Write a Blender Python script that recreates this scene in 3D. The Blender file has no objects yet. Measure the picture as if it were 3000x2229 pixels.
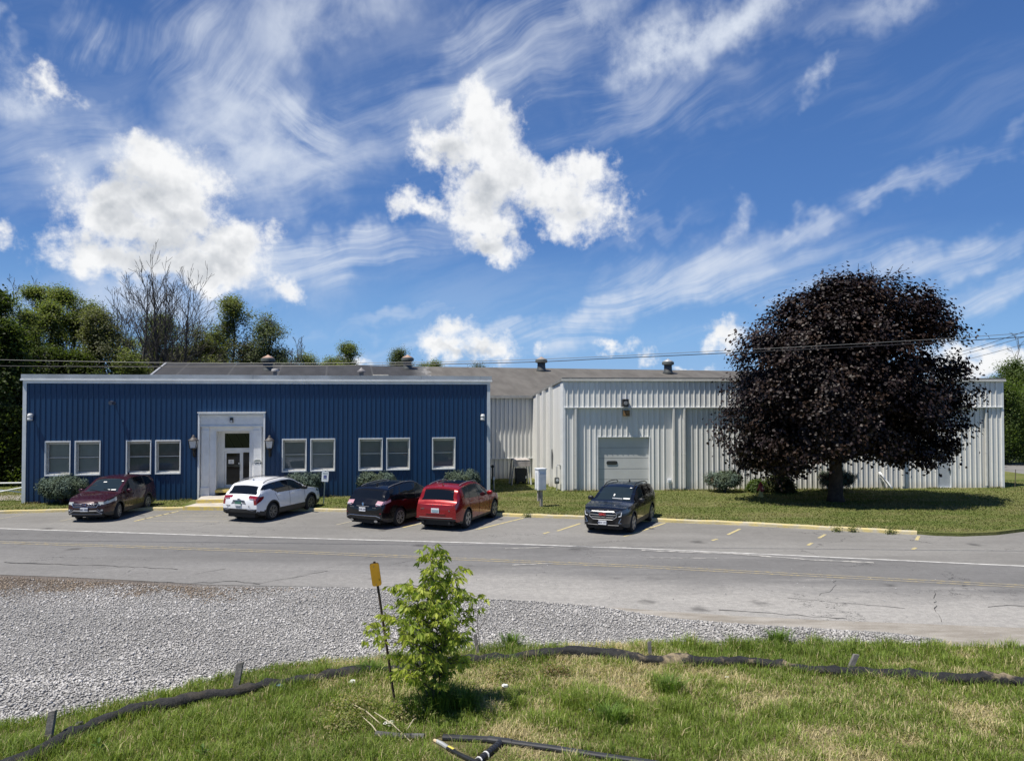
import bpy, bmesh, math, random
import numpy as np
from mathutils import Vector, Matrix, Quaternion
R = math.radians
D = bpy.data
SC = bpy.context.scene
COL = SC.collection

# ------------------------------------------------------------------ camera, sky, sun, exposure
F_PX, EYE = 2250.0, 5.15
PITCH = math.atan((1160 - 1114.5) / F_PX)
cam_d = D.cameras.new("camera")
cam_d.sensor_fit = 'HORIZONTAL'; cam_d.sensor_width = 36.0
cam_d.lens = 36.0 * F_PX / 3000.0
cam_d.clip_start = 0.1; cam_d.clip_end = 6000
cam = D.objects.new("camera", cam_d); COL.objects.link(cam)
cam.location = (0, 0, EYE)
cam.rotation_euler = (R(90) + PITCH, 0, 0)
SC.camera = cam

SUN_VEC = Vector((-0.38, -0.225, 1.0)).normalized()      # towards the sun
SUN_EL = math.asin(SUN_VEC.z)
SUN_AZ = math.atan2(SUN_VEC.x, SUN_VEC.y)                # clockwise from +Y
sun_d = D.lights.new("sun", 'SUN'); sun_d.energy = 4.9; sun_d.angle = R(0.5); sun_d.color = (1.0, 0.95, 0.87)
sun = D.objects.new("sun", sun_d); COL.objects.link(sun)
sun.rotation_euler = (-SUN_VEC).to_track_quat('-Z', 'Y').to_euler()
sun.location = (0, 0, 60)
SC.view_settings.view_transform = 'Standard'
SC.view_settings.look = 'None'
SC.view_settings.exposure = 0.36
SC.view_settings.gamma = 1.0
SC.view_settings.use_curve_mapping = False
try:
    SC.cycles.max_bounces = 6; SC.cycles.diffuse_bounces = 3; SC.cycles.transparent_max_bounces = 12
except Exception: pass

def ray(px, py):
    u = (px - 1500.0) / F_PX; v = -(py - 1114.5) / F_PX
    c, s = math.cos(PITCH), math.sin(PITCH)
    return Vector((u, c - s * v, s + c * v))
def P(px, py, z=0.0):
    d = ray(px, py); t = (z - EYE) / d.z
    return Vector((d.x * t, d.y * t, z))
def Q(px, py, Y):
    d = ray(px, py); t = Y / d.y
    return Vector((d.x * t, Y, EYE + d.z * t))
def azel(px, py):
    d = ray(px, py).normalized()
    return math.atan2(d.x, d.y), math.asin(d.z)

# ------------------------------------------------------------------ node helpers
class NT:
    def __init__(self, tree): self.t = tree; self.n = tree.nodes; self.l = tree.links
    def node(self, typ, **kw):
        nd = self.n.new(typ)
        for k, v in kw.items(): setattr(nd, k, v)
        return nd
    def put(self, sock, v):
        if hasattr(v, 'is_linked') or isinstance(v, bpy.types.NodeSocket): self.l.new(v, sock)
        else: sock.default_value = v
    def math(self, op, a, b=None, c=None, clamp=False):
        nd = self.node('ShaderNodeMath', operation=op, use_clamp=clamp)
        self.put(nd.inputs[0], a)
        if b is not None: self.put(nd.inputs[1], b)
        if c is not None: self.put(nd.inputs[2], c)
        return nd.outputs[0]
    def vmath(self, op, a, b=None, scale=None):
        nd = self.node('ShaderNodeVectorMath', operation=op)
        self.put(nd.inputs[0], a)
        if b is not None: self.put(nd.inputs[1], b)
        if scale is not None: self.put(nd.inputs['Scale'], scale)
        return nd.outputs['Value'] if op in ('LENGTH', 'DOT_PRODUCT', 'DISTANCE') else nd.outputs['Vector']
    def noise(self, vec, scale, detail=4.0, rough=0.5, dist=0.0, lac=2.0, dim='3D', out=0):
        nd = self.node('ShaderNodeTexNoise', noise_dimensions=dim)
        if vec is not None: self.l.new(vec, nd.inputs['Vector'])
        nd.inputs['Scale'].default_value = scale; nd.inputs['Detail'].default_value = detail
        nd.inputs['Roughness'].default_value = rough; nd.inputs['Distortion'].default_value = dist
        nd.inputs['Lacunarity'].default_value = lac
        return nd.outputs[out]
    def voro(self, vec, scale, feature='F1', out='Distance', rnd=1.0):
        nd = self.node('ShaderNodeTexVoronoi', feature=feature)
        if vec is not None: self.l.new(vec, nd.inputs['Vector'])
        nd.inputs['Scale'].default_value = scale; nd.inputs['Randomness'].default_value = rnd
        return nd.outputs[out]
    def ramp(self, v, a, b, lo=0.0, hi=1.0, smooth=True):
        nd = self.node('ShaderNodeMapRange'); nd.clamp = True
        nd.interpolation_type = 'SMOOTHSTEP' if smooth else 'LINEAR'
        self.put(nd.inputs['Value'], v)
        nd.inputs['From Min'].default_value = a; nd.inputs['From Max'].default_value = b
        nd.inputs['To Min'].default_value = lo; nd.inputs['To Max'].default_value = hi
        return nd.outputs['Result']
    def mix(self, f, a, b, mode='MIX'):
        nd = self.node('ShaderNodeMix', data_type='RGBA', blend_type=mode)
        self.put(nd.inputs[0], f)
        for s, v in ((nd.inputs[6], a), (nd.inputs[7], b)):
            if isinstance(v, (tuple, list)): s.default_value = (*v[:3], 1)
            else: self.l.new(v, s)
        return nd.outputs[2]
    def mapping(self, vec, loc=(0, 0, 0), rot=(0, 0, 0), scale=(1, 1, 1)):
        nd = self.node('ShaderNodeMapping')
        self.l.new(vec, nd.inputs[0]); nd.inputs[1].default_value = loc; nd.inputs[2].default_value = rot; nd.inputs[3].default_value = scale
        return nd.outputs[0]

# ------------------------------------------------------------------ the sky: Nishita with cirrus and cumulus by direction
W = D.worlds.new("World"); SC.world = W; W.use_nodes = True
def build_world():
    t = NT(W.node_tree); t.n.clear()
    out = t.node('ShaderNodeOutputWorld'); bg = t.node('ShaderNodeBackground')
    bg.inputs[1].default_value = 0.10
    SKY = 0.10 * 2 ** 0.36      # sky colours below are as seen at this exposure
    sky = t.node('ShaderNodeTexSky', sky_type='NISHITA')
    sky.sun_disc = False; sky.sun_elevation = SUN_EL; sky.sun_rotation = SUN_AZ
    sky.altitude = 200; sky.air_density = 1.0; sky.dust_density = 0.35; sky.ozone_density = 2.0
    tc = t.node('ShaderNodeTexCoord'); d = tc.outputs['Generated']
    sp = t.node('ShaderNodeSeparateXYZ'); t.l.new(d, sp.inputs[0])
    az = t.math('ARCTAN2', sp.outputs[0], sp.outputs[1])
    el = t.math('ARCSINE', sp.outputs[2])
    cb = t.node('ShaderNodeCombineXYZ'); t.l.new(az, cb.inputs[0]); t.l.new(el, cb.inputs[1])
    q = cb.outputs[0]
    # domain warps
    w1 = t.vmath('SUBTRACT', t.noise(q, 5.0, 2, 0.5, out=1, dim='2D'), (0.5, 0.5, 0.5))
    qw2 = t.vmath('ADD', q, t.vmath('SCALE', w1, scale=0.085))
    w0 = t.vmath('SUBTRACT', t.noise(q, 11.0, 4, 0.6, out=1, dim='2D'), (0.5, 0.5, 0.5))
    qm = t.vmath('ADD', q, t.vmath('SCALE', w0, scale=0.10))          # ragged edges for the masks
    def ell(vec, px, py, rx, ry, rot=0.0):
        a, e = azel(px, py); k = 1.0 / F_PX
        nd = t.node('ShaderNodeMapping', vector_type='TEXTURE')
        t.l.new(vec, nd.inputs[0])
        nd.inputs[1].default_value = (a, e, 0); nd.inputs[2].default_value = (0, 0, R(rot)); nd.inputs[3].default_value = (rx * k, ry * k, 1)
        return t.vmath('LENGTH', nd.outputs[0])
    def after(vec, val):        # same vector, evaluated only once val is known (keeps few values alive at a time)
        nd = t.node('ShaderNodeVectorMath', operation='MULTIPLY_ADD'); t.l.new(val, nd.inputs[0]); nd.inputs[1].default_value = (0, 0, 0); t.l.new(vec, nd.inputs[2]); return nd.outputs[0]
    # ---- cirrus: fine strands over soft veils
    def streak(angle, sx, sy, seed, detail=5, rough=0.62, wv=qw2):
        m = t.mapping(t.mapping(wv, rot=(0, 0, -R(angle))), loc=(seed, seed * 1.7, seed), scale=(sx, sy, 1))
        return t.noise(m, 1.0, detail, rough, 0.0, dim='2D')
    s20 = streak(22, 3.6, 26, 3.1); s60 = streak(60, 4.5, 30, 8.3); s12 = streak(11, 3.2, 44, 5.7); sc = t.noise(q, 16.0, 6, 0.62, 0.0, dim='2D'); sm = t.noise(qw2, 7.5, 6, 0.56, 0.0, dim='2D'); s40 = streak(-36, 5, 30, 12.9)
    # (px, py, rx, ry, rot, noise, lo, hi, strength)
    C = [(760, 440, 560, 230, 16, sm, 0.30, 0.66, 1.0), (700, 260, 330, 200, 58, s60, 0.36, 0.70, 0.8), (640, 430, 420, 170, 8, sm, 0.28, 0.7, 0.6),
         (450, 470, 520, 190, 10, s20, 0.34, 0.74, 0.55), (880, 350, 260, 130, -30, s40, 0.38, 0.66, 0.8), (900, 420, 260, 90, -28, s40, 0.36, 0.64, 0.7),
         (960, 50, 430, 160, 14, sm, 0.30, 0.66, 0.95), (150, 430, 420, 170, 0, s20, 0.38, 0.8, 0.55), (260, 100, 90, 150, 70, s60, 0.40, 0.68, 0.7), (540, 100, 190, 140, 58, s60, 0.38, 0.68, 0.8),
         (1290, 300, 760, 230, 27, s20, 0.34, 0.72, 0.66), (1520, 130, 560, 190, 30, s20, 0.32, 0.70, 0.75), (1900, 330, 560, 110, 8, s20, 0.40, 0.72, 0.6), (1800, 220, 380, 140, 20, s20, 0.40, 0.75, 0.5),
         (1000, 735, 520, 80, 11, s12, 0.32, 0.62, 1.0), (780, 800, 420, 90, 2, s12, 0.32, 0.68, 0.8), (860, 540, 280, 150, 30, s20, 0.40, 0.78, 0.6),
         (1960, 880, 760, 90, 15, s12, 0.33, 0.62, 1.0), (2020, 790, 400, 120, 14, s20, 0.34, 0.66, 1.0), (1560, 955, 760, 45, 8, s12, 0.38, 0.68, 0.8), (2720, 760, 700, 70, 9, s12, 0.34, 0.68, 0.9), (2350, 945, 560, 40, 9, s12, 0.36, 0.70, 0.6), (2900, 850, 420, 60, 9, s12, 0.36, 0.68, 0.8),
         (2630, 525, 170, 50, 10, s20, 0.40, 0.66, 0.75), (2850, 480, 330, 34, 13, s12, 0.42, 0.72, 0.4), (2390, 655, 180, 50, 12, s20, 0.38, 0.68, 0.7), (1850, 690, 300, 40, 20, s20, 0.42, 0.75, 0.45), (2500, 20, 420, 60, 8, s20, 0.40, 0.72, 0.45), (1150, 950, 420, 40, 8, s12, 0.38, 0.70, 0.5), (480, 880, 640, 120, 4, sm, 0.28, 0.66, 0.85),
         (130, 240, 80, 130, 60, sc, 0.36, 0.58, 1.0), (40, 270, 90, 80, 0, sc, 0.38, 0.6, 0.9), (8, 90, 40, 60, 0, sc, 0.38, 0.6, 0.9), (1990, 120, 260, 130, 20, sc, 0.30, 0.56, 1.05), (1900, 165, 200, 90, 10, sc, 0.34, 0.6, 0.95), (2180, 50, 300, 110, 20, sc, 0.30, 0.58, 1.05), (1750, 60, 140, 120, 50, sc, 0.40, 0.62, 0.7), (2400, 210, 80, 50, 40, sc, 0.36, 0.58, 0.95), (2150, 645, 55, 55, 0, sc, 0.38, 0.6, 0.9), (2620, 30, 160, 90, 0, sc, 0.42, 0.64, 0.6), (210, 510, 90, 80, 0, sc, 0.38, 0.62, 0.8)]
    acc = None; vv = qm
    for ci, (px, py, rx, ry, rot, nz, lo, hi, st) in enumerate(C):
        if ci and ci % 6 == 0: vv = after(qm, acc)
        m = t.ramp(ell(vv, px, py, rx, ry, rot), 1.05, 0.10)
        v = t.math('MULTIPLY', t.math('MULTIPLY', m, t.math('MULTIPLY_ADD', t.ramp(nz, lo - .05, hi + .10), .68, t.math('MULTIPLY', t.math('MULTIPLY', m, t.ramp(sm, .28, .72)), .34))), st * .92)
        acc = v if acc is None else t.math('SUBTRACT', t.math('ADD', acc, v), t.math('MULTIPLY', acc, v))
    veil = t.math('MULTIPLY', t.ramp(t.math('MULTIPLY', streak(18, 3.2, 14, 21.0), t.noise(q, 2.2, 1, 0.5, dim='2D')), 0.26, 0.50), 0.12)
    acc = t.math('MAXIMUM', acc, veil)
    # ---- cumulus
    K = [(445, 470, 110, 70, 0), (395, 425, 60, 45, 0), (530, 540, 140, 110, -30), (420, 590, 165, 120, 0), (560, 620, 170, 110, -20), (650, 690, 120, 80, 0), (430, 690, 210, 90, 0), (320, 670, 120, 80, 0), (600, 730, 170, 70, 0), (420, 765, 250, 60, 0), (620, 800, 150, 45, 0), (530, 770, 220, 60, 0),
         (1400, 330, 75, 85, 0), (1430, 420, 130, 105, 0), (1330, 450, 125, 85, 0), (1270, 485, 75, 50, 0), (1500, 510, 150, 105, -25), (1430, 560, 140, 80, 0), (1590, 565, 130, 85, -20), (1690, 580, 140, 120, -30), (1715, 505, 80, 70, 0), (1640, 650, 90, 70, 0), (1230, 595, 75, 45, 0), (1430, 640, 105, 90, 0), (1440, 725, 100, 40, 0), (1790, 620, 45, 50, 0),
         (1345, 970, 66, 50, 0), (1400, 1010, 105, 45, 0), (1310, 1020, 70, 45, 0), (1460, 1030, 60, 35, 0),
         (840, 858, 58, 36, 0), (1570, 1007, 30, 18, 0), (1800, 1030, 66, 24, 0), (1895, 1065, 28, 26, 0), (2040, 1078, 60, 17, 0), (1990, 1082, 40, 15, 0), (2110, 1000, 55, 40, 0), (2900, 1070, 130, 50, 0), (2830, 1030, 60, 40, 0), (1080, 1062, 50, 22, 0), (8, 690, 34, 30, 0),
         (115, 225, 40, 60, 60)]
    wk = t.noise(after(q, acc), 17.0, 4, 0.62, out=1, dim='2D')
    qk = t.vmath('ADD', q, t.vmath('SCALE', t.vmath('SUBTRACT', wk, (0.5, 0.5, 0.5)), scale=0.060))
    def bill(vec):
        nd = t.node('ShaderNodeTexVoronoi', feature='F1', voronoi_dimensions='2D'); t.l.new(vec, nd.inputs['Vector']); nd.inputs['Scale'].default_value = 22.0
        try: nd.inputs['Detail'].default_value = 3.0; nd.inputs['Roughness'].default_value = 0.52; nd.normalize = True
        except Exception: pass
        return t.math('SUBTRACT', 1.0, nd.outputs['Distance'])
    fld = None; vv = qk
    for ki, (px, py, rx, ry, rot) in enumerate(K):
        if ki and ki % 8 == 0: vv = after(qk, fld)
        kk = min(1.0, .35 + .65 * math.sqrt(rx * ry) / 85)
        v = t.math('MULTIPLY_ADD', ell(vv, px, py, rx, ry, rot), -kk, 1.18 * kk)
        fld = v if fld is None else t.math('SMOOTH_MAX', fld, v, 0.16)
    qs = after(q, fld)
    qb = t.vmath('ADD', qs, t.vmath('SCALE', t.vmath('SUBTRACT', t.noise(qs, 40.0, 2, 0.6, out=1, dim='2D'), (0.5, 0.5, 0.5)), scale=0.018))
    n0 = bill(qb); n1 = bill(t.vmath('ADD', qb, (-0.006, 0.012, 0.0)))
    nf = t.noise(qs, 15.0, 6, 0.66, 0.0, dim='2D')
    tot = t.math('ADD', fld, t.math('ADD', t.math('MULTIPLY', t.math('SUBTRACT', nf, 0.5), 2.2), t.math('MULTIPLY', t.math('SUBTRACT', n0, 0.6), 0.55)))
    cov = t.ramp(tot, 0.0, 0.88)
    rel = t.math('MULTIPLY', t.math('SUBTRACT', n1, n0), 0.6)
    G = [(430, 560, 150, 60, 0), (570, 655, 130, 55, 0), (470, 720, 220, 60, 0), (380, 640, 90, 50, 0), (1470, 560, 150, 60, -20), (1440, 690, 110, 40, 0), (1350, 480, 90, 40, 0), (1660, 630, 90, 50, 0), (1390, 1035, 120, 18, 0), (2080, 130, 220, 50, 20), (600, 800, 180, 40, 0)]
    gr = None; vv = t.vmath('ADD', qs, t.vmath('SCALE', w0, scale=0.10))
    for (px, py, rx, ry, rot) in G:
        v = t.ramp(ell(vv, px, py, rx, ry, rot), 1.15, 0.15); gr = v if gr is None else t.math('MAXIMUM', gr, v)
    low = t.ramp(t.noise(t.mapping(qs, loc=(3.3, 1.2, 0)), 18.0, 4, 0.6, dim='2D'), 0.38, 0.66)
    shade = t.math('ADD', t.math('ADD', t.math('MULTIPLY', gr, 0.42), t.math('MULTIPLY', t.math('MULTIPLY', low, t.ramp(tot, 0.5, 1.3)), 0.28)), rel, clamp=True)
    ccol = t.mix(shade, (0.96, 0.965, 0.97), (0.38, 0.42, 0.475))
    ccol = t.mix(1.0, ccol, (1.0 / SKY, 1.0 / SKY, 1.0 / SKY), 'MULTIPLY')
    icol = (0.74 / SKY, 0.80 / SKY, 0.90 / SKY)
    # the clear blue: the sky texture graded towards the deep blue of the photograph by height above the horizon
    rp = t.node('ShaderNodeValToRGB'); t.l.new(t.math('MULTIPLY', el, 1.0 / 1.5708), rp.inputs[0]); cr = rp.color_ramp
    stops = [(0.0, (.24, .46, .80)), (.045, (.185, .405, .77)), (.127, (.072, .205, .54)), (.29, (.045, .130, .385)), (1.0, (.02, .06, .22))]
    cr.elements[0].position = stops[0][0]; cr.elements[0].color = (*stops[0][1], 1); cr.elements[1].position = 1.0; cr.elements[1].color = (*stops[-1][1], 1)
    for p_, c_ in stops[1:-1]:
        e_ = cr.elements.new(p_); e_.color = (*c_, 1)
    grad = t.mix(1.0, rp.outputs[0], (1.0 / SKY, 1.0 / SKY, 1.0 / SKY), 'MULTIPLY')
    c0 = t.mix(0.88, sky.outputs[0], grad)
    c1 = t.mix(t.math('MULTIPLY', acc, 0.95), c0, icol)
    up = t.ramp(el, -0.01, 0.01)
    c2 = t.mix(t.math('MULTIPLY', cov, t.math('MULTIPLY', up, 0.98)), c1, ccol)
    t.l.new(c2, bg.inputs[0]); t.l.new(bg.outputs[0], out.inputs[0])
build_world()
try:
    W.cycles.sampling_method = 'NONE'
except Exception: pass

# ------------------------------------------------------------------ materials
MATS = {}
def mat(name, col, rough=0.6, metal=0.0, spec=None, var=0.0, vscale=4.0, bump=0.0, bscale=40.0, coat=0.0, attr=None, trans=0.0, col2=None):
    if name in MATS: return MATS[name]
    m = D.materials.new(name); m.use_nodes = True; MATS[name] = m
    t = NT(m.node_tree); b = t.n['Principled BSDF']
    b.inputs['Roughness'].default_value = rough; b.inputs['Metallic'].default_value = metal
    if spec is not None: b.inputs['Specular IOR Level'].default_value = spec
    if coat: b.inputs['Coat Weight'].default_value = coat; b.inputs['Coat Roughness'].default_value = 0.04
    c = None
    tc = t.node('ShaderNodeTexCoord')
    if var > 0:
        n = t.noise(tc.outputs['Object'], vscale, 6, 0.6)
        lo = col2 if col2 else tuple(x * (1 - var) for x in col)
        hi = col if col2 else tuple(min(1, x * (1 + var)) for x in col)
        c = t.mix(t.ramp(n, 0.3, 0.7), lo, hi)
    if attr:
        at = t.node('ShaderNodeAttribute', attribute_name=attr)
        c = t.mix(1.0, c if c is not None else col, at.outputs['Color'], 'MULTIPLY')
    if c is None: b.inputs['Base Color'].default_value = (*col, 1)
    else: t.l.new(c, b.inputs['Base Color'])
    if trans:
        tr = t.node('ShaderNodeBsdfTranslucent'); ms = t.node('ShaderNodeMixShader'); ms.inputs[0].default_value = trans
        if c is not None: t.l.new(c, tr.inputs[0])
        else: tr.inputs[0].default_value = (*col, 1)
        t.l.new(b.outputs[0], ms.inputs[1]); t.l.new(tr.outputs[0], ms.inputs[2])
        t.l.new(ms.outputs[0], t.n['Material Output'].inputs[0])
    if bump:
        bn = t.node('ShaderNodeBump'); bn.inputs['Strength'].default_value = bump; bn.inputs['Distance'].default_value = 0.02
        t.l.new(t.noise(tc.outputs['Object'], bscale, 5, 0.6), bn.inputs['Height']); t.l.new(bn.outputs[0], b.inputs['Normal'])
    return m

def glass_mat(name, tint=(0.55, 0.6, 0.6), body=0.75):
    if name in MATS: return MATS[name]
    m = D.materials.new(name); m.use_nodes = True; MATS[name] = m
    t = NT(m.node_tree); t.n.remove(t.n['Principled BSDF']); o = t.n['Material Output']
    tr = t.node('ShaderNodeBsdfTransparent'); tr.inputs[0].default_value = (*tint, 1)
    gl = t.node('ShaderNodeBsdfGlossy'); gl.inputs['Roughness'].default_value = 0.03; gl.inputs[0].default_value = (0.9, 0.95, 1, 1)
    fr = t.node('ShaderNodeFresnel'); fr.inputs[0].default_value = 1.52
    ms = t.node('ShaderNodeMixShader')
    t.l.new(t.math('MULTIPLY', fr.outputs[0], 1.0, clamp=True), ms.inputs[0]); t.l.new(tr.outputs[0], ms.inputs[1]); t.l.new(gl.outputs[0], ms.inputs[2])
    t.l.new(ms.outputs[0], o.inputs[0])
    return m

# ------------------------------------------------------------------ mesh helpers
class MB:
    """collects shapes into one mesh"""
    def __init__(s): s.v = []; s.f = []; s.m = []; s.cur = 0
    def add(s, vs, fs):
        o = len(s.v); s.v += [tuple(x) for x in vs]; s.f += [tuple(i + o for i in f) for f in fs]; s.m += [s.cur] * len(fs)
        return s
    def box(s, x0, x1, y0, y1, z0, z1):
        return s.add([(x0, y0, z0), (x1, y0, z0), (x1, y1, z0), (x0, y1, z0), (x0, y0, z1), (x1, y0, z1), (x1, y1, z1), (x0, y1, z1)],
                     [(0, 3, 2, 1), (4, 5, 6, 7), (0, 1, 5, 4), (1, 2, 6, 5), (2, 3, 7, 6), (3, 0, 4, 7)])
    def bbox(s, x0, x1, y0, y1, z0, z1, b=0.01):
        """box with chamfered vertical and horizontal edges"""
        bm = bmesh.new(); bmesh.ops.create_cube(bm, size=1)
        for v in bm.verts: v.co = Vector(((x0 + x1) / 2 + v.co.x * (x1 - x0), (y0 + y1) / 2 + v.co.y * (y1 - y0), (z0 + z1) / 2 + v.co.z * (z1 - z0)))
        bmesh.ops.bevel(bm, geom=bm.edges[:], offset=b, segments=2, affect='EDGES')
        return s.frombm(bm)
    def frombm(s, bm):
        bm.verts.index_update(); o = [tuple(v.co) for v in bm.verts]; f = [tuple(v.index for v in fc.verts) for fc in bm.faces]; bm.free()
        return s.add(o, f)
    def quad(s, a, b, c, d): return s.add([a, b, c, d], [(0, 1, 2, 3)])
    def poly(s, pts): return s.add(pts, [tuple(range(len(pts)))])
    def tube(s, pts, r, n=8, cap=True):
        pts = [Vector(p) for p in pts]; k = len(pts); rs = r if isinstance(r, (list, tuple)) else [r] * k
        vs = []; up = Vector((0, 0, 1)); prev = None
        for i, p in enumerate(pts):
            d = (pts[min(i + 1, k - 1)] - pts[max(i - 1, 0)]).normalized()
            if prev is None:
                a = up if abs(d.z) < 0.9 else Vector((1, 0, 0)); x = d.cross(a).normalized()
            else: x = (prev - d * prev.dot(d)).normalized()
            prev = x; y = d.cross(x)
            for j in range(n):
                t = 2 * math.pi * j / n; vs.append(p + (x * math.cos(t) + y * math.sin(t)) * rs[i])
        fs = [(i * n + j, i * n + (j + 1) % n, (i + 1) * n + (j + 1) % n, (i + 1) * n + j) for i in range(k - 1) for j in range(n)]
        if cap: fs += [tuple(range(n))[::-1], tuple(range((k - 1) * n, k * n))]
        return s.add(vs, fs)
    def lathe(s, prof, c=(0, 0, 0), n=20, axis='Z'):
        vs = []; k = len(prof)
        for (r, h) in prof:
            for j in range(n):
                t = 2 * math.pi * j / n; a, b = r * math.cos(t), r * math.sin(t)
                p = (a, b, h) if axis == 'Z' else ((a, h, b) if axis == 'Y' else (h, a, b))
                vs.append((p[0] + c[0], p[1] + c[1], p[2] + c[2]))
        fs = [(i * n + j, i * n + (j + 1) % n, (i + 1) * n + (j + 1) % n, (i + 1) * n + j) for i in range(k - 1) for j in range(n)]
        fs += [tuple(range(n))[::-1], tuple(range((k - 1) * n, k * n))]
        return s.add(vs, fs)
    def prism(s, pts2, z0, z1):
        n = len(pts2)
        return s.add([(x, y, z0) for x, y in pts2] + [(x, y, z1) for x, y in pts2],
                     [tuple(range(n))[::-1], tuple(range(n, 2 * n))] + [(i, (i + 1) % n, n + (i + 1) % n, n + i) for i in range(n)])
    def build(s, name, mats, parent=None, smooth=False, fix=True):
        me = D.meshes.new(name); me.from_pydata(s.v, [], s.f)
        mats = mats if isinstance(mats, (list, tuple)) else [mats]
        for m in mats: me.materials.append(m)
        if len(mats) > 1: me.polygons.foreach_set('material_index', s.m)
        if fix:
            bm = bmesh.new(); bm.from_mesh(me); bmesh.ops.recalc_face_normals(bm, faces=bm.faces[:]); bm.to_mesh(me); bm.free()
        if smooth: me.polygons.foreach_set('use_smooth', [True] * len(me.polygons))
        me.update()
        o = D.objects.new(name, me); COL.objects.link(o)
        if parent is not None: o.parent = parent
        return o

def tag(o, label=None, cat=None, group=None, kind=None):
    if label: o['label'] = label
    if cat: o['category'] = cat
    if group: o['group'] = group
    if kind: o['kind'] = kind
    return o
def thing(name, label, cat, loc=(0, 0, 0), rz=0.0, group=None):
    o = D.objects.new(name, None); COL.objects.link(o); o.empty_display_size = 0.3
    o.location = loc; o.rotation_euler = (0, 0, rz)
    return tag(o, label, cat, group)
def dup(root, loc, rz=None, label=None, scale=None):
    r = root.copy(); COL.objects.link(r); r.location = loc
    if rz is not None: r.rotation_euler = (0, 0, rz)
    if scale is not None: r.scale = scale
    if label: r['label'] = label
    for ch in list(root.children):
        c = ch.copy(); COL.objects.link(c); c.parent = r
        for g in ch.children:
            d = g.copy(); COL.objects.link(d); d.parent = c
    return r
def sheet(name, pts, z, m, thick=0.0):
    """a ground sheet from a polygon of (x, y)"""
    bm = bmesh.new()
    vs = [bm.verts.new((p[0], p[1], z)) for p in pts]
    f = bm.faces.new(vs); f.normal_update()
    if f.normal.z < 0: f.normal_flip()
    if thick:
        r = bmesh.ops.extrude_face_region(bm, geom=[f])
        for v in [g for g in r['geom'] if isinstance(g, bmesh.types.BMVert)]: v.co.z = z
        for v in vs: v.co.z = z - thick
    bmesh.ops.triangulate(bm, faces=[f for f in bm.faces if len(f.verts) > 4])
    bmesh.ops.recalc_face_normals(bm, faces=bm.faces[:])
    if not thick:
        for fc in bm.faces:
            if fc.normal.z < 0: fc.normal_flip()
    me = D.meshes.new(name); bm.to_mesh(me); bm.free(); me.materials.append(m)
    o = D.objects.new(name, me); COL.objects.link(o); o['kind'] = 'structure'
    return o
def np_mesh(name, v, f, m, parent=None, col=None, smooth=False):
    """v (N,3), f (M,k) with constant k, col (M,3) per face"""
    v = np.asarray(v, np.float32); f = np.asarray(f, np.int32)
    me = D.meshes.new(name); k = f.shape[1]
    me.vertices.add(len(v)); me.vertices.foreach_set('co', v.ravel())
    me.loops.add(f.size); me.loops.foreach_set('vertex_index', f.ravel())
    me.polygons.add(len(f)); me.polygons.foreach_set('loop_start', np.arange(0, f.size, k, dtype=np.int32))
    try: me.polygons.foreach_set('loop_total', np.full(len(f), k, np.int32))
    except Exception: pass
    if smooth: me.polygons.foreach_set('use_smooth', np.ones(len(f), bool))
    me.materials.append(m)
    if col is not None:
        at = me.color_attributes.new('tint', 'FLOAT_COLOR', 'CORNER')
        c = np.ones((len(f), k, 4), np.float32); c[:, :, :3] = np.asarray(col, np.float32)[:, None, :]
        at.data.foreach_set('color', c.ravel())
    me.update(calc_edges=True); me.validate()
    o = D.objects.new(name, me); COL.objects.link(o)
    if parent is not None: o.parent = parent
    return o
def text(name, s, size, m, parent, loc, rot=(R(90), 0, 0), ext=0.002, align='CENTER', bold=0.0):
    cu = D.curves.new(name, 'FONT'); cu.body = s; cu.size = size; cu.extrude = ext; cu.align_x = align; cu.align_y = 'CENTER'; cu.offset = bold; cu.resolution_u = 3
    o = D.objects.new(name, cu); COL.objects.link(o)
    dg = bpy.context.evaluated_depsgraph_get(); me = D.meshes.new_from_object(o.evaluated_get(dg))
    D.objects.remove(o); D.curves.remove(cu); me.materials.clear(); me.materials.append(m)
    ob = D.objects.new(name, me); COL.objects.link(ob); ob.parent = parent; ob.location = loc; ob.rotation_euler = rot
    return ob
def in_poly(x, y, poly):
    r = np.zeros(len(x), bool); n = len(poly); j = n - 1
    for i in range(n):
        xi, yi = poly[i][0], poly[i][1]; xj, yj = poly[j][0], poly[j][1]
        c = ((yi > y) != (yj > y)) & (x < (xj - xi) * (y - yi) / ((yj - yi) if yj != yi else 1e-9) + xi)
        r ^= c; j = i
    return r
def smooth_noise(x, y, seed, scale):
    """cheap value noise for scattering, numpy"""
    rs = np.random.RandomState(seed); g = rs.rand(64, 64)
    u = x / scale; v = y / scale; i = np.floor(u).astype(int); j = np.floor(v).astype(int)
    fu = u - i; fv = v - j; fu = fu * fu * (3 - 2 * fu); fv = fv * fv * (3 - 2 * fv)
    a = g[i % 64, j % 64]; b = g[(i + 1) % 64, j % 64]; c = g[i % 64, (j + 1) % 64]; d = g[(i + 1) % 64, (j + 1) % 64]
    return (a * (1 - fu) + b * fu) * (1 - fv) + (c * (1 - fu) + d * fu) * fv
# ================================================================== GROUND, ROAD, LAWN, GRAVEL, VERGE
LZ = 0.12
def gm(name):
    m = D.materials.new(name); m.use_nodes = True; t = NT(m.node_tree)
    return m, t, t.n['Principled BSDF'], t.node('ShaderNodeTexCoord').outputs['Object']
def bumpto(t, b, h, strength, dist):
    bn = t.node('ShaderNodeBump'); bn.inputs['Strength'].default_value = strength; bn.inputs['Distance'].default_value = dist
    t.l.new(h, bn.inputs['Height']); t.l.new(bn.outputs[0], b.inputs['Normal'])

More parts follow.
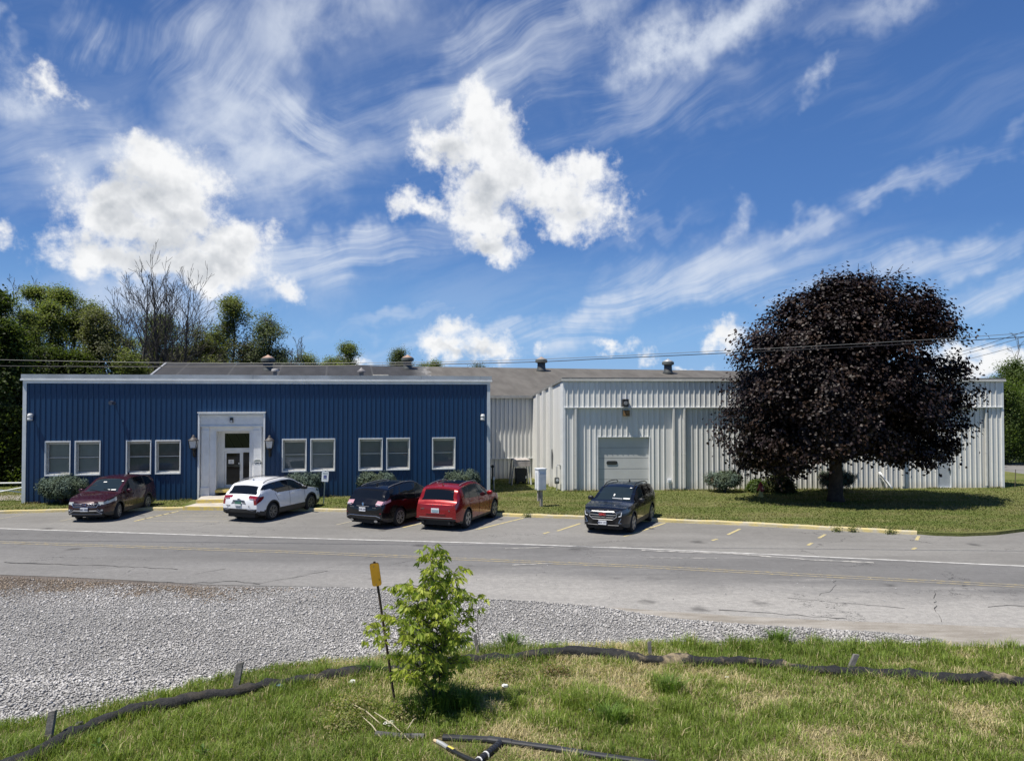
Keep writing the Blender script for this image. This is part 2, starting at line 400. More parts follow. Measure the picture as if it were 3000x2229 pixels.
# road edge near the camera (full-size picture pixels turned to ground points)
NEAR_EDGE = [P(x, y) for x, y in ((-1700, 1645), (-700, 1668), (0, 1683), (200, 1690), (420, 1701), (600, 1712), (800, 1716), (1000, 1719), (1200, 1729), (1400, 1752), (1600, 1764), (1760, 1776), (1950, 1790), (2150, 1803), (2400, 1816), (2700, 1827), (3000, 1839), (3700, 1872), (4500, 1905))]
WHITE = [P(x, y) for x, y in ((-1700, 1509), (-900, 1528), (0, 1548), (750, 1572.5), (1450, 1591.5), (1900, 1607.5), (3000, 1658), (3900, 1702), (4600, 1736))]
YELLOW = [P(x, y) for x, y in ((-1700, 1545), (-900, 1566), (0, 1588), (900, 1618), (1900, 1660), (3000, 1717), (3900, 1768), (4600, 1806))]
KERB_PX = [(-500, 1522), (0, 1505), (209, 1499), (536, 1494), (680, 1494), (946, 1498), (1025, 1500), (1457, 1512), (1703, 1520), (1933, 1529), (2150, 1537.5), (2420, 1552), (2687, 1566)]
KERB = [P(x, y) for x, y in KERB_PX]
LAWN_EDGE = KERB + [P(x, y) for x, y in ((2740, 1569), (2820, 1571), (2920, 1567), (3000, 1557), (3150, 1535), (3300, 1505))]

def asphalt(name, base, dust=True, tone=0.0):
    m, t, b, co = gm(name)
    big = t.noise(t.mapping(co, scale=(0.12, 0.5, 1), rot=(0, 0, R(-9))), 1.0, 6, 0.6, 0.5)
    mid = t.noise(co, 1.3, 5, 0.6); fine = t.noise(co, 26, 5, 0.75); grit = t.noise(co, 5.5, 6, 0.72)
    c = t.mix(t.ramp(big, 0.3, 0.72), tuple(x * 0.80 for x in base), tuple(x * 1.18 for x in base))
    c = t.mix(t.ramp(mid, 0.35, 0.75, 0, 0.35), c, tuple(x * 1.25 for x in base))
    # tyre-polished streaks along the lane
    st = t.noise(t.mapping(co, scale=(0.05, 2.2, 1), rot=(0, 0, R(-9.5))), 1.0, 4, 0.55)
    c = t.mix(t.ramp(st, 0.55, 0.75, 0, 0.35), c, tuple(x * 0.72 for x in base))
    if dust:
        sp = t.node('ShaderNodeSeparateXYZ'); t.l.new(co, sp.inputs[0])
        # distance from the loose gravel edge, which runs about along y = 21.6 - 0.19 x
        dd = t.math('SUBTRACT', t.math('ADD', sp.outputs[1], t.math('MULTIPLY', sp.outputs[0], 0.20)), 20.3)
        wob = t.math('MULTIPLY', t.math('SUBTRACT', t.noise(t.mapping(co, scale=(0.25, 1, 1)), 0.9, 5, 0.65), 0.5), 4.2)
        du = t.ramp(t.math('ADD', dd, wob), 3.6, 0.0)
        right = t.ramp(sp.outputs[0], -9.0, 3.0, 0.25, 1.0)
        c = t.mix(t.math('MULTIPLY', t.math('MULTIPLY', du, right), 0.85), c, (0.44, 0.42, 0.385))
        d2 = t.ramp(t.noise(t.mapping(co, scale=(0.16, 1.3, 1), rot=(0, 0, R(-10))), 1.0, 6, 0.62), 0.56, 0.72, 0, 0.5)
        c = t.mix(t.math('MULTIPLY', d2, right), c, (0.42, 0.40, 0.37))
    c = t.mix(t.ramp(fine, 0.35, 0.7, 0.0, 0.4), c, tuple(x * 0.6 for x in base))
    c = t.mix(t.ramp(grit, 0.36, 0.68, 0.32, 0.0), c, tuple(x * 0.55 for x in base))
    pv = t.node('ShaderNodeSeparateXYZ'); t.l.new(t.voro(t.mapping(co, scale=(0.16, 0.34, 1)), 1.0, 'F1', 'Color'), pv.inputs[0])
    c = t.mix(t.ramp(pv.outputs[0], 0.0, 1.0, 0.0, 0.16), c, tuple(x * 0.62 for x in base))
    oil = t.ramp(t.voro(t.vmath('ADD', co, t.vmath('SCALE', t.noise(co, 3, 3, 0.6, out=1), scale=.5)), 0.42), 0.16, 0.02)
    c = t.mix(t.math('MULTIPLY', oil, 0.72), c, (0.05, 0.048, 0.045))
    # cracks
    wv = t.vmath('ADD', co, t.vmath('SCALE', t.vmath('SUBTRACT', t.noise(co, 1.1, 5, 0.65, out=1), (0.5, 0.5, 0.5)), scale=1.5))
    v = t.voro(t.mapping(wv, scale=(0.16, 0.30, 1)), 1.0, 'DISTANCE_TO_EDGE')
    msk = t.ramp(t.noise(co, 0.22, 3, 0.5), 0.47, 0.58)
    cr = t.math('MULTIPLY', t.ramp(v, 0.0065, 0.002), msk)
    c = t.mix(t.math('MULTIPLY', cr, 0.75), c, (0.03, 0.03, 0.03))
    t.l.new(c, b.inputs['Base Color']); b.inputs['Roughness'].default_value = 0.85; b.inputs['Specular IOR Level'].default_value = 0.3
    bumpto(t, b, fine, 0.35, 0.01)
    return m
M_ROAD = asphalt('road_asphalt', (0.178, 0.174, 0.168))
M_LOT = asphalt('lot_asphalt', (0.232, 0.224, 0.208), dust=False)
M_SIDE = asphalt('side_asphalt', (0.22, 0.215, 0.205), dust=False)

def soil_mat():
    m, t, b, co = gm('verge_soil')
    n = t.noise(co, 0.9, 6, 0.65); f = t.noise(co, 28, 5, 0.7)
    c = t.mix(t.ramp(n, 0.35, 0.65), (0.12, 0.12, 0.045), (0.30, 0.25, 0.145))
    c = t.mix(t.ramp(f, 0.35, 0.7, 0, 0.75), c, (0.045, 0.04, 0.022))
    t.l.new(c, b.inputs['Base Color']); b.inputs['Roughness'].default_value = 0.95; b.inputs['Specular IOR Level'].default_value = 0.1
    bumpto(t, b, f, 0.8, 0.04)
    return m
def gravel_mat():
    m, t, b, co = gm('gravel_bed')
    v = t.voro(co, 24.0, 'F1', 'Color'); vd = t.voro(co, 24.0, 'F1', 'Distance'); n = t.noise(co, 0.5, 5, 0.6)
    g = t.node('ShaderNodeSeparateXYZ'); t.l.new(v, g.inputs[0])
    c = t.mix(g.outputs[0], (0.24, 0.235, 0.225), (0.48, 0.465, 0.44))
    c = t.mix(t.ramp(vd, 0.3, 0.75, 0, 0.8), c, (0.08, 0.08, 0.08))
    sp = t.node('ShaderNodeSeparateXYZ'); t.l.new(co, sp.inputs[0])
    # darker, earthier by the road edge on the far left
    q = t.math('ADD', sp.outputs[1], t.math('MULTIPLY', t.math('SUBTRACT', n, 0.5), 2.5))
    brown = t.math('MULTIPLY', t.ramp(q, 18.6, 21.6), t.ramp(sp.outputs[0], -5.5, -10.0))
    c = t.mix(t.math('MULTIPLY', brown, 0.8), c, (0.13, 0.10, 0.075))
    t.l.new(c, b.inputs['Base Color']); b.inputs['Roughness'].default_value = 0.9
    bumpto(t, b, t.math('SUBTRACT', 1.0, vd), 1.0, 0.05)
    return m
def dirt_mat():
    m, t, b, co = gm('dirt')
    n = t.noise(t.mapping(co, scale=(0.5, 1.6, 1)), 1.5, 7, 0.65); f = t.noise(co, 30, 4, 0.7)
    c = t.mix(t.ramp(n, 0.3, 0.7), (0.22, 0.195, 0.16), (0.36, 0.335, 0.295))
    c = t.mix(t.ramp(f, 0.4, 0.75, 0, 0.5), c, (0.16, 0.14, 0.11))
    t.l.new(c, b.inputs['Base Color']); b.inputs['Roughness'].default_value = 0.95
    bumpto(t, b, f, 0.6, 0.03)
    return m
def lawn_mat():
    m, t, b, co = gm('lawn')
    n = t.noise(t.mapping(co, scale=(0.35, 1, 1), rot=(0, 0, R(-7))), 0.55, 6, 0.62); f = t.noise(co, 9, 5, 0.75)
    st = t.noise(t.mapping(co, scale=(0.10, 1.7, 1), rot=(0, 0, R(-8))), 1.0, 3, 0.5)
    c = t.mix(t.ramp(n, 0.32, 0.68), (0.105, 0.135, 0.032), (0.19, 0.185, 0.068))
    c = t.mix(t.ramp(st, 0.5, 0.72, 0, 0.5), c, (0.25, 0.22, 0.11))
    c = t.mix(t.ramp(f, 0.35, 0.72, 0, 0.6), c, (0.042, 0.060, 0.016))
    t.l.new(c, b.inputs['Base Color']); b.inputs['Roughness'].default_value = 0.9; b.inputs['Specular IOR Level'].default_value = 0.12
    bumpto(t, b, f, 0.9, 0.06)
    return m
M_LAWN = lawn_mat(); M_SOIL = soil_mat(); M_GRAVEL = gravel_mat(); M_DIRT = dirt_mat()
M_FIELD = mat('field', (0.075, 0.10, 0.03), 0.95, var=0.35, vscale=0.08)

sheet('ground', [(-1800, -60), (1800, -60), (1800, 2600), (-1800, 2600)], -0.06, M_FIELD)
xy = lambda L: [(p.x, p.y) for p in L]
sheet('road', xy(NEAR_EDGE) + xy(WHITE)[::-1], 0.0, M_ROAD)
lot_back = [(p.x, p.y + 0.1) for p in LAWN_EDGE]
sheet('parking_lot', xy(WHITE) + [(60, 24), (60, 34)] + [(40, 40)] + lot_back[::-1], -0.001, M_LOT)
# lawn, a solid slab so its curved right end steps down to the asphalt
LAWN = [(p.x, p.y + (0.13 if i < len(KERB) else 0)) for i, p in enumerate(LAWN_EDGE)] + [(33.5, 42), (33, 52), (31, 64), (30, 90), (-60, 120), (-60, 40)]
sheet('lawn', LAWN, LZ, M_LAWN, 0.16)
sheet('side_road', [(30.2, 30), (60, 30), (90, 60), (90, 74), (60, 66), (31, 56.5), (33.2, 50), (33.8, 42), (31, 36)], 0.004, M_SIDE)
# dirt lane at the far left, behind the pipe fence
sheet('lane', [tuple(P(-400, 1472, LZ).xy), tuple(P(40, 1465, LZ).xy), tuple(P(66, 1466, LZ).xy), tuple(P(66, 1450, LZ).xy), tuple(P(-400, 1452, LZ).xy)], LZ + 0.006, M_DIRT)

# gravel apron and dirt shoulder, verge
GRASS_EDGE_PX = [(-1600, 2480), (-900, 2290), (0, 2122), (120, 2108), (250, 2085), (400, 2050), (560, 2010), (700, 1975), (800, 1955), (950, 1938), (1100, 1930), (1220, 1918), (1340, 1903), (1560, 1898), (1750, 1893), (1900, 1886), (2050, 1888), (2200, 1884), (2450, 1887), (2750, 1894), (3000, 1901), (3700, 1925), (4400, 1950)]
GRASS_EDGE = [P(x, y) for x, y in GRASS_EDGE_PX]
sheet('gravel_bed', xy([P(x, y + 1.5) for x, y in ((-1700, 1645), (-700, 1668), (0, 1683), (200, 1690), (420, 1701), (600, 1712), (800, 1716), (1000, 1719), (1200, 1729), (1400, 1752), (1600, 1764), (1760, 1776))]) + xy([P(1950, 1808), P(2100, 1822), P(2350, 1838), (P(2600, 1852)), P(2760, 1872), P(2780, 1893)]) + [(p.x, p.y - 0.25) for p in GRASS_EDGE[:20][::-1]], 0.006, M_GRAVEL)
sheet('dirt_shoulder', xy(NEAR_EDGE[10:]) + [(p.x, p.y - 0.25) for p in GRASS_EDGE[14:][::-1]] + [tuple(P(1750, 1850).xy)], 0.003, M_DIRT)
sheet('verge', xy(GRASS_EDGE) + [(30, 6), (30, 1), (-30, 1), (-30, 6)], 0.02, M_SOIL)

# kerb (yellow painted concrete), a run on each side of the walk's step
def kerb_mat():
    m, t, b, co = gm('kerb_paint')
    n = t.noise(co, 2.5, 7, 0.7); f = t.noise(co, 16, 5, 0.7)
    c = t.mix(t.ramp(n, 0.30, 0.62), (0.49, 0.46, 0.39), (0.58, 0.475, 0.20))
    c = t.mix(t.ramp(f, 0.5, 0.75, 0, 0.7), c, (0.38, 0.33, 0.22))
    t.l.new(c, b.inputs['Base Color']); b.inputs['Roughness'].default_value = 0.85; bumpto(t, b, f, 0.5, 0.02)
    return m
M_KERB = kerb_mat()
def kerb_run(pts, name='kerb'):
    rnd = random.Random(len(pts)); fine = []
    for a, b in zip(pts[:-1], pts[1:]):
        n = max(1, int((b - a).length / 0.6)); fine += [a.lerp(b, i / n) for i in range(n)]
    fine.append(pts[-1]); mb = MB(); vs = []; k = len(fine)
    for i, p in enumerate(fine):
        d = (fine[min(i + 1, k - 1)] - fine[max(i - 1, 0)]).normalized(); n = Vector((-d.y, d.x, 0)); j = rnd.uniform(-0.012, 0.012); jz = rnd.uniform(-0.012, 0.006)
        for off, z in ((0.0, -0.05), (0.012 + j, 0.10 + jz), (0.035 + j, 0.135 + jz), (0.15, 0.14 + jz), (0.165, -0.05)):
            q = p + n * off; vs.append((q.x, q.y, z))
    fs = [(i * 5 + j, (i + 1) * 5 + j, (i + 1) * 5 + j + 1, i * 5 + j + 1) for i in range(k - 1) for j in range(4)]
    fs += [tuple(range(5)), tuple(range((k - 1) * 5, k * 5))[::-1]]
    o = mb.add(vs, fs).build(name, M_KERB); o['kind'] = 'structure'; return o
kerb_run(KERB[:4]); kerb_run(KERB[4:])

# painted markings, thin sheets
M_WPAINT = mat('white_road_paint', (0.62, 0.61, 0.58), 0.8, var=0.25, vscale=3.0, col2=(0.36, 0.35, 0.33))
def worn(name, col, base, lo, hi, scale=7.0):
    m = D.materials.new(name); m.use_nodes = True; t = NT(m.node_tree); b = t.n['Principled BSDF']
    co = t.node('ShaderNodeTexCoord').outputs['Object']; n = t.noise(co, scale, 6, 0.7)
    t.l.new(t.mix(t.ramp(n, lo, hi), base, col), b.inputs['Base Color']); b.inputs['Roughness'].default_value = 0.85
    return m
M_YWORN = worn('worn_yellow_paint', (0.36, 0.29, 0.14), (0.20, 0.19, 0.172), 0.40, 0.70)
M_YLOT = worn('lot_yellow_paint', (0.52, 0.43, 0.19), (0.27, 0.25, 0.20), 0.36, 0.55)
M_YFAINT = worn('faint_yellow_paint', (0.36, 0.32, 0.22), (0.25, 0.24, 0.215), 0.35, 0.65)
def stripe(name, pts, w, z, m, off=0.0):
    mb = MB(); L = []; Rr = []; k = len(pts)
    fine = []
    for a, b in zip(pts[:-1], pts[1:]):
        n = max(1, int((b - a).length / 1.5)); fine += [a.lerp(b, i / n) for i in range(n)]
    fine.append(pts[-1]); k = len(fine); vs = []
    for i, p in enumerate(fine):
        d = (fine[min(i + 1, k - 1)] - fine[max(i - 1, 0)]).normalized(); n = Vector((-d.y, d.x, 0))
        for s in (-1, 1):
            q = p + n * (off + s * w / 2); vs.append((q.x, q.y, z))
    o = mb.add(vs, [(i * 2, i * 2 + 1, i * 2 + 3, i * 2 + 2) for i in range(k - 1)]).build(name, m)
    for pg in o.data.polygons: pass
    o['kind'] = 'structure'; return o
stripe('road_edge_line', WHITE, 0.12, 0.006, M_WPAINT)
stripe('road_centre_line', YELLOW, 0.11, 0.006, M_YWORN, 0.13); stripe('road_centre_line', YELLOW, 0.11, 0.006, M_YWORN, -0.13)
for (a, b, mm) in (((0, 1519), (70, 1508), M_YFAINT), ((177, 1526), (290, 1503), M_YFAINT), ((393, 1526.5), (523, 1497), M_YLOT), ((985, 1537), (1110, 1509), M_YFAINT), ((1179, 1545), (1335, 1511), M_YLOT),
                   ((1395, 1551), (1535, 1517), M_YLOT), ((1633, 1555), (1700, 1533), M_YLOT), ((1592, 1563), (1609, 1558), M_YLOT), ((1855, 1563), (1948, 1532), M_YLOT), ((1828, 1571), (1850, 1565), M_YLOT),
                   ((2132, 1566), (2168, 1549), M_YLOT), ((2085, 1583), (2101, 1579), M_YLOT), ((2399, 1576), (2418, 1565), M_YLOT), ((2367, 1597), (2379, 1590), M_YLOT), ((2685, 1582), (2692, 1570), M_YLOT), ((2674, 1609), (2683, 1604), M_YLOT)):
    stripe('parking_line', [P(*a), P(*b)], 0.11, 0.005, mm)
for (a, b) in (((490, 1502.5), (668, 1502.5)), ((468, 1507.5), (668, 1508)), ((446, 1513), (664, 1513.5)), ((424, 1519), (668, 1520)), ((400, 1525.5), (640, 1528))):
    stripe('hatch_line', [P(*a), P(*b)], 0.10, 0.005, M_YFAINT)
# chalky skid marks and a sealed crack on the road
M_DUSTL = worn('dust_streak', (0.46, 0.44, 0.40), (0.22, 0.215, 0.205), 0.42, 0.62, 2.5)
for pts, w in (([(1880, 1612), (2150, 1622), (2380, 1640), (2560, 1648)], 0.16), ([(1905, 1634.5), (2100, 1635.5)], 0.06), ([(1480, 1607), (1700, 1600), (1850, 1604)], 0.07), ([(1500, 1655), (1620, 1650)], 0.10)):
    stripe('dust_streak', [P(*q) for q in pts], w, 0.009, M_DUSTL)
M_TAR = worn('crack_sealer', (0.035, 0.034, 0.033), (0.12, 0.118, 0.11), 0.38, 0.5, 9)
def crack(pts, w):
    rnd = random.Random(int(pts[0][0] * 7)); P3 = [P(*q) for q in pts]; out = []
    for a, b in zip(P3[:-1], P3[1:]):
        n = max(2, int((b - a).length / 0.25))
        out += [a.lerp(b, i / n) + Vector((rnd.uniform(-.05, .05), rnd.uniform(-.07, .07), 0)) for i in range(n)]
    out.append(P3[-1]); mb = MB(); vs = []; k = len(out)
    for i, p in enumerate(out):
        ww = w * rnd.uniform(0.35, 1.0); vs += [(p.x, p.y - ww, 0.0075), (p.x + ww * .4, p.y + ww, 0.0075)]
    o = mb.add(vs, [(i * 2, i * 2 + 1, i * 2 + 3, i * 2 + 2) for i in range(k - 1)]).build('road_crack', M_TAR); o['kind'] = 'structure'
crack([(10, 1646), (60, 1649), (148, 1652)], 0.07)
for pts, w in (([(148, 1652), (260, 1656), (420, 1662), (520, 1668)], 0.022), ([(220, 1680), (310, 1660)], 0.02), ([(540, 1694), (600, 1676), (660, 1666)], 0.022), ([(740, 1712), (860, 1692), (960, 1672)], 0.025), ([(280, 1703), (440, 1705), (560, 1709), (690, 1702), (760, 1711)], 0.03), ([(360, 1682), (395, 1664)], 0.016),
               ([(380, 1685), (470, 1664)], 0.014), ([(460, 1690), (520, 1670)], 0.014), ([(2735, 1732), (2738, 1760), (2742, 1790), (2758, 1822)], 0.04), ([(2450, 1700), (2445, 1720), (2400, 1745)], 0.022), ([(2780, 1724), (2810, 1744)], 0.018), ([(2890, 1776), (2960, 1774), (3060, 1782)], 0.02), ([(2300, 1750), (2480, 1768), (2650, 1782)], 0.015), ([(2100, 1786), (2300, 1800), (2480, 1812)], 0.02), ([(860, 1690), (1000, 1655), (1105, 1625)], 0.012)):
    crack(pts, w)
# ================================================================== BUILDINGS
def wall_frame(pa, pb, z=LZ):
    a = P(*pa, z); b = P(*pb, z); d = (b - a); L = d.length; yaw = math.atan2(d.y, d.x)
    return a, yaw, L
def on_wall(px, py, o, yaw, off=0.0):
    """local (x, z above the wall's foot) where the picture ray meets the wall's plane"""
    d = ray(px, py); n = Vector((math.sin(yaw), -math.cos(yaw), 0)); o2 = o + n * off
    t = (o2 - Vector((0, 0, EYE))).dot(n) / d.dot(n); p = Vector((0, 0, EYE)) + d * t
    return (p - o).dot(Vector((math.cos(yaw), math.sin(yaw), 0))), p.z - o.z
def ribbed(mb, x0, x1, z0, z1, holes, pitch, y=0.0, rw=0.07, rh=0.035, minor=False, phase=0.5):
    """metal siding: flat sheet with trapezoid ribs standing towards -y, with rectangular openings"""
    xs = sorted({x0, x1, *[h for q in holes for h in q[:2]]}); zs = sorted({z0, z1, *[h for q in holes for h in q[2:]]})
    xs = [x for x in xs if x0 <= x <= x1]; zs = [z for z in zs if z0 <= z <= z1]
    for a, b in zip(xs[:-1], xs[1:]):
        for c, d in zip(zs[:-1], zs[1:]):
            mx, mz = (a + b) / 2, (c + d) / 2
            if not any(h[0] < mx < h[1] and h[2] < mz < h[3] for h in holes): mb.quad((a, y, c), (b, y, c), (b, y, d), (a, y, d))
    n = int((x1 - x0) / pitch)
    for i in range(n):
        xc = x0 + (i + phase) * pitch
        if xc + rw / 2 > x1: break
        segs = [(z0, z1)]
        for h in holes:
            if h[0] - rw / 2 < xc < h[1] + rw / 2:
                ns = []
                for s in segs:
                    if h[2] > s[0]: ns.append((s[0], min(s[1], h[2])))
                    if h[3] < s[1]: ns.append((max(s[0], h[3]), s[1]))
                segs = [s for s in ns if s[1] - s[0] > 0.02]
        a, b = rw / 2, rw / 4
        for c, d in segs:
            mb.add([(xc - a, y + .001, c), (xc - b, y - rh, c), (xc + b, y - rh, c), (xc + a, y + .001, c), (xc - a, y + .001, d), (xc - b, y - rh, d), (xc + b, y - rh, d), (xc + a, y + .001, d)],
                   [(0, 1, 5, 4), (1, 2, 6, 5), (2, 3, 7, 6), (4, 5, 6, 7), (3, 2, 1, 0)])
            if minor:
                xm = xc + pitch / 2
                if xm < x1: mb.add([(xm - .02, y + .001, c), (xm, y - .008, c), (xm + .02, y + .001, c), (xm - .02, y + .001, d), (xm, y - .008, d), (xm + .02, y + .001, d)], [(0, 1, 4, 3), (1, 2, 5, 4)])

def siding(name, col, dirt, rough=0.45):
    m, t, b, co = gm(name)
    n = t.noise(t.mapping(co, scale=(1.5, 1.5, 0.25)), 1.0, 6, 0.6); sp = t.node('ShaderNodeSeparateXYZ'); t.l.new(co, sp.inputs[0])
    c = t.mix(t.ramp(n, 0.35, 0.75, 0, 0.45), col, tuple(x * 0.8 for x in col))
    foot = t.math('MULTIPLY', t.ramp(t.math('ADD', sp.outputs[2], t.math('MULTIPLY', n, 0.5)), 0.75, 0.2), 0.55)      # rain splash stain by the foot
    c = t.mix(foot, c, dirt)
    st = t.noise(t.mapping(co, scale=(7, 7, 0.12)), 1.0, 4, 0.6)
    c = t.mix(t.ramp(st, 0.56, 0.72, 0, 0.3), c, dirt)
    wn = t.node('ShaderNodeTexWhiteNoise', noise_dimensions='1D'); t.l.new(t.math('FLOOR', t.math('DIVIDE', sp.outputs[0], 0.928)), wn.inputs['W'])      # sheets differ a little in fading
    c = t.mix(t.math('MULTIPLY', wn.outputs['Value'], 0.30), c, tuple(x * 0.72 for x in col))
    lap = t.ramp(t.math('FRACT', t.math('DIVIDE', sp.outputs[0], 0.928)), 0.0, 0.012, 0.5, 0.0)
    c = t.mix(lap, c, tuple(x * 0.4 for x in col))
    t.l.new(c, b.inputs['Base Color']); b.inputs['Roughness'].default_value = rough
    bumpto(t, b, t.noise(co, 2.2, 2, 0.5), 0.15, 0.03)
    return m
M_BLUE = siding('blue_siding', (0.0048, 0.040, 0.112), (0.010, 0.030, 0.070), 0.42)
M_WSID = siding('white_siding', (0.76, 0.755, 0.72), (0.50, 0.45, 0.37), 0.5)
M_WTRIM = mat('white_trim', (0.74, 0.75, 0.74), 0.5, var=0.07, vscale=2.0)
M_WFRAME = mat('window_frame_beige', (0.50, 0.49, 0.45), 0.6, var=0.1, vscale=3.0)
M_STUC = mat('white_stucco', (0.74, 0.75, 0.75), 0.8, var=0.06, vscale=3.0, bump=0.25, bscale=30)
M_COPE = mat('grey_coping', (0.42, 0.43, 0.43), 0.42, metal=0.35, var=0.22, vscale=0.6)
M_GALV = mat('galvanised', (0.50, 0.51, 0.51), 0.42, metal=0.5, var=0.12, vscale=3.0)
M_DARK = mat('dark_interior', (0.012, 0.012, 0.013), 0.8)
M_BLACK = mat('black_metal', (0.012, 0.012, 0.013), 0.45)
M_BLIND = mat('window_blind', (0.72, 0.72, 0.68), 0.7, var=0.05)
M_BLIND2 = mat('window_blind_dark', (0.30, 0.305, 0.30), 0.7, var=0.1)
M_PANE = glass_mat('window_glass', (0.72, 0.74, 0.72))
M_DOORGL = glass_mat('door_glass', (0.30, 0.32, 0.28))
M_CONC = mat('concrete', (0.46, 0.42, 0.36), 0.9, var=0.16, vscale=2.5, bump=0.3, bscale=25)
M_YSTEP = worn('step_paint', (0.68, 0.53, 0.14), (0.48, 0.42, 0.30), 0.3, 0.6, 6)
M_FROST = mat('frosted_glass', (0.55, 0.56, 0.57), 0.4)
M_STEEL = mat('white_painted_steel', (0.75, 0.77, 0.79), 0.4, var=0.05)
M_LAMPG = mat('lamp_grey', (0.56, 0.57, 0.57), 0.5)
M_PAPER = mat('paper', (0.74, 0.74, 0.70), 0.8)
M_INK = mat('ink', (0.03, 0.035, 0.04), 0.7)
M_TAN = mat('tan_panel', (0.50, 0.47, 0.37), 0.7, var=0.08)

# ------------------------------------------------------------------ blue office building
BO, BYAW, BL = wall_frame((66, 1475), (1434, 1444))
BH = 5.93
blue = thing('office_building', 'long blue ribbed-metal office building with white portico and nine white-framed windows', 'building', BO, BYAW)
bw = lambda px, py, off=0.0: on_wall(px, py, BO, BYAW, off)
WIN = [(134.9, 205), (222.6, 292.7), (372.7, 441), (458, 527.5), (828.8, 896.3), (911.8, 979.6), (1052.8, 1118.9), (1134, 1198.8), (1268.3, 1331.7)]
wz1 = bw(700, 1289.7)[1]; wz0 = bw(700, 1381)[1]
holes = []
for (a, b) in WIN: holes.append((bw(a, 1300)[0], bw(b, 1300)[0], wz0, wz1))
px0, pz1 = bw(582.7, 1210); px1 = bw(778, 1210)[0]
PORT = (px0, px1, -0.05, pz1)
wb = MB(); ribbed(wb, 0.10, BL - 0.10, 0.0, BH - 0.30, holes + [PORT], 0.232, 0.0, 0.05, 0.028)
BD = 7.4
wb.quad((0.0, 0.02, 0), (0.0, 0.02, BH - .3), (0.0, BD, BH - .3), (0.0, BD, 0)); wb.quad((BL, 0.02, 0), (BL, BD, 0), (BL, BD, BH - .3), (BL, 0.02, BH - .3)); wb.quad((0, BD, 0), (0, BD, BH - .3), (BL, BD, BH - .3), (BL, BD, 0))
wb.build('wall', M_BLUE, blue, fix=False)
rf = MB(); rf.box(0.1, BL - 0.1, 0.25, BD - .1, BH - .28, BH - .12); rf.build('roof', mat('flat_roof', (0.14, 0.14, 0.14), 0.9, var=0.2), blue)
cp = MB(); rnd = random.Random(5); x = -0.10
while x < BL + 0.10:
    x2 = min(BL + 0.10, x + rnd.choice((3.05, 4.1, 5.2))); cp.box(x + .004, x2 - .004, -0.10 - rnd.uniform(0, .008), 0.26, BH - 0.085, BH + .125 + rnd.uniform(-.006, .006)); x = x2
cp.box(-0.10, 0.12, 0.26, BD, BH - .085, BH + .12); cp.box(BL - .12, BL + .10, 0.26, BD, BH - .085, BH + .12)
cp.build('coping', M_COPE, blue)
gt = MB(); gt.bbox(-0.13, BL + 0.13, -0.135, 0.0, BH - 0.175, BH - 0.088, 0.012); gt.box(-0.02, BL + .02, -0.075, 0.0, BH - 0.30, BH - .177); gt.build('fascia', M_WTRIM, blue)
for sx in (0, 1):
    ct = MB(); x = -0.03 if sx == 0 else BL - 0.13
    ct.box(x, x + 0.16, -0.055, 0.12, -0.02, BH - .30); ct.build('corner_trim', mat('grey_white_trim', (0.60, 0.63, 0.64), 0.5, var=0.06), blue)

def window(x0, x1, z0, z1, parent, blind):
    dpt = 0.24
    rv = MB(); e = 0.0
    rv.box(x0 - .04, x0, -0.05, 0.02, z0 - .06, z1 + .05); rv.box(x1, x1 + .04, -0.05, 0.02, z0 - .06, z1 + .05)
    rv.box(x0, x1, -0.06, 0.02, z1, z1 + .05); rv.box(x0, x1, -0.075, 0.02, z0 - .06, z0)
    w = rv.build('window', M_WTRIM, parent)
    rr = MB(); rr.box(x0, x0 + .03, .02, dpt, z0, z1); rr.box(x1 - .03, x1, .02, dpt, z0, z1); rr.box(x0 + .03, x1 - .03, .02, dpt, z1 - .03, z1); rr.box(x0 + .03, x1 - .03, .02, dpt, z0, z0 + .03)
    rr.build('reveal', M_WFRAME, w)
    fr = MB(); a, b, c, d = x0 + .03, x1 - .03, z0 + .03, z1 - .03; m = (c + d) / 2 + .02; f = .042; y0, y1 = dpt - .07, dpt - .012
    fr.box(a, a + f, y0, y1, c, d); fr.box(b - f, b, y0, y1, c, d); fr.box(a + f, b - f, y0, y1, d - .10, d); fr.box(a + f, b - f, y0, y1, c, c + f + .02); fr.box(a + f, b - f, y0 + .01, y1, m - .02, m + .02)
    fr.build('frame', M_WFRAME, w)
    pn = MB(); pn.quad((a + f, dpt - .03, c + f), (b - f, dpt - .03, c + f), (b - f, dpt - .03, d - f), (a + f, dpt - .03, d - f)); pn.build('pane', M_PANE, w, fix=False)
    bl = MB(); n = 30; yb = dpt + .05
    for i in range(n):
        z = c + (d - c) * i / n; h = (d - c) / n
        bl.quad((a, yb, z), (b, yb, z), (b, yb + .022, z + h * .96), (a, yb + .022, z + h * .96))
    bl.build('blind', blind, w, fix=False)
    bk = MB(); bk.box(a - .02, b + .02, dpt + .10, dpt + .13, c - .02, d + .02); bk.box(a - .03, a - .02, dpt, dpt + .1, c, d); bk.build('backing', M_DARK, w)
for i, (h) in enumerate(holes): window(*h, blue, M_BLIND if i in (0, 1, 5) else (M_BLIND if i == 1 else M_BLIND2) if i in (2, 3) else mat('window_blind_mid', (0.55, 0.55, 0.52), 0.7, var=0.06))

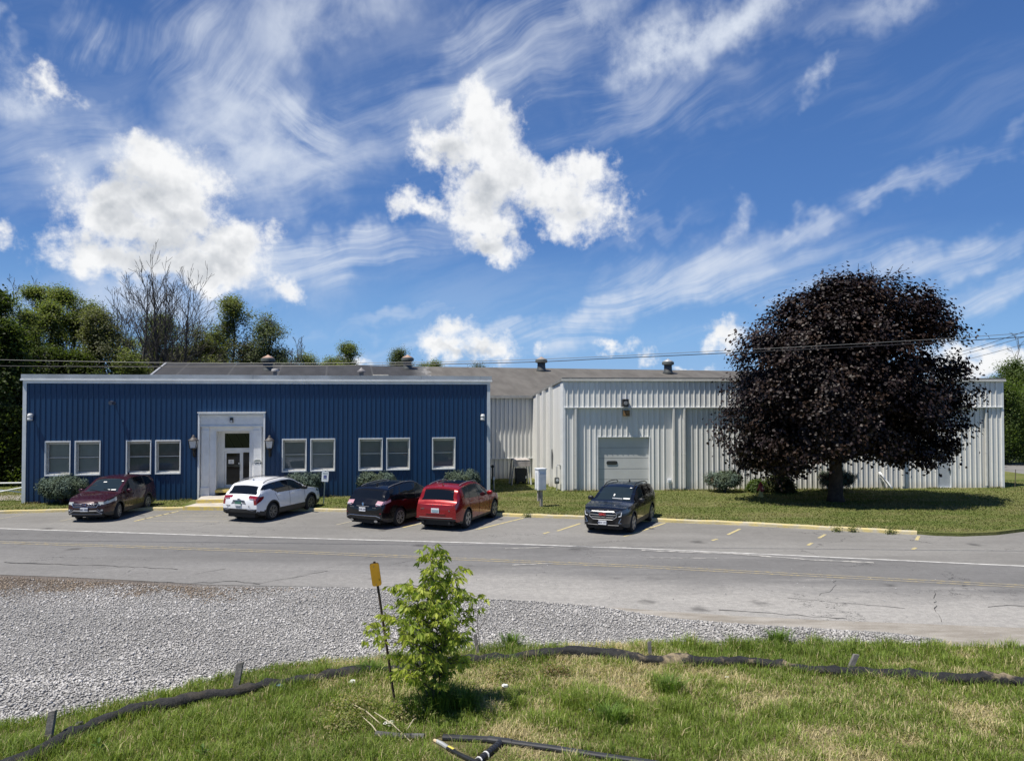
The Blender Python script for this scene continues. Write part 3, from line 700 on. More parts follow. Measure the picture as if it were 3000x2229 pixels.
# portico
def portico():
    a, b, t = px0, px1, pz1
    fz = 0.30                       # landing level
    cs = MB()                       # outer casing, a white box frame standing a little off the siding
    cs.box(a, a + .07, -.20, .34, -.02, t); cs.box(b - .07, b, -.20, .34, -.02, t); cs.box(a + .07, b - .07, -.20, .34, t - .06, t); cs.box(a - .03, b + .03, -.24, .3, t + .0005, t + .05)
    cs.build('portico_casing', M_WTRIM, blue)
    w0 = bw(542 + 0, 0)[0]
    L = lambda zx: bw(540 + zx / 5.507, 1300, -0.1)[0]        # from the enlarged picture's columns
    Z = lambda zy: bw(680, 1180 + zy / 5.507, -0.1)[1]
    d0, d1 = L(495), L(1050); dt = Z(455)
    dj0, dj1 = L(600), L(1046)
    fc = MB()                       # the flat face behind the pilasters with the door recess cut through
    fc.box(a + .07, d0, .16, .30, 0, t - .06); fc.box(d1, b - .07, .16, .30, 0, t - .06); fc.box(d0, d1, .16, .30, dt, t - .06)
    fc.box(d0 - .16, d0, .30, 1.05, 0, dt + .2); fc.box(d1, d1 + .16, .30, 1.05, 0, dt + .2); fc.box(d0, d1, .30, 1.05, dt, dt + .2)
    fc.box(d0 + .0, d0 + .05, .13, .16, fz, dt); fc.box(d1 - .0, d1 + .05, .13, .16, fz, dt)
    fc.build('portico_face', M_STUC, blue)
    for (p, q) in ((L(280), L(402)), (L(1122), L(1248))):
        pl = MB(); zt = Z(462)
        pl.box(p, q, .03, .158, fz + .28, zt); pl.bbox(p - .03, q + .03, -.02, .157, -.02, fz + .279, .012)
        pl.box(p - .02, q + .02, .0, .157, zt + .001, zt + .07); pl.box(p, q, .03, .157, zt + .071, Z(385) - .002); pl.build('pilaster', M_STUC, blue)
    en = MB(); e0, e1 = a + .075, b - .075
    en.box(e0, e1, .00, .158, Z(385), Z(340)); en.box(e0, e1, -.06, .158, Z(384.5) + .01, Z(384.5) + .05); en.box(e0, e1, -.03, .157, Z(339.5), Z(215)); en.box(e0, e1, -.09, .157, Z(214.5), Z(195)); 
    n = 56
    for i in range(n):
        x = e0 + (e1 - e0) * (i + .2) / n; en.box(x, x + (e1 - e0) / n * .55, -.11, .15, Z(194.5), Z(180))
    en.build('entablature', M_STUC, blue)
    # entrance screen: transom, leaf, sidelight
    y = 0.92
    fr = MB(); dz0 = fz + .14
    tz0, tz1 = Z(745), Z(505); hz = Z(800)
    fr.box(d0, dj0, y, y + .1, dz0, dt); fr.box(dj1, d1, y, y + .1, dz0, dt); fr.box(dj0, dj1, y, y + .1, hz, tz0); fr.box(dj0, dj1, y, y + .1, tz1, dt)
    ms = L(895); fr.box(ms - .05, ms + .03, y, y + .1, dz0, hz); fr.box(ms + .03, dj1, y, y + .1, hz - .06, hz - .0005); fr.box(ms + .03, dj1, y, y + .1, dz0, dz0 + .12)
    fr.build('door_frame', M_WTRIM, blue)
    tp = MB(); tp.quad((dj0, y + .05, tz0), (dj1, y + .05, tz0), (dj1, y + .05, tz1), (dj0, y + .05, tz1)); tp.build('transom_pane', M_DOORGL, blue, fix=False)
    sl = MB(); sl.quad((ms + .03, y + .05, dz0 + .12), (dj1, y + .05, dz0 + .12), (dj1, y + .05, hz - .06), (ms + .03, y + .05, hz - .06)); sl.build('sidelight_pane', M_DOORGL, blue, fix=False)
    dl = MB(); p, q = dj0 + .01, ms - .055; f = .075; yy = y + .02
    dl.box(p, p + f, yy, yy + .05, dz0, hz - .005); dl.box(q - f, q, yy, yy + .05, dz0, hz - .005); dl.box(p + f, q - f, yy, yy + .05, hz - .095, hz - .005); dl.box(p + f, q - f, yy, yy + .05, dz0, dz0 + .16)
    door = dl.build('door', M_WTRIM, blue)
    dp = MB(); dp.quad((p + f, yy + .025, dz0 + .16), (q - f, yy + .025, dz0 + .16), (q - f, yy + .025, hz - .095), (p + f, yy + .025, hz - .095)); dp.build('pane', M_DOORGL, door, fix=False)
    hd = MB(); hd.tube([(q - .05, yy - .07, dz0 + .85), (q - .05, yy - .07, dz0 + 1.25)], .016, 8); hd.tube([(q - .05, yy, dz0 + .87), (q - .05, yy - .07, dz0 + .87)], .012, 6); hd.tube([(q - .05, yy, dz0 + 1.23), (q - .05, yy - .07, dz0 + 1.23)], .012, 6); hd.build('handle', M_GALV, door)
    pb = MB(); pb.bbox(p + f, q - f - .25, yy + .07, yy + .10, dz0 + 1.06, dz0 + 1.11, .005); pb.bbox(q - f - .30, q - f, yy + .06, yy + .11, dz0 + 1.03, dz0 + 1.13, .01); pb.build('push_bar', M_GALV, door)
    nt = MB(); X0, X1 = L(662), L(752); nt.box(X0, X1, yy + .008, yy + .014, Z(1005), Z(937)); nt.build('notice', M_PAPER, door)
    n2 = MB(); n2.box(X0 + (X1 - X0) * .35, X0 + (X1 - X0) * .68, yy + .004, yy + .007, Z(961), Z(953)); 
    for k in range(4): n2.box(X0 + (X1 - X0) * .25, X0 + (X1 - X0) * .75, yy + .004, yy + .007, Z(975 + k * 6), Z(973 + k * 6))
    n2.build('notice_print', mat('grey_print', (0.25, 0.26, 0.27), .8), door)
    st = MB(); st.box(L(825), L(866), yy + .008, yy + .014, Z(1012), Z(990)); st.build('sticker', M_PAPER, door)
    # foyer behind the glass: sloping dark ceiling with beams, back wall
    fo = MB(); fo.box(d0, d1, 3.4, 3.5, 0, dt + .2); fo.box(d0 - .05, d0, 1.05, 3.4, 0, dt + .2); fo.box(d1, d1 + .05, 1.05, 3.4, 0, dt + .2); fo.box(d0, d1, 1.03, 3.4, dt + .02, dt + .08); fo.box(d0, d1, .3, 3.4, .28, fz + .02)
    fo.build('foyer', mat('foyer', (0.16, 0.155, 0.13), 0.8), blue)
    bmz = MB()
    for k in range(5):
        X = d0 - .5 + k * .42
        bmz.add([(X, 1.06, tz1 + .02), (X + .05, 1.06, tz1 + .02), (X + .45, 1.06, tz0), (X + .40, 1.06, tz0)], [(0, 1, 2, 3)])
    cl = [v for v in bmz.v]
    bmz.v = [(min(max(v[0], dj0), dj1), v[1], v[2]) for v in cl]; bmz.build('foyer_beam', M_DARK, blue, fix=False)
    # lettering on the sidelight and leaf glass, too small to read
    r = random.Random(9)
    for row, (zz, h) in enumerate(((860, 34), (900, 18), (940, 26))):
        x = L(800 - row * 12); lt = MB()
        while x < L(1030):
            w = r.uniform(.03, .07)
            if not (L(866) < x < L(905)): lt.box(x, x + w * .7, yy + .012, yy + .016, Z(zz + h * .5), Z(zz - h * .5 + r.uniform(0, 8)))
            x += w + .02
        lt.build('lettering', M_INK, door)
    # threshold step painted yellow
    ts = MB(); ts.bbox(d0 + .01, d1 - .01, .10, .92, fz, fz + .14, .012); ts.build('threshold_step', M_YSTEP, blue)
    # oval address plaque on the right pilaster
    pq = thing('address_plaque', 'white oval address plaque with dark number on the right pilaster of the portico', 'sign', BO + Matrix.Rotation(BYAW, 3, 'Z') @ Vector(((L(1122) + L(1248)) / 2, .03, Z(945))), BYAW)
    ob = MB(); ob.prism([(0.36 * .55 * math.cos(i * math.tau / 28) * (1 if abs(math.cos(i * math.tau / 28)) < .8 else 1.02), .085 * math.sin(i * math.tau / 28)) for i in range(28)], 0, .02)
    ob.v = [(x, -z, y + .03) for x, y, z in ob.v]; ob.build('plate', M_PAPER, pq)
    tl = MB(); r = random.Random(3)
    for zz, hw in ((.055, .10), (.012, .155)):
        x = -hw
        while x < hw: w = r.uniform(.012, .03); tl.box(x, x + w, -.0245, -.0205, zz - .013, zz + .013); x += w + .008
    tl.build('plate_print', mat('plaque_print', (0.09, 0.13, 0.11), .7), pq)
    text('lettering', '1 CW 42', .125, M_INK, pq, (0, -.006, -.10), bold=.004)
    # flood lamp on the frieze
    fl = thing('wall_light', 'small black wall light with white lens centred over the entrance', 'light', BO + Matrix.Rotation(BYAW, 3, 'Z') @ Vector((L(770), -.03, Z(280))), BYAW)
    bx = MB(); bx.bbox(-.075, .075, -.11, 0, -.11, .13, .012); bx.build('housing', M_BLACK, fl); ln = MB(); ln.bbox(-.05, .05, -.135, -.109, -.10, .01, .01); ln.build('lens', M_FROST, fl)
portico()

# walk and steps in front of the portico
def walk():
    y0 = P(573, 1474, .15); pr = Matrix.Rotation(-BYAW, 3, 'Z')
    loc = lambda v: pr @ (v - BO)
    def slab(name, pts, z0, z1, m): 
        mb = MB(); mb.prism([(p.x, p.y) for p in pts], z0, z1); o = mb.build(name, m); o['kind'] = 'structure'; return o
    a, b, c, d = P(536, 1494, 0), P(680, 1494, 0), P(792, 1470, .15), P(574, 1474, .15)
    e = P(800, 1495, 0)
    slab('walk', [a + Vector((0, .12, 0)), e + Vector((0, .12, 0)), c, d], -.05, .15, M_CONC)
    g, h = P(585, 1453, .3), P(790, 1451, .3)
    slab('walk_landing', [d + Vector((0, .14, 0)), c + Vector((0, .14, 0)), h + Vector((0, .2, 0)), g + Vector((0, .35, 0))], .05, .30, M_CONC)
    n1 = MB(); n1.prism([(a.x, a.y), (e.x, e.y), (e.x, e.y + .119), (a.x, a.y + .119)], -.05, .156); o = n1.build('step_nosing', M_YSTEP); o['kind'] = 'structure'
    n2 = MB(); n2.prism([(d.x, d.y), (c.x, c.y), (c.x, c.y + .139), (d.x, d.y + .139)], .05, .306); o = n2.build('step_nosing', M_YSTEP); o['kind'] = 'structure'
walk()

# lanterns, flood lamps on the blue wall
def lantern(px, label):
    x, z = bw(px, 1316, 0.30)
    w = BO + Matrix.Rotation(BYAW, 3, 'Z') @ Vector((x, 0, 0)); w.z = BO.z + bw(px, 1336, .3)[1]
    t = thing('wall_lantern', label, 'lantern', w, BYAW, 'lanterns beside the portico')
    br = MB(); br.bbox(-.07, .07, -.05, -.001, -.05, .34, .012); br.tube([(0, -.04, .0), (0, -.14, -.04), (0, -.26, .02), (0, -.30, .16), (0, -.30, .34)], [.03, .035, .04, .04, .05], 10); br.tube([(0, -.05, .26), (0, -.18, .30), (0, -.29, .22)], .025, 8); br.lathe([(.03, .30), (.12, .34), (.15, .37)], (0, -.30, 0), 14); br.build('bracket', M_BLACK, t)
    gl = MB(); gl.add([(-.13, -.43, .40), (.13, -.43, .40), (.13, -.17, .40), (-.13, -.17, .40), (-.18, -.48, .74), (.18, -.48, .74), (.18, -.12, .74), (-.18, -.12, .74)], [(0, 3, 2, 1), (4, 5, 6, 7), (0, 1, 5, 4), (1, 2, 6, 5), (2, 3, 7, 6), (3, 0, 4, 7)]); gl.build('glass', M_FROST, t)
    cg = MB(); cg.box(-.15, .15, -.45, -.15, .37, .40)
    for sx in (-1, 1):
        for sy in (-1, 1): cg.tube([(.135 * sx, -.30 + .135 * sy, .39), (.187 * sx, -.30 + .187 * sy, .75)], .020, 6)
    cg.build('cage', M_BLACK, t)
    cpp = MB(); cpp.lathe([(.25, .745), (.255, .765), (.15, .84), (.09, .90), (.07, .93), (.075, .955), (.045, 1.0), (.012, 1.02)], (0, -.30, 0), 16); cpp.build('cap', mat('weathered_cap', (0.075, 0.066, 0.062), .6, var=.2), t, smooth=True)
lantern(566.5, 'black wall lantern on the blue wall to the left of the white portico')
lantern(789.5, 'black wall lantern on the blue wall to the right of the white portico')
def floodlamp(px, py, label, m, kind=0):
    x, z = bw(px, py, .15); t = thing('security_light', label, 'light', BO + Matrix.Rotation(BYAW, 3, 'Z') @ Vector((x, 0, z)), BYAW)
    if kind == 0:
        b = MB(); b.bbox(-.06, .06, -.05, -.001, -.02, .12, .01); b.tube([(0, -.03, .08), (0, -.20, .10)], .03, 8); b.build('bracket', m, t)
        h = MB(); h.lathe([(.05, .16), (.09, .14), (.115, .06), (.115, -.02)], (0, -.20, 0), 14); h.build('housing', m, t, smooth=True); l = MB(); l.lathe([(.105, -.021), (.115, -.12), (.10, -.17)], (0, -.20, 0), 14); l.build('lens', M_FROST, t, smooth=True)
    else:
        b = MB(); b.lathe([(.07, -.001), (.07, -.03), (.03, -.04)], (0, 0, 0), 12, 'Y'); b.tube([(0, -.03, 0), (-.03, -.22, .03)], .022, 8); b.build('bracket', m, t)
        h = MB(); h.tube([(.03, -.14, .03), (-.02, -.26, .03), (-.07, -.38, .01)], [.05, .085, .10], 12); h.build('housing', m, t)
floodlamp(89.4, 1221, 'white security light on the blue wall above the leftmost window', M_LAMPG)
floodlamp(1414, 1222, 'white security light on the blue wall beside its right corner trim', M_LAMPG)
floodlamp(332, 1181, 'dark bullet security light high on the blue wall between two window pairs', mat('dark_blue_metal', (0.05, 0.06, 0.09), .5), 1)

# ------------------------------------------------------------------ factory hall with the low gable roof behind
HYAW = R(12.8); HO = Vector((0, 47.0, LZ)); hd_, hn_ = Vector((math.cos(HYAW), math.sin(HYAW), 0)), Vector((-math.sin(HYAW), math.cos(HYAW), 0))
XL, XR, HD = -21.75, 34.7, 10.1
hall = thing('factory_hall', 'long low factory hall with a grey and tan gable roof behind the blue office', 'building', HO, HYAW)
EZ = 5.17 - LZ
rz = lambda x: 7.39 - LZ - (x + 21.75) * 0.0055
hw = MB(); ledge = on_wall(1500, 1342, HO, HYAW)[1]
ribbed(hw, -21.5, 34.5, ledge, EZ - .08, [], 0.262, 0.0, 0.085, 0.04, phase=.35)
ribbed(hw, -21.5, 34.5, 0, ledge - .03, [], 0.262, 0.10, 0.07, 0.035, phase=.15)
hw.quad((-21.5, .0, ledge - .03), (34.5, .0, ledge - .03), (34.5, .11, ledge - .03), (-21.5, .11, ledge - .03))
for x in (-21.5, 34.5): hw.poly([(x, .1, 0), (x, 2 * HD - .1, 0), (x, 2 * HD - .1, EZ - .05), (x, HD, rz(x) - .12), (x, .1, EZ - .05)])
hw.quad((-21.5, 2 * HD - .1, 0), (34.5, 2 * HD - .1, 0), (34.5, 2 * HD - .1, EZ - .05), (-21.5, 2 * HD - .1, EZ - .05))
hw.build('wall', M_WSID, hall, fix=False)
lg = MB(); lg.bbox(-21.5, 34.5, -.06, .0, ledge - .035, ledge + .02, .006); lg.build('ledge_trim', M_WTRIM, hall)
def roof_mat():
    m, t, b, co = gm('membrane_roof')
    sp = t.node('ShaderNodeSeparateXYZ'); t.l.new(co, sp.inputs[0])
    n = t.noise(co, 1.2, 7, 0.65); n2 = t.noise(t.mapping(co, scale=(1.3, .35, 1)), 1.0, 5, 0.6)
    edge = t.math('ADD', sp.outputs[0], t.math('MULTIPLY', t.math('SUBTRACT', n, 0.5), 2.0))
    edge = t.math('ADD', edge, t.math('MULTIPLY', sp.outputs[1], -0.10))
    k = t.ramp(edge, -5.05, -4.95, smooth=False)
    pat = t.ramp(edge, -6.4, -5.0)
    dark = t.mix(t.ramp(n2, .3, .7), (0.020, 0.020, 0.021), (0.034, 0.034, 0.036))
    dark = t.mix(t.math('MULTIPLY', pat, 0.6), dark, (0.17, 0.17, 0.165))
    lite = t.mix(t.ramp(n2, .3, .7), (0.085, 0.077, 0.065), (0.128, 0.118, 0.102))
    ww = t.ramp(t.math('MODULO', t.math('ADD', sp.outputs[0], 60), 3.05), 0.05, 0.16, 1, 0)
    dark = t.mix(t.math('MULTIPLY', ww, 0.55), dark, (0.075, 0.075, 0.075))
    c = t.mix(k, dark, lite)
    rim = t.math('MULTIPLY', t.ramp(edge, -5.25, -5.02), t.math('SUBTRACT', 1.0, k))
    c = t.mix(t.math('MULTIPLY', rim, 0.8), c, (0.26, 0.25, 0.235))
    t.l.new(c, b.inputs['Base Color']); b.inputs['Roughness'].default_value = 0.8; bumpto(t, b, n, 0.3, 0.05)
    return m
rr = MB()
for s in range(12):
    xa = XL + (XR - XL) * s / 12; xb = XL + (XR - XL) * (s + 1) / 12
    rr.quad((xa, -.25, EZ - .02), (xb, -.25, EZ - .02), (xb, HD, rz(xb)), (xa, HD, rz(xa))); rr.quad((xa, HD, rz(xa)), (xb, HD, rz(xb)), (xb, 2 * HD + .25, EZ - .02), (xa, 2 * HD + .25, EZ - .02))
for x in (XL, XR): rr.add([(x, -.25, EZ - .14), (x, HD, rz(x) - .12), (x, 2 * HD + .25, EZ - .14), (x, 2 * HD + .25, EZ - .021), (x, HD, rz(x) - .001), (x, -.25, EZ - .021)], [(0, 1, 4, 5), (1, 2, 3, 4)])
for y, y2 in ((-.25, .05), (2 * HD + .25, 2 * HD - .05)): rr.quad((XL, y2, EZ - .10), (XR, y2, EZ - .10), (XR, y, EZ - .10), (XL, y, EZ - .10))
hroof = rr.build('roof', roof_mat(), hall, fix=False)
ef = MB(); ef.box(XL, XR, -.30, -.252, EZ - .15, EZ + .01); ef.build('eave_gutter', mat('tan_grey_gutter', (0.42, 0.41, 0.37), .6, var=.15), hall)
rk = MB(); rk.add([(XL - .05, -.3, EZ - .16), (XL - .05, HD, rz(XL) - .14), (XL - .05, HD, rz(XL) + .04), (XL - .05, -.3, EZ + .02), (XL + .08, -.3, EZ - .16), (XL + .08, HD, rz(XL) - .14), (XL + .08, HD, rz(XL) + .04), (XL + .08, -.3, EZ + .02)], [(0, 1, 2, 3), (4, 7, 6, 5), (3, 2, 6, 7), (0, 3, 7, 4)]); rk.build('rake_trim', M_GALV, hall)
# roof fans stand on the hall's roof (top-level things)
def hall_pt(px, py):
    d = ray(px, py); n = Vector((0, -(rz(0) - EZ), HD + .25)).normalized(); n = Matrix.Rotation(HYAW, 3, 'Z') @ n; o = HO + Vector((0, 0, EZ - .02)) + hn_ * -.25
    t = (o - Vector((0, 0, EYE))).dot(n) / d.dot(n); return Vector((0, 0, EYE)) + d * t
M_FAN = mat('roof_fan_grey', (0.065, 0.07, 0.068), 0.6, var=0.2); M_FANT = mat('fan_dome_rust', (0.40, 0.26, 0.19), .6, var=.3, vscale=5); M_FANG = mat('fan_dome_galv', (0.50, 0.50, 0.48), .45, metal=.4)
M_BAND = mat('fan_band', (0.10, 0.11, 0.10), .6, var=.2)
def roof_fan(px, py, label, topm, s=1.0):
    p = hall_pt(px, py); t = thing('roof_fan', label, 'roof ventilator', p, HYAW, 'round roof ventilators along the hall ridge')
    b = MB(); b.lathe([(.62 * s, -.18), (.40 * s, .10), (.36 * s, .28), (.35 * s, .72 * s)], n=20); b.build('base', M_FAN, t, smooth=True)
    c = MB(); c.lathe([(.36 * s, .68 * s), (.52 * s, .73 * s), (.54 * s, .76 * s), (.54 * s, .96 * s), (.50 * s, .99 * s)], n=24); c.build('band', M_BAND, t)
    d = MB(); d.lathe([(.50 * s, .985 * s), (.38 * s, 1.08 * s), (.16 * s, 1.18 * s), (.07 * s, 1.24 * s), (.02, 1.27 * s)], n=20); d.build('dome', topm, t, smooth=True)
roof_fan(785, 1087, 'dark roof ventilator with a rusty dome, widest of the four, above the white portico', M_FANT, .86)
roof_fan(1194, 1082, 'dark roof ventilator with a rusty dome near the torn edge of the dark roof', M_FANT, .82)
roof_fan(1586, 1086, 'dark roof ventilator with a brown dome above the white loading wing corner', mat('fan_dome_brown', (0.30, 0.24, 0.20), .55, var=.3), .82)
roof_fan(1957, 1092, 'roof ventilator with a bright pale dome next to the purple tree', M_FANG, .84)
def blue_roof_pt(px, py, y):
    x, z = on_wall(px, py, BO + Matrix.Rotation(BYAW, 3, 'Z') @ Vector((0, y, 0)), BYAW); return BO + Matrix.Rotation(BYAW, 3, 'Z') @ Vector((x, y, 0)) + Vector((0, 0, BH - .12)), z - (BH - .12)
for (px, py, lab, r0, cone) in ((806, 1081, 'short grey vent pipe with a pale flat cap on the blue office roof', .10, 0), (1059, 1084, 'grey vent pipe with a pointed cap beside the white roof box', .12, 1)):
    p, h = blue_roof_pt(px, py, 3.2); t = thing('vent_pipe', lab, 'vent', p, BYAW, 'vent pipes on the office roof')
    b = MB(); b.lathe([(r0 * 1.2, 0), (r0, .05), (r0, h - .12)], n=14); b.build('pipe', mat('pipe_grey', (0.14, 0.14, 0.14), .6), t); c = MB()
    c.lathe([(r0, h - .13), (r0 * 1.9, h - .12), (r0 * 1.9, h - .05), (r0 * (1.2 if cone else 1.7), h - (.0 if not cone else .0)), (.02, h + (.14 if cone else .02))], n=14); c.build('cap', mat('cap_pale', (0.42, 0.40, 0.38), .6) if not cone else mat('pipe_grey2', (0.2, 0.19, 0.19), .6), t)
p, h = blue_roof_pt(1115, 1098, 2.4); t = tag(MB().bbox(-.42, .42, -.35, .35, 0, h, .02).build('roof_box', mat('cream_box', (0.66, 0.62, 0.52), .6, var=.06)), 'cream sheet-metal box standing on the office roof', 'vent box'); t.location = p; t.rotation_euler = (0, 0, BYAW)

# ------------------------------------------------------------------ white loading wing
WO, WYAW, WL = wall_frame((1650, 1438), (2940, 1428.5))
wing = thing('loading_wing', 'white ribbed-metal building with an overhead door standing behind the purple tree', 'building', WO, WYAW)
ww = lambda px, py, off=0.0: on_wall(px, py, WO, WYAW, off)
WH = 6.07 - LZ; WB = ww(1690, 1193)[1]
back = Matrix.Rotation(-WYAW, 3, 'Z') @ hn_            # direction of the side walls in the wing's own frame
SD = (HO - WO).dot(hn_) / 1.0                          # depth to the hall's wall
RECS = 0.11
gx0, gz1 = ww(1752, 1281, -RECS); gx1 = ww(1902, 1281, -RECS)[0]
dx0, dz1 = ww(2100 + 1592 / 2.471, 1050 + 672 / 2.471, -RECS); dx1 = ww(2100 + 1697 / 2.471, 1320, -RECS)[0]
sA = ww(1692, 1300)[0]; sB = ww(1970, 1300)[0]; sC = ww(2007, 1300)[0]; sD = ww(2590, 1400)[0]; sE = ww(2650, 1400)[0]; sF = ww(2898, 1300)[0]
lw = MB(); PT = 0.285
ribbed(lw, 0.08, WL - .08, WB, WH - .12, [], PT, -0.06, 0.075, 0.044)
for (a, b, rec) in ((.08, sA, 0.0), (sA, sB, RECS), (sB, sC, 0.0), (sC, sD, RECS), (sD, sE, 0.0), (sE, sF, RECS), (sF, WL - .08, 0.0)):
    hs = [(gx0, gx1, -.1, gz1)] if a < gx0 < b else ([(dx0, dx1, -.1, dz1)] if a < dx0 < b else [])
    ribbed(lw, a, b, 0.0, WB - .04, hs, PT, rec, 0.075, 0.044, phase=.42 if rec else .55)
    for x in (a, b):
        if rec: lw.quad((x, 0, 0), (x, rec, 0), (x, rec, WB - .04), (x, 0, WB - .04))
lw.quad((.08, -.06, WB - .002), (WL - .08, -.06, WB - .002), (WL - .08, RECS, WB - .002), (.08, RECS, WB - .002))
# side walls follow the shed roof down to the hall
zb = EZ + .02
for x0_, s in ((0, 1), (WL, -1)):
    e = Vector((x0_, 0, 0)) + back * SD
    lw.poly([(x0_, 0.02, 0), (e.x, e.y, 0), (e.x, e.y, zb - .1), (x0_, .02, WH - .13)])
lw.build('wall', M_WSID, wing, fix=False)
rf = MB(); e0 = back * (SD + .5); e1 = Vector((WL, 0, 0)) + back * (SD + .5); zk = zb - .04
rf.add([(-.06, -.12, WH + .02), (WL + .06, -.12, WH + .02), (e1.x + .06, e1.y, zk), (e0.x - .06, e0.y, zk), (-.06, -.12, WH - .11), (WL + .06, -.12, WH - .11), (e1.x + .06, e1.y, zk - .13), (e0.x - .06, e0.y, zk - .13)],
       [(0, 1, 2, 3), (0, 3, 7, 4), (1, 5, 6, 2), (0, 4, 5, 1), (4, 7, 6, 5)]); rf.build('roof', mat('wing_roof', (0.24, 0.235, 0.22), .6, var=.15), wing)
fa = MB(); fa.bbox(-.10, WL + .10, -.20, -.125, WH - .135, WH - .02, .012); fa.build('gutter', mat('cream_gutter', (0.60, 0.585, 0.53), .55, var=.12, vscale=1.2), wing)
cpg = MB(); cpg.bbox(-.08, WL + .08, -.19, .10, WH - .018, WH + .06, .01); cpg.build('coping', mat('dark_grey_coping', (0.17, 0.17, 0.165), .6, var=.2), wing)
lt = MB(); lt.bbox(.05, WL - .05, -.12, -.001, WB - .035, WB + .012, .006); lt.build('ledge_trim', M_WTRIM, wing)
for x in (0.0, WL - .09):
    c = MB(); c.box(x - .02, x + .11, -.075, .10, 0, WH - .14); c.build('corner_trim', M_WTRIM, wing)
for px, y in ((1686, -.05), (1973, -.05), (2004, -.05), (2643, -.05), (2889, .0)):
    x = ww(px, 1300)[0]; c = MB(); c.bbox(x - .055, x + .055, y - .06, y + .04, .12, WB - .04, .01); c.box(x - .06, x + .06, y - .065, y + .045, 1.9, 1.93); c.build('downspout', mat('cream_downspout', (0.66, 0.65, 0.60), .5, var=.06), wing)
# overhead door: five panels, slot window
gd = MB(); n = 5; ph = (gz1 - .0) / n; yg = RECS + .16
M_GDOOR = mat('overhead_door_paint', (0.52, 0.525, 0.505), .45, var=.05, vscale=1.0)
sw0, swz = ww(1400 + 1115 / 2.965, 1050 + 905 / 2.965, -.3); sw1 = ww(1400 + 1212 / 2.965, 1355, -.3)[0]
for i in range(n): gd.bbox(gx0 + .002, gx1 - .002, yg, yg + .05, i * ph + .006, (i + 1) * ph - .006, .008)
gdoor = gd.build('overhead_door', M_GDOOR, wing)
fr = MB(); fr.box(gx0 - .05, gx0, RECS - .03, yg + .1, 0, gz1 + .05); fr.box(gx1, gx1 + .05, RECS - .03, yg + .1, 0, gz1 + .05); fr.box(gx0, gx1, RECS - .03, yg + .1, gz1, gz1 + .05); fr.build('door_frame', M_WTRIM, wing)
bk_ = MB(); bk_.box(gx0, gx1, yg + .06, yg + .09, 0, gz1); bk_.build('backing', M_DARK, gdoor)
sw = MB(); r = .10; sw.prism([(sw0 + r - r * math.cos(a), r * math.sin(a)) if k == 0 else (sw1 - r + r * math.cos(a), -r * math.sin(a) * -1 if False else r * math.sin(a)) for k, al in ((0, [R(-90 + 22.5 * q) for q in range(9)]), (1, [R(90 - 22.5 * q) for q in range(9)])) for a in al], 0, .03)
sw.v = [(x, yg - z + .005, swz + y) for x, y, z in sw.v]; sw.build('slot_window', mat('slot_glass', (0.02, 0.025, 0.025), .15), gdoor)
sd = MB(); sd.bbox(dx0 + .05, dx1 - .05, RECS + .02, RECS + .07, .04, dz1 - .05, .006); dr = sd.build('door', mat('grey_steel_door', (0.42, 0.45, 0.48), .5, var=.05), wing)
kn = MB(); kn.bbox(dx1 - .17, dx1 - .09, RECS - .06, RECS + .02, .95, 1.10, .01); kn.build('handle', M_BLACK, dr)
df = MB(); df.box(dx0, dx0 + .05, RECS - .03, RECS + .1, 0, dz1); df.box(dx1 - .05, dx1, RECS - .03, RECS + .1, 0, dz1); df.box(dx0 + .05, dx1 - .05, RECS - .03, RECS + .1, dz1 - .05, dz1); df.box(dx0 + .05, dx1 - .05, RECS - .06, RECS + .1, 0, .04); df.build('door_frame', M_WTRIM, wing)
bk_ = MB(); bk_.box(dx0, dx1, RECS + .11, RECS + .13, 0, dz1); bk_.build('backing', M_DARK, dr)
# side wall pilasters, cable (built along the side wall)
sy = math.atan2(back.y, back.x); sN = Vector((-back.y, back.x, 0))
def side_box(name, s0, s1, out, z0, z1, m):
    mb = MB(); q = lambda s, o, z: tuple(back * s + sN * o + Vector((0, 0, z)))
    za = lambda s: z1 if z1 is not None else WH - .16 - (WH - zb) * s / SD
    mb.add([q(s0, .0, z0), q(s1, .0, z0), q(s1, out, z0), q(s0, out, z0), q(s0, .0, za(s0)), q(s1, .0, za(s1)), q(s1, out, za(s1)), q(s0, out, za(s0))], [(0, 3, 2, 1), (4, 5, 6, 7), (0, 1, 5, 4), (1, 2, 6, 5), (2, 3, 7, 6), (3, 0, 4, 7)])
    return mb.build(name, m, wing)
for s in (1.9, 3.3, 4.6): side_box('side_pilaster', SD * s / 6.4, SD * (s + .32) / 6.4, .17, 0, None, M_WSID)
side_box('side_trim', .0, .42, .03, 0, None, M_WTRIM)
cb = MB(); sc = SD * .30; q = lambda s, o, z: back * s + sN * o + Vector((0, 0, z))
cb.tube([q(sc, .03, 3.6), q(sc + .12, .05, 3.55), q(sc + .1, .06, 2.6), q(sc - .05, .06, 1.8), q(sc, .06, 1.0), q(sc + .15, .09, .35), q(sc + .5, .14, .06)], .028, 7); cb.build('cable', M_BLACK, wing)
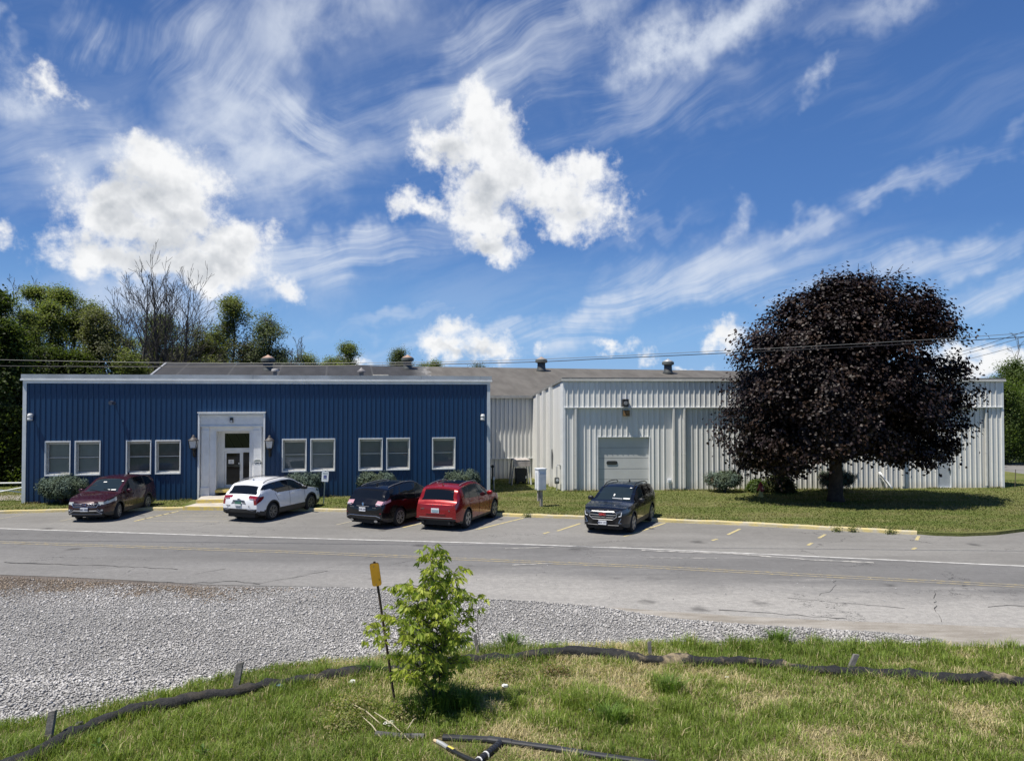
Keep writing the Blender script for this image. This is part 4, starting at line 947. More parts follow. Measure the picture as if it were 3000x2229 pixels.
# flood light and rusty box over the overhead door
def on_wing(x, y, z): return WO + Matrix.Rotation(WYAW, 3, 'Z') @ Vector((x, y, z))
x, z = ww(1400 + 1283 / 2.965, 1050 + 388 / 2.965, .2)
t = thing('flood_light', 'square dark flood light with round lens above the overhead door', 'light', on_wing(x, -.105, z), WYAW)
b = MB(); b.box(-.16, .16, -.16, 0, -.19, .19); b.box(-.17, .17, -.20, .0, .192, .215); b.build('housing', mat('brown_black', (0.03, 0.025, 0.022), .5), t); l = MB(); l.lathe([(.11, -.161), (.11, -.175), (.09, -.185)], (0, 0, 0), 16, 'Y'); l.build('lens', mat('dim_lens', (0.20, 0.20, 0.20), .25), t)
x, z = ww(1400 + 1292 / 2.965, 1050 + 475 / 2.965, .1)
t = thing('alarm_box', 'rusty brown metal box under the flood light', 'alarm box', on_wing(x, RECS - .05, z), WYAW)
b = MB(); b.bbox(-.16, .16, -.22, 0, -.16, .14, .01); b.build('housing', mat('rusty_box', (0.20, 0.12, 0.05), .8, var=.6, vscale=9), t); b = MB(); b.box(-.165, .165, -.23, 0, .142, .16); b.build('lid', M_BLACK, t)
x, z = ww(1400 + 1667 / 2.965, 1050 + 1062 / 2.965, .05)
t = thing('socket_box', 'small white outlet box low on the white wall right of the overhead door', 'outlet box', on_wing(x, RECS - .046, z), WYAW); b = MB(); b.bbox(-.11, .11, -.12, 0, -.12, .10, .012); b.build('housing', M_STEEL, t); b = MB(); b.bbox(-.09, .09, -.14, -.121, -.02, .08, .008); b.build('cover', M_STEEL, t)
# fallen spout leaning on the wall under the tree
p0 = P(2100 + 1268 / 2.471, 1050 + 948 / 2.471, LZ); p1 = p0 + Vector((-.42, .22, .72))
t = thing('drain_spout', 'white downspout elbow leaning from the white wall onto the grass', 'downspout', p0); b = MB(); b.tube([(0, 0, .05), p1 - p0], .065, 4); b.build('pipe', M_WTRIM, t); b = MB(); b.tube([p1 - p0 + Vector((.03, -.01, -.05)), p1 - p0 + Vector((-.05, .03, .06)), p1 - p0 + Vector((-.05, .2, .14))], .075, 4); b.build('elbow', M_WTRIM, t)

# ------------------------------------------------------------------ things by the gap between the buildings
p = P(1420 + 1680 / 7.943, 1300 + 1085 / 7.943, LZ)
t = thing('gas_meter', 'grey gas meter on a bent pipe at the corner of the white wing', 'gas meter', p, R(12))
b = MB(); b.tube([(0, 0, 0), (0, 0, .36)], .03, 8); b.tube([(0, 0, .68), (0, 0, 1.28), (.03, .02, 1.36), (.2, .1, 1.36), (.26, .2, 1.1)], .028, 8); b.build('pipe', M_GALV, t); b = MB(); b.bbox(-.12, .12, -.09, .09, .36, .70, .03); b.build('body', mat('meter_grey', (0.12, 0.125, 0.12), .5, var=.2), t, smooth=False); b = MB(); b.lathe([(.075, -.091), (.075, -.10), (.06, -.105)], (0, 0, .55), 14, 'Y'); b.build('dial', M_LAMPG, t)
p = P(1420 + 860 / 7.943, 1300 + 930 / 7.943, LZ); AY = R(10)
t = thing('air_conditioner', 'black outdoor air conditioner unit under the plank shelter', 'air conditioner', p, AY)
b = MB(); b.bbox(-.31, .31, 0, .6, .10, .88, .03); b.build('cabinet', M_BLACK, t); b = MB()
for k in range(16): b.bbox(-.315, .2, -.012, .61, .17 + k * .042, .185 + k * .042, .003)
b.build('grille', mat('ac_grille', (0.03, 0.032, 0.035), .4), t); b = MB(); b.box(.22, .29, -.006, .0, .30, .45); b.build('rating_plate', M_PAPER, t); b = MB(); b.box(-.28, -.16, .02, .58, 0, .10); b.box(.12, .26, .02, .58, 0, .10); b.build('foot', M_BLACK, t)
p = P(1420 + 862 / 7.943, 1300 + 960 / 7.943, LZ)
M_WOOD = mat('grey_weathered_wood', (0.40, 0.36, 0.33), .9, var=.3, vscale=3, bump=.4, bscale=20)
t = thing('plank_shelter', 'weathered plank shelter on splayed posts over the air conditioner', 'shelter', p, AY)
for k in range(2): b = MB(); b.bbox(-.48 + .01 * (k % 2), .48, -.04, .0, 1.06 + k * .165, 1.22 + k * .165, .006); b.build('board', M_WOOD, t)
b = MB(); b.add([(-.48, -.05, 1.395), (.48, -.05, 1.395), (.46, .95, 1.42), (-.46, .95, 1.42), (-.48, -.05, 1.425), (.48, -.05, 1.425), (.46, .95, 1.45), (-.46, .95, 1.45)], [(0, 3, 2, 1), (4, 5, 6, 7), (0, 1, 5, 4), (1, 2, 6, 5), (2, 3, 7, 6), (3, 0, 4, 7)]); b.build('top_panel', M_WOOD, t)
for sx in (-1, 1):
    for y in (.06, .88): b = MB(); b.tube([(sx * .56, y, 0), (sx * .43, y, 1.39)], .045, 4); b.build('post', M_WOOD if sx < 0 else M_WTRIM, t)
p = P(1420 + 215 / 7.943, 1300 + 1100 / 7.943, LZ)
t = thing('standpipe', 'thin grey standpipe with a white tap head beside the blue building corner', 'pipe', p); b = MB(); b.tube([(0, 0, 0), (0, 0, .62)], .022, 7); b.build('pipe', M_GALV, t); b = MB(); b.bbox(-.05, .05, -.04, .04, .60, .76, .015); b.build('head', M_STEEL, t)
p = P(1420 + 185 / 7.943, 1300 + 940 / 7.943, LZ)
t = thing('valve_pipe', 'black valve pipe standing against the recessed white wall', 'valve', p); b = MB(); b.tube([(0, 0, 0), (0, 0, 1.0), (-.14, 0, 1.02)], .045, 8); b.build('pipe', M_BLACK, t); b = MB(); b.lathe([(.09, -.06), (.09, .0)], (.0, 0, 1.02), 12, 'Y'); b.build('handwheel', M_BLACK, t)
# box on a post
p = P(1420 + 1300 / 7.943, 1300 + 1460 / 7.943, LZ)
t = thing('utility_box', 'pale grey utility cabinet on a wooden post in the lawn', 'utility box', p, R(24))
b = MB(); b.bbox(-.20, .20, -.19, .19, .76, 1.70, .012); b.build('cabinet', M_STEEL, t); b = MB(); b.bbox(-.22, .22, -.22, .20, 1.69, 1.75, .012); b.build('lid', M_STEEL, t); b = MB(); b.bbox(-.185, .185, -.208, -.188, .79, 1.53, .01); b.build('door', mat('dented_steel', (0.66, 0.68, 0.70), .35, var=.05, bump=.9, bscale=3.5), t); b = MB(); b.bbox(-.225, -.201, -.02, .12, .82, 1.58, .008); b.build('side_panel', M_STEEL, t)
b = MB(); b.bbox(-.02, .10, -.03, .07, 0, .76, .008); b.bbox(-.13, -.035, .02, .1, .25, .76, .008); b.build('post', M_WOOD, t)
# hydrant
p = P(2050 + 1075 / 6.01, 1340 + 693 / 6.01, LZ)
t = thing('fire_hydrant', 'yellow fire hydrant with a red bonnet in the shade of the purple tree', 'hydrant', p, R(5))
M_HYY = mat('hydrant_yellow', (0.50, 0.40, 0.13), .5, var=.12); M_HYR = mat('hydrant_red', (0.26, 0.02, 0.02), .45, var=.15)
b = MB(); b.lathe([(.16, 0), (.16, .05), (.11, .06), (.105, .40), (.12, .42)], n=20); b.build('barrel', M_HYY, t, smooth=False); b = MB(); b.lathe([(.15, .42), (.15, .46), (.125, .47), (.12, .58), (.08, .67), (.03, .71), (.03, .75)], n=20); b.build('bonnet', M_HYR, t)
b = MB(); b.lathe([(.09, -.12), (.095, -.18), (.06, -.20)], (0, 0, .36), 16, 'Y'); b.build('outlet_cap', M_HYR, t)
for s in (-1, 1): b = MB(); b.lathe([(.055, .10 * s), (.06, .17 * s), (.03, .20 * s)], (0, 0, .36), 14, 'X'); b.build('side_cap', M_HYR, t)
# reserved parking sign
p = P(948, 1475.5, LZ); t = thing('parking_sign', 'white reserved parking sign with blue wheelchair square on a leaning post', 'sign', p, R(4)); t.rotation_euler = (0, R(3.0), R(6))
b = MB(); b.box(-.025, .025, -.012, .012, -.1, 1.55); b.build('post', mat('green_grey_post', (0.10, 0.14, 0.14), .5), t); b = MB()
rc = [(sx * (.145 - .03 + .03 * math.cos(R(a))), sz * 0 + 0) for sx in (1,) for sz in (1,) for a in (0,)]
def rrect(w, h, r, n=4):
    out = []
    for cx, cy, a0 in ((w / 2 - r, h / 2 - r, 0), (-w / 2 + r, h / 2 - r, 90), (-w / 2 + r, -h / 2 + r, 180), (w / 2 - r, -h / 2 + r, 270)):
        out += [(cx + r * math.cos(R(a0 + 90 * k / n)), cy + r * math.sin(R(a0 + 90 * k / n))) for k in range(n + 1)]
    return out
b.prism(rrect(.31, .47, .03), 0, .006); b.v = [(x, -.013 - z, 1.27 + y) for x, y, z in b.v]; pl = b.build('plate', mat('sign_white', (0.70, 0.74, 0.74), .5), t)
M_SGREY = mat('sign_grey', (0.13, 0.20, 0.19), .6)
text('lettering', 'RESERVED', .052, M_SGREY, t, (0, -.0205, 1.435), ext=.0008, bold=.0012); text('lettering', 'PARKING', .05, M_SGREY, t, (0, -.0205, 1.375), ext=.0008, bold=.0012)
b = MB(); b.box(-.072, .072, -.0215, -.0195, 1.185, 1.33); b.build('blue_square', mat('sign_blue', (0.012, 0.03, 0.16), .5), t)
M_SW = mat('symbol_white', (0.35, 0.40, 0.62), .5); b = MB(); f = -.0225
b.prism([(.012 * math.cos(a * math.tau / 12) - .012, .012 * math.sin(a * math.tau / 12) + .050) for a in range(12)], 0, .001)
ring = [R(100 + i * 22) for i in range(12)]
for a, c in zip(ring[:-1], ring[1:]): b.prism([(.038 * math.cos(a) + .004, .038 * math.sin(a) - .018), (.038 * math.cos(c) + .004, .038 * math.sin(c) - .018), (.028 * math.cos(c) + .004, .028 * math.sin(c) - .018), (.028 * math.cos(a) + .004, .028 * math.sin(a) - .018)], 0, .001)
b.prism([(-.018, .036), (-.006, .036), (-.004, -.008), (-.016, -.008)], 0, .001); b.prism([(-.016, -.009), (.026, -.009), (.044, -.044), (.034, -.048), (.018, -.020), (-.016, -.020)], 0, .001); b.prism([(-.005, .012), (.022, .012), (.022, .020), (-.005, .020)], 0, .001)
b.v = [(x, f - z, 1.257 + y) for x, y, z in b.v]; b.build('wheelchair_symbol', M_SW, t)
b = MB(); b.prism([(-.09, 0), (-.05, .022), (-.05, .008), (.05, .008), (.05, .022), (.09, 0), (.05, -.022), (.05, -.008), (-.05, -.008), (-.05, -.022)], 0, .001); b.v = [(x, -.0205 - z, 1.145 + y) for x, y, z in b.v]; b.build('arrow', M_SGREY, t)
# pipe gate at the far left
pg = thing('pipe_gate', 'white tubular pipe gate with crossed braces at the end of the blue wall', 'gate', P(66, 1468, LZ), R(8)); M_PIPE = mat('white_pipe', (0.76, 0.76, 0.72), .5)
for (z0, z1) in ((.88, .88), ): b = MB(); b.tube([(-5.5, 0, z0), (0.0, 0, z1)], .035, 10); b.build('rail', M_PIPE, pg)
for pts in (((0, 0, .66), (-.85, 0, .50), (-1.6, 0, .36)), ((0, .05, .42), (-.9, .05, .53), (-1.9, .05, .74), (-2.8, .05, .9))): b = MB(); b.tube(pts, .03, 10); b.build('brace', M_PIPE, pg)
for x in (-2.9, -5.4): b = MB(); b.tube([(x, 0, -.1), (x, 0, .95)], .045, 10); b.build('post', M_PIPE, pg)
# thin marker post far right
p = P(2100 + 2158 / 2.471, 1050 + 935 / 2.471, LZ); t = tag(MB().tube([(0, 0, -.1), (.05, 0, 1.0)], .02, 6).build('marker_post', mat('rust_post', (0.10, 0.08, 0.06), .8)), 'thin dark steel post standing at the bend of the side road', 'post'); t.location = p
# dark box at the foot of the blue wall
p = BO + Matrix.Rotation(BYAW, 3, 'Z') @ Vector((.55, -.09, .03)); t = tag(MB().bbox(-.25, .25, -.06, .06, -.03, .06, .01).build('vent_cover', M_BLACK), 'low dark vent cover at the foot of the blue wall corner', 'vent'); t.location = p; t.rotation_euler = (0, 0, BYAW)
# overhead cables
def wire(pts, r, label, m, group):
    fine = []; n = len(pts)
    for i in range(n - 1):
        p0, p1, p2, p3 = pts[max(i - 1, 0)], pts[i], pts[i + 1], pts[min(i + 2, n - 1)]
        for k in range(10):
            u = k / 10; fine.append(0.5 * ((2 * p1) + (p2 - p0) * u + (2 * p0 - 5 * p1 + 4 * p2 - p3) * u * u + (3 * p1 - p0 - 3 * p2 + p3) * u ** 3))
    fine.append(pts[-1]); o = MB().tube(fine, r, 6).build('overhead_cable', m); return tag(o, label, 'cable', group)
G = 'overhead cables above the street'
wire([Q(x, y, 26.0 - x / 3000 * 2) for x, y in ((-900, 1032), (0, 1054), (700, 1064), (1450, 1056.5), (2147, 1026), (2600, 1002), (3000, 976), (3600, 930))], .009, 'upper pale thin cable crossing in front of the purple tree', mat('pale_cable', (0.17, 0.17, 0.165), .5, metal=.3), G)
wire([Q(x, y, 26.0 - x / 3000 * 2) for x, y in ((-900, 1060), (0, 1072), (700, 1074), (1450, 1063.5), (1788, 1050), (2147, 1033.5), (2600, 1011), (3000, 987), (3600, 945))], .0135, 'lower thick black cable crossing in front of the purple tree', mat('black_cable', (0.02, 0.02, 0.022), .4), G)
for i, (a, b, c, lab) in enumerate((((2700, 1060), (2860, 1018), (3000, 972), 'topmost of the three distant thin lines right of the purple tree'), ((2700, 1068), (2860, 1028), (3040, 975), 'middle of the three distant thin lines right of the purple tree'), ((2700, 1083), (2860, 1046), (3060, 992), 'lowest of the three distant thin lines right of the purple tree'))):
    wire([Q(*a, 92), Q(*b, 88), Q(*c, 84)], .028, lab, MATS['black_cable'], 'distant power lines')
# ================================================================== CARS
def paint(name, col, metal=0.0, rough=0.28, flake=0.0):
    m = D.materials.new(name); m.use_nodes = True; t = NT(m.node_tree); b = t.n['Principled BSDF']
    co = t.node('ShaderNodeTexCoord').outputs['Object']; n = t.noise(co, 3.0, 4, 0.6)
    sp = t.node('ShaderNodeSeparateXYZ'); t.l.new(co, sp.inputs[0])
    dust = t.math('MULTIPLY', t.ramp(t.math('ADD', sp.outputs[2], t.math('MULTIPLY', n, .4)), .85, .35), .13)
    t.l.new(t.mix(dust, col, (0.20, 0.18, 0.15)), b.inputs['Base Color'])
    b.inputs['Metallic'].default_value = metal; b.inputs['Roughness'].default_value = rough
    t.l.new(t.ramp(n, .3, .8, rough * .8, rough * 1.3), b.inputs['Roughness'])
    b.inputs['Coat Weight'].default_value = 0.7; b.inputs['Coat Roughness'].default_value = 0.03; b.inputs['Specular IOR Level'].default_value = 0.25
    return m
M_CGLASS = mat('car_glass', (0.005, 0.006, 0.007), 0.04, spec=0.6)
M_CGLASS2 = mat('car_front_glass', (0.016, 0.024, 0.026), 0.04, spec=0.6)
M_CLAD = mat('car_cladding', (0.022, 0.023, 0.024), 0.55)
M_TYRE = mat('tyre_rubber', (0.018, 0.018, 0.018), 0.85)
M_RIM = mat('alloy_rim', (0.34, 0.345, 0.35), 0.35, metal=0.6)
M_RIMD = mat('alloy_rim_dark', (0.16, 0.165, 0.17), 0.38, metal=0.6)
M_RIMB = mat('rim_back', (0.012, 0.012, 0.012), 0.7)
M_CHROME = mat('chrome', (0.50, 0.51, 0.52), 0.2, metal=1.0)
M_SAT = mat('satin_grey', (0.20, 0.20, 0.205), 0.45, metal=0.3)
M_TAIL = mat('tail_lens', (0.20, 0.006, 0.012), 0.12, coat=1.0)
M_TAILP = mat('tail_lens_pale', (0.52, 0.30, 0.34), 0.12, coat=1.0)
M_HEAD = mat('head_lens', (0.52, 0.54, 0.50), 0.1, coat=1.0)
M_HEADD = mat('head_lens_dark', (0.05, 0.052, 0.065), 0.08, coat=1.0)
M_LED = mat('led_strip', (0.72, 0.74, 0.76), 0.3)
M_PLATE = mat('plate_white', (0.66, 0.67, 0.68), 0.5)
M_PLGREEN = mat('plate_green', (0.05, 0.15, 0.11), 0.5)
M_PLTXT = mat('plate_ink', (0.06, 0.07, 0.12), 0.6)
M_SEAM = mat('panel_seam', (0.006, 0.006, 0.006), 0.7)
M_AMBER = mat('amber_lens', (0.45, 0.12, 0.02), 0.2)

def interp(pts, s):
    """smooth monotone-ish interpolation through (s, value) points"""
    if s <= pts[0][0]: return pts[0][1]
    for (a, va), (b, vb) in zip(pts[:-1], pts[1:]):
        if s <= b:
            u = (s - a) / (b - a) if b > a else 0; return va + (vb - va) * u
    return pts[-1][1]
def smooth_prof(pts, r=0.09):
    """round the corners of a polyline profile by sampling and box filtering"""
    L = pts[-1][0]; n = 400; xs = np.linspace(0, L, n); v = np.array([interp(pts, x) for x in xs]); k = max(1, int(r / L * n)); ker = np.ones(2 * k + 1) / (2 * k + 1)
    vp = np.concatenate([2 * v[0] - v[k:0:-1], v, 2 * v[-1] - v[-2:-k - 2:-1]]); w = np.convolve(vp, ker, 'valid')
    return lambda s: float(np.interp(s, xs, w))

def make_car(name, label, S):
    t = thing(name, label, 'car', group='cars parked in the bays before the buildings')
    L, Wd, wr = S['L'], S['W'], S['wr']; fo, wbs = S['fo'], S['wb']; wx = (fo, fo + wbs)
    top = smooth_prof(S['top'], S.get('rt', .07)); belt = smooth_prof(S['belt'], .06); hw0 = Wd / 2; ar = wr + .055
    sill = S.get('sill', .24); capl = S.get('clad', .42)
    def low(s):
        z = sill + .10 * max(0, 1 - s / .35) ** 2 + S.get('rlow', .14) * max(0, 1 - (L - s) / .5) ** 2
        for w in wx:
            d = abs(s - w)
            if d < ar: z = max(z, wr - .01 + math.sqrt(ar * ar - d * d) * 1.0)
        return z
    def plan(s):
        f = 1 - .20 * max(0, (.75 - s) / .75) ** 2.3; r = 1 - S.get('rtap', .10) * max(0, (.75 - (L - s)) / .75) ** 2.0
        return f * r
    def side(z, zb):
        u = (z - .2) / max(.1, zb - .2); u = min(1, max(0, u))
        return (.955 + .045 * math.sin(min(1, u / .62) * math.pi / 2)) if u < .62 else 1.0 - .055 * ((u - .62) / .38) ** 1.6
    NL, NG, NR = 20, 12, 6
    key = sorted(set([0, L] + [round(x, 3) for x in np.arange(0, L, .045)] + [round(w + ar * math.cos(a), 3) for w in wx for a in np.linspace(0, math.pi, 25)] + [round(x, 3) for x in np.arange(L - .75, L, .022)] + [round(x, 3) for x in np.arange(0, .25, .03)]))
    st = [s for i, s in enumerate(key) if i == 0 or s - key[i - 1] > .004 or s == L]
    def section(s):
        zt = top(s); zb = min(belt(s), zt - .035); zl = min(low(s), zb - .05); hw = hw0 * plan(s); p = []
        for k in range(NL + 1):
            z = zl + (zb - zl) * k / NL; p.append((hw * side(z, zb), z))
        yb = p[-1][0]; crown = .055 if zt > zb + .3 else .03
        ze = max(zb + .005, zt - crown); yr = yb - (.06 if ze - zb > .1 else .02) * min(1, (ze - zb) / .1) - .27 * max(0, ze - zb - .05)
        for k in range(1, NG + 1):
            u = k / NG; p.append((yb + (yr - yb) * (u ** 1.25), zb + (ze - zb) * u))
        for k in range(1, NR + 1):
            u = k / NR; y = yr * (1 - u); p.append((y, zt - (zt - ze) * (y / yr) ** 2.2))
        return p
    secs = [section(s) for s in st]; NP = NL + NG + NR + 1
    V = []; idx = {}
    for i, s in enumerate(st):
        for sd in (1, -1):
            for k in range(NP):
                if k == NP - 1 and sd == -1: idx[i, sd, k] = idx[i, 1, k]; continue
                idx[i, sd, k] = len(V); y, z = secs[i][k]; V.append((L / 2 - s, y * sd, z))
    parts = {}
    def put(nm, f): parts.setdefault(nm, []).append(f)
    ws0, ws1 = S['ws']; rw0, rw1 = S['rw']; wins = S['wins']
    for i in range(len(st) - 1):
        sc = (st[i] + st[i + 1]) / 2
        for sd in (1, -1):
            for k in range(NP - 1):
                f = [idx[i, sd, k], idx[i + 1, sd, k], idx[i + 1, sd, k + 1], idx[i, sd, k + 1]]
                if sd == -1: f = f[::-1]
                q = [V[j] for j in f]; z = sum(c[2] for c in q) / 4; y = abs(sum(c[1] for c in q) / 4)
                nm = 'body'
                if k < NL:
                    da = min(math.hypot(sc - w, z - wr) for w in wx)
                    if z < capl or (da < ar + S.get('flare', .0)): nm = 'cladding'
                    if S['tail'](L - sc, y / hw0, z, 'side'): nm = 'taillight' + ('L' if sd > 0 else 'R')
                    if S['head'](sc, y / hw0, z, 'side'): nm = 'headlight' + ('L' if sd > 0 else 'R')
                elif k < NL + NG:
                    u = (k - NL + .5) / NG
                    for wi, (a0, a1, b0, b1) in enumerate(wins):      # window: front limit at the belt/top, rear limit at belt/top
                        if a0 + (a1 - a0) * u < sc < b0 + (b1 - b0) * u and .02 < u < .88 and z > S.get('wlow', lambda s: 0)(sc): nm = 'win%d%s' % (wi, 'L' if sd > 0 else 'R')
                    if nm == 'body' and S.get('dlo') and S['dlo'][0] < sc < S['dlo'][1] and .0 < u < .9 and z > S.get('wlow', lambda s: 0)(sc) : nm = 'pillar_trim'
                    if S['tail'](L - sc, y / hw0, z, 'side'): nm = 'taillight' + ('L' if sd > 0 else 'R')
                else:
                    kk = k - NL - NG
                    if ws0 < sc < ws1 and kk >= 1 - (1 if ws0 + .1 < sc < ws1 - .1 and False else 0): nm = 'windscreen'
                    elif rw0 < L - sc < rw1 and kk >= 1: nm = 'rear_window'
                    elif S['tail'](L - sc, y / hw0, z, 'top'): nm = 'taillight' + ('L' if sd > 0 else 'R')
                    elif S['head'](sc, y / hw0, z, 'top'): nm = 'headlight' + ('L' if sd > 0 else 'R')
                    elif S.get('panor') and S['panor'][0] < sc < S['panor'][1] and kk >= 2: nm = 'roof_glass'
                put(nm, f)
    # end caps, bulged, divided across
    NC = 14
    for i, sgn, bulge in ((0, 1, S.get('fb', .09)), (len(st) - 1, -1, S.get('rb', .06))):
        rows = list(range(NL + NG + 1)); s = st[i]; grid = []
        for k in rows:
            y0, z = secs[i][k]; row = []
            for c in range(NC + 1):
                u = 1 - 2 * c / NC; y = y0 * u
                if c == 0: row.append(idx[i, 1, k])
                elif c == NC: row.append(idx[i, -1, k])
                else:
                    vz = max(0, math.sin(math.pi * min(1, max(0, (z - secs[i][0][1]) / max(.1, secs[i][NL][1] - secs[i][0][1])))))
                    row.append(len(V)); V.append((L / 2 - s + sgn * (bulge * (1 - u * u) * (.35 + .65 * vz ** .6)), y, z))
            grid.append(row)
        for k in range(len(rows) - 1):
            for c in range(NC):
                f = [grid[k][c], grid[k + 1][c], grid[k + 1][c + 1], grid[k][c + 1]]
                if sgn < 0: f = f[::-1]
                q = [V[j] for j in f]; z = sum(a[2] for a in q) / 4; y = sum(a[1] for a in q) / 4; nm = 'body'; sdl = 'L' if y > 0 else 'R'
                if z < S['fclad' if sgn > 0 else 'rclad']: nm = 'cladding'
                if sgn < 0 and S['tail'](-.01, abs(y) / hw0, z, 'cap'): nm = 'taillight' + sdl
                if sgn > 0 and S['head'](-.01, abs(y) / hw0, z, 'cap'): nm = 'headlight' + sdl
                put(nm, f)
        top_row = [grid[-1][c] for c in range(NC + 1)]; roofs = [idx[i, 1, k] for k in range(NL + NG, NP)] + [idx[i, -1, k] for k in range(NP - 2, NL + NG - 1, -1)]
        put('body', top_row + roofs[::-1][1:-1])
    MM = {'body': ('body', S['paint']), 'cladding': ('cladding', S.get('cladm', M_CLAD)), 'windscreen': ('windscreen', M_CGLASS2), 'rear_window': ('rear_window', M_CGLASS), 'pillar_trim': ('window_trim', M_BLACK), 'roof_glass': ('sunroof', M_CGLASS)}
    for nm, fs in parts.items():
        if nm in MM: n2, m2 = MM[nm]
        elif nm.startswith('win'): n2, m2 = 'side_window', (M_CGLASS2 if nm[3] == '0' else M_CGLASS)
        elif nm.startswith('tail'): n2, m2 = 'taillight', S.get('tailm', M_TAIL)
        else: n2, m2 = 'headlight', S.get('headm', M_HEAD)
        used = sorted({j for f in fs for j in f}); mp = {j: a for a, j in enumerate(used)}
        b = MB(); b.add([V[j] for j in used], [[mp[j] for j in dict.fromkeys(f)] for f in fs if len(dict.fromkeys(f)) > 2])
        o = b.build(n2, m2, t, smooth=True, fix=False)
        for v in ((o, ),): pass
        try: o.data.set_sharp_from_angle(angle=R(38))
        except Exception: pass
    # underbody, wheels
    u = MB(); u.box(-L / 2 + .12, L / 2 - .12, -hw0 * .72, hw0 * .72, .20, .62); u.box(-L / 2 + .5, L / 2 - .5, -hw0 * .72, hw0 * .72, .62, .9)
    u.box(L / 2 - wx[1] + ar, L / 2 - wx[0] - ar, -hw0 * .92, hw0 * .92, .22, .5); u.build('underbody', M_SEAM, t)
    for wi, w in enumerate(wx):
        for sd in (1, -1):
            yo = sd * (hw0 * .985); yi = sd * (hw0 - .23); X = L / 2 - w
            steer = S.get('steer', 0) if wi == 0 else 0
            b = MB(); prof = [(wr * .62, .0), (wr * .70, -.004), (wr * .93, .004), (wr * .99, .03), (wr, .06), (wr, .17), (wr * .98, .20), (wr * .9, .225), (wr * .6, .225)]
            b.lathe([(r, -(h) * sd) for r, h in prof], (0, 0, 0), 32, 'Y'); wo = b.build('wheel', M_TYRE, t, smooth=True); wo.location = (X, yo, wr); wo.rotation_euler = (0, 0, steer)
            rimm = S.get('rim', M_RIM); rr = wr * .665; b = MB(); ns = S.get('spokes', 5)
            b.cur = 1; b.lathe([(rr, -.05 * sd), (.02, -.052 * sd)], n=24, axis='Y'); b.cur = 0
            b.lathe([(rr * 1.03, -.02 * sd), (rr * 1.04, .010 * sd), (rr * .93, .012 * sd), (rr * .90, -.045 * sd)], n=32, axis='Y')
            for k in range(ns):
                a = math.tau * k / ns + .3
                for da in ((-S.get('split', .0), S.get('split', .0)) if S.get('split') else (0,)):
                    c0, c1 = a + da * .35, a + da; w0_, w1_ = S.get('sw', .032), S.get('sw', .032) * 1.0
                    def pt(r, ang, off, y): return (r * math.cos(ang) - off * math.sin(ang), y, r * math.sin(ang) + off * math.cos(ang))
                    r0, r1 = .05, rr * .97
                    b.add([pt(r0, c0, -w0_ * .7, .0), pt(r0, c0, w0_ * .7, .0), pt(r1, c1, w1_, .006 * sd), pt(r1, c1, -w1_, .006 * sd), pt(r0, c0, -w0_ * .7, -.05 * sd), pt(r0, c0, w0_ * .7, -.05 * sd), pt(r1, c1, w1_, -.05 * sd), pt(r1, c1, -w1_, -.05 * sd)], [(0, 1, 2, 3), (4, 7, 6, 5), (0, 4, 5, 1), (1, 5, 6, 2), (2, 6, 7, 3), (3, 7, 4, 0)])
            b.lathe([(.07, -.05 * sd), (.068, .008 * sd), (.03, .014 * sd)], n=16, axis='Y')
            ro = b.build('rim', [rimm, M_RIMB], wo)
    # helpers on the surface
    def ysurf(s, z):
        sec = section(s)
        for (ya, za), (yb, zb) in zip(sec[:-1], sec[1:]):
            if za <= z <= zb: return ya + (yb - ya) * (z - za) / max(1e-6, zb - za)
        return sec[-NR - 1][0]
    for s0, s1, z0, z1 in S.get('seams', []):
        for sd in (1, -1):
            pts = [(L / 2 - (s0 + (s1 - s0) * k / 8), sd * (ysurf(s0 + (s1 - s0) * k / 8, z0 + (z1 - z0) * k / 8) + .001), z0 + (z1 - z0) * k / 8) for k in range(9)]
            b = MB(); b.tube(pts, .006, 5); b.build('door_seam', M_SEAM, t)
    for s, z in S.get('handles', []):
        for sd in (1, -1):
            y = ysurf(s, z); b = MB(); b.bbox(L / 2 - s - .11, L / 2 - s + .11, min(sd * (y - .01), sd * (y + .035)), max(sd * (y - .01), sd * (y + .035)), z - .016, z + .016, .008); b.build('door_handle', S.get('handlem', S['paint']), t)
    ms, mz = S['mirror']
    for sd in (1, -1):
        y = ysurf(ms, mz - .05); bm = bmesh.new(); bmesh.ops.create_uvsphere(bm, u_segments=14, v_segments=8, radius=1)
        for v in bm.verts:
            c = v.co; c.x = math.copysign(abs(c.x) ** .7, c.x) * .075 + .01; c.y = math.copysign(abs(c.y) ** .7, c.y) * .12; c.z = math.copysign(abs(c.z) ** .7, c.z) * .085
            v.co = (L / 2 - ms + c.x - abs(c.y) * .15, sd * (y + .15) + c.y, mz + .03 + c.z)
        b = MB(); b.frombm(bm); mi = b.build('wing_mirror', S.get('mirrorm', S['paint']), t, smooth=True)
        b = MB(); b.bbox(L / 2 - ms - .03, L / 2 - ms + .03, min(sd * (y - .03), sd * (y + .08)), max(sd * (y - .03), sd * (y + .08)), mz - .045, mz - .01, .008); b.build('mirror_arm', M_BLACK, mi)
    if S.get('rails'):
        a, c, m, h = S['rails']
        for sd in (1, -1):
            n = 12; pts = []
            for k in range(n + 1):
                s = a + (c - a) * k / n; sec = section(s); y, z = sec[NL + NG + 1]; up = h * min(1, min(k, n - k) / 2.0) ** .7
                pts.append((L / 2 - s, sd * (y + .02), z + .015 + up))
            b = MB(); b.tube(pts, .018, 7); b.build('roof_rail', m, t)
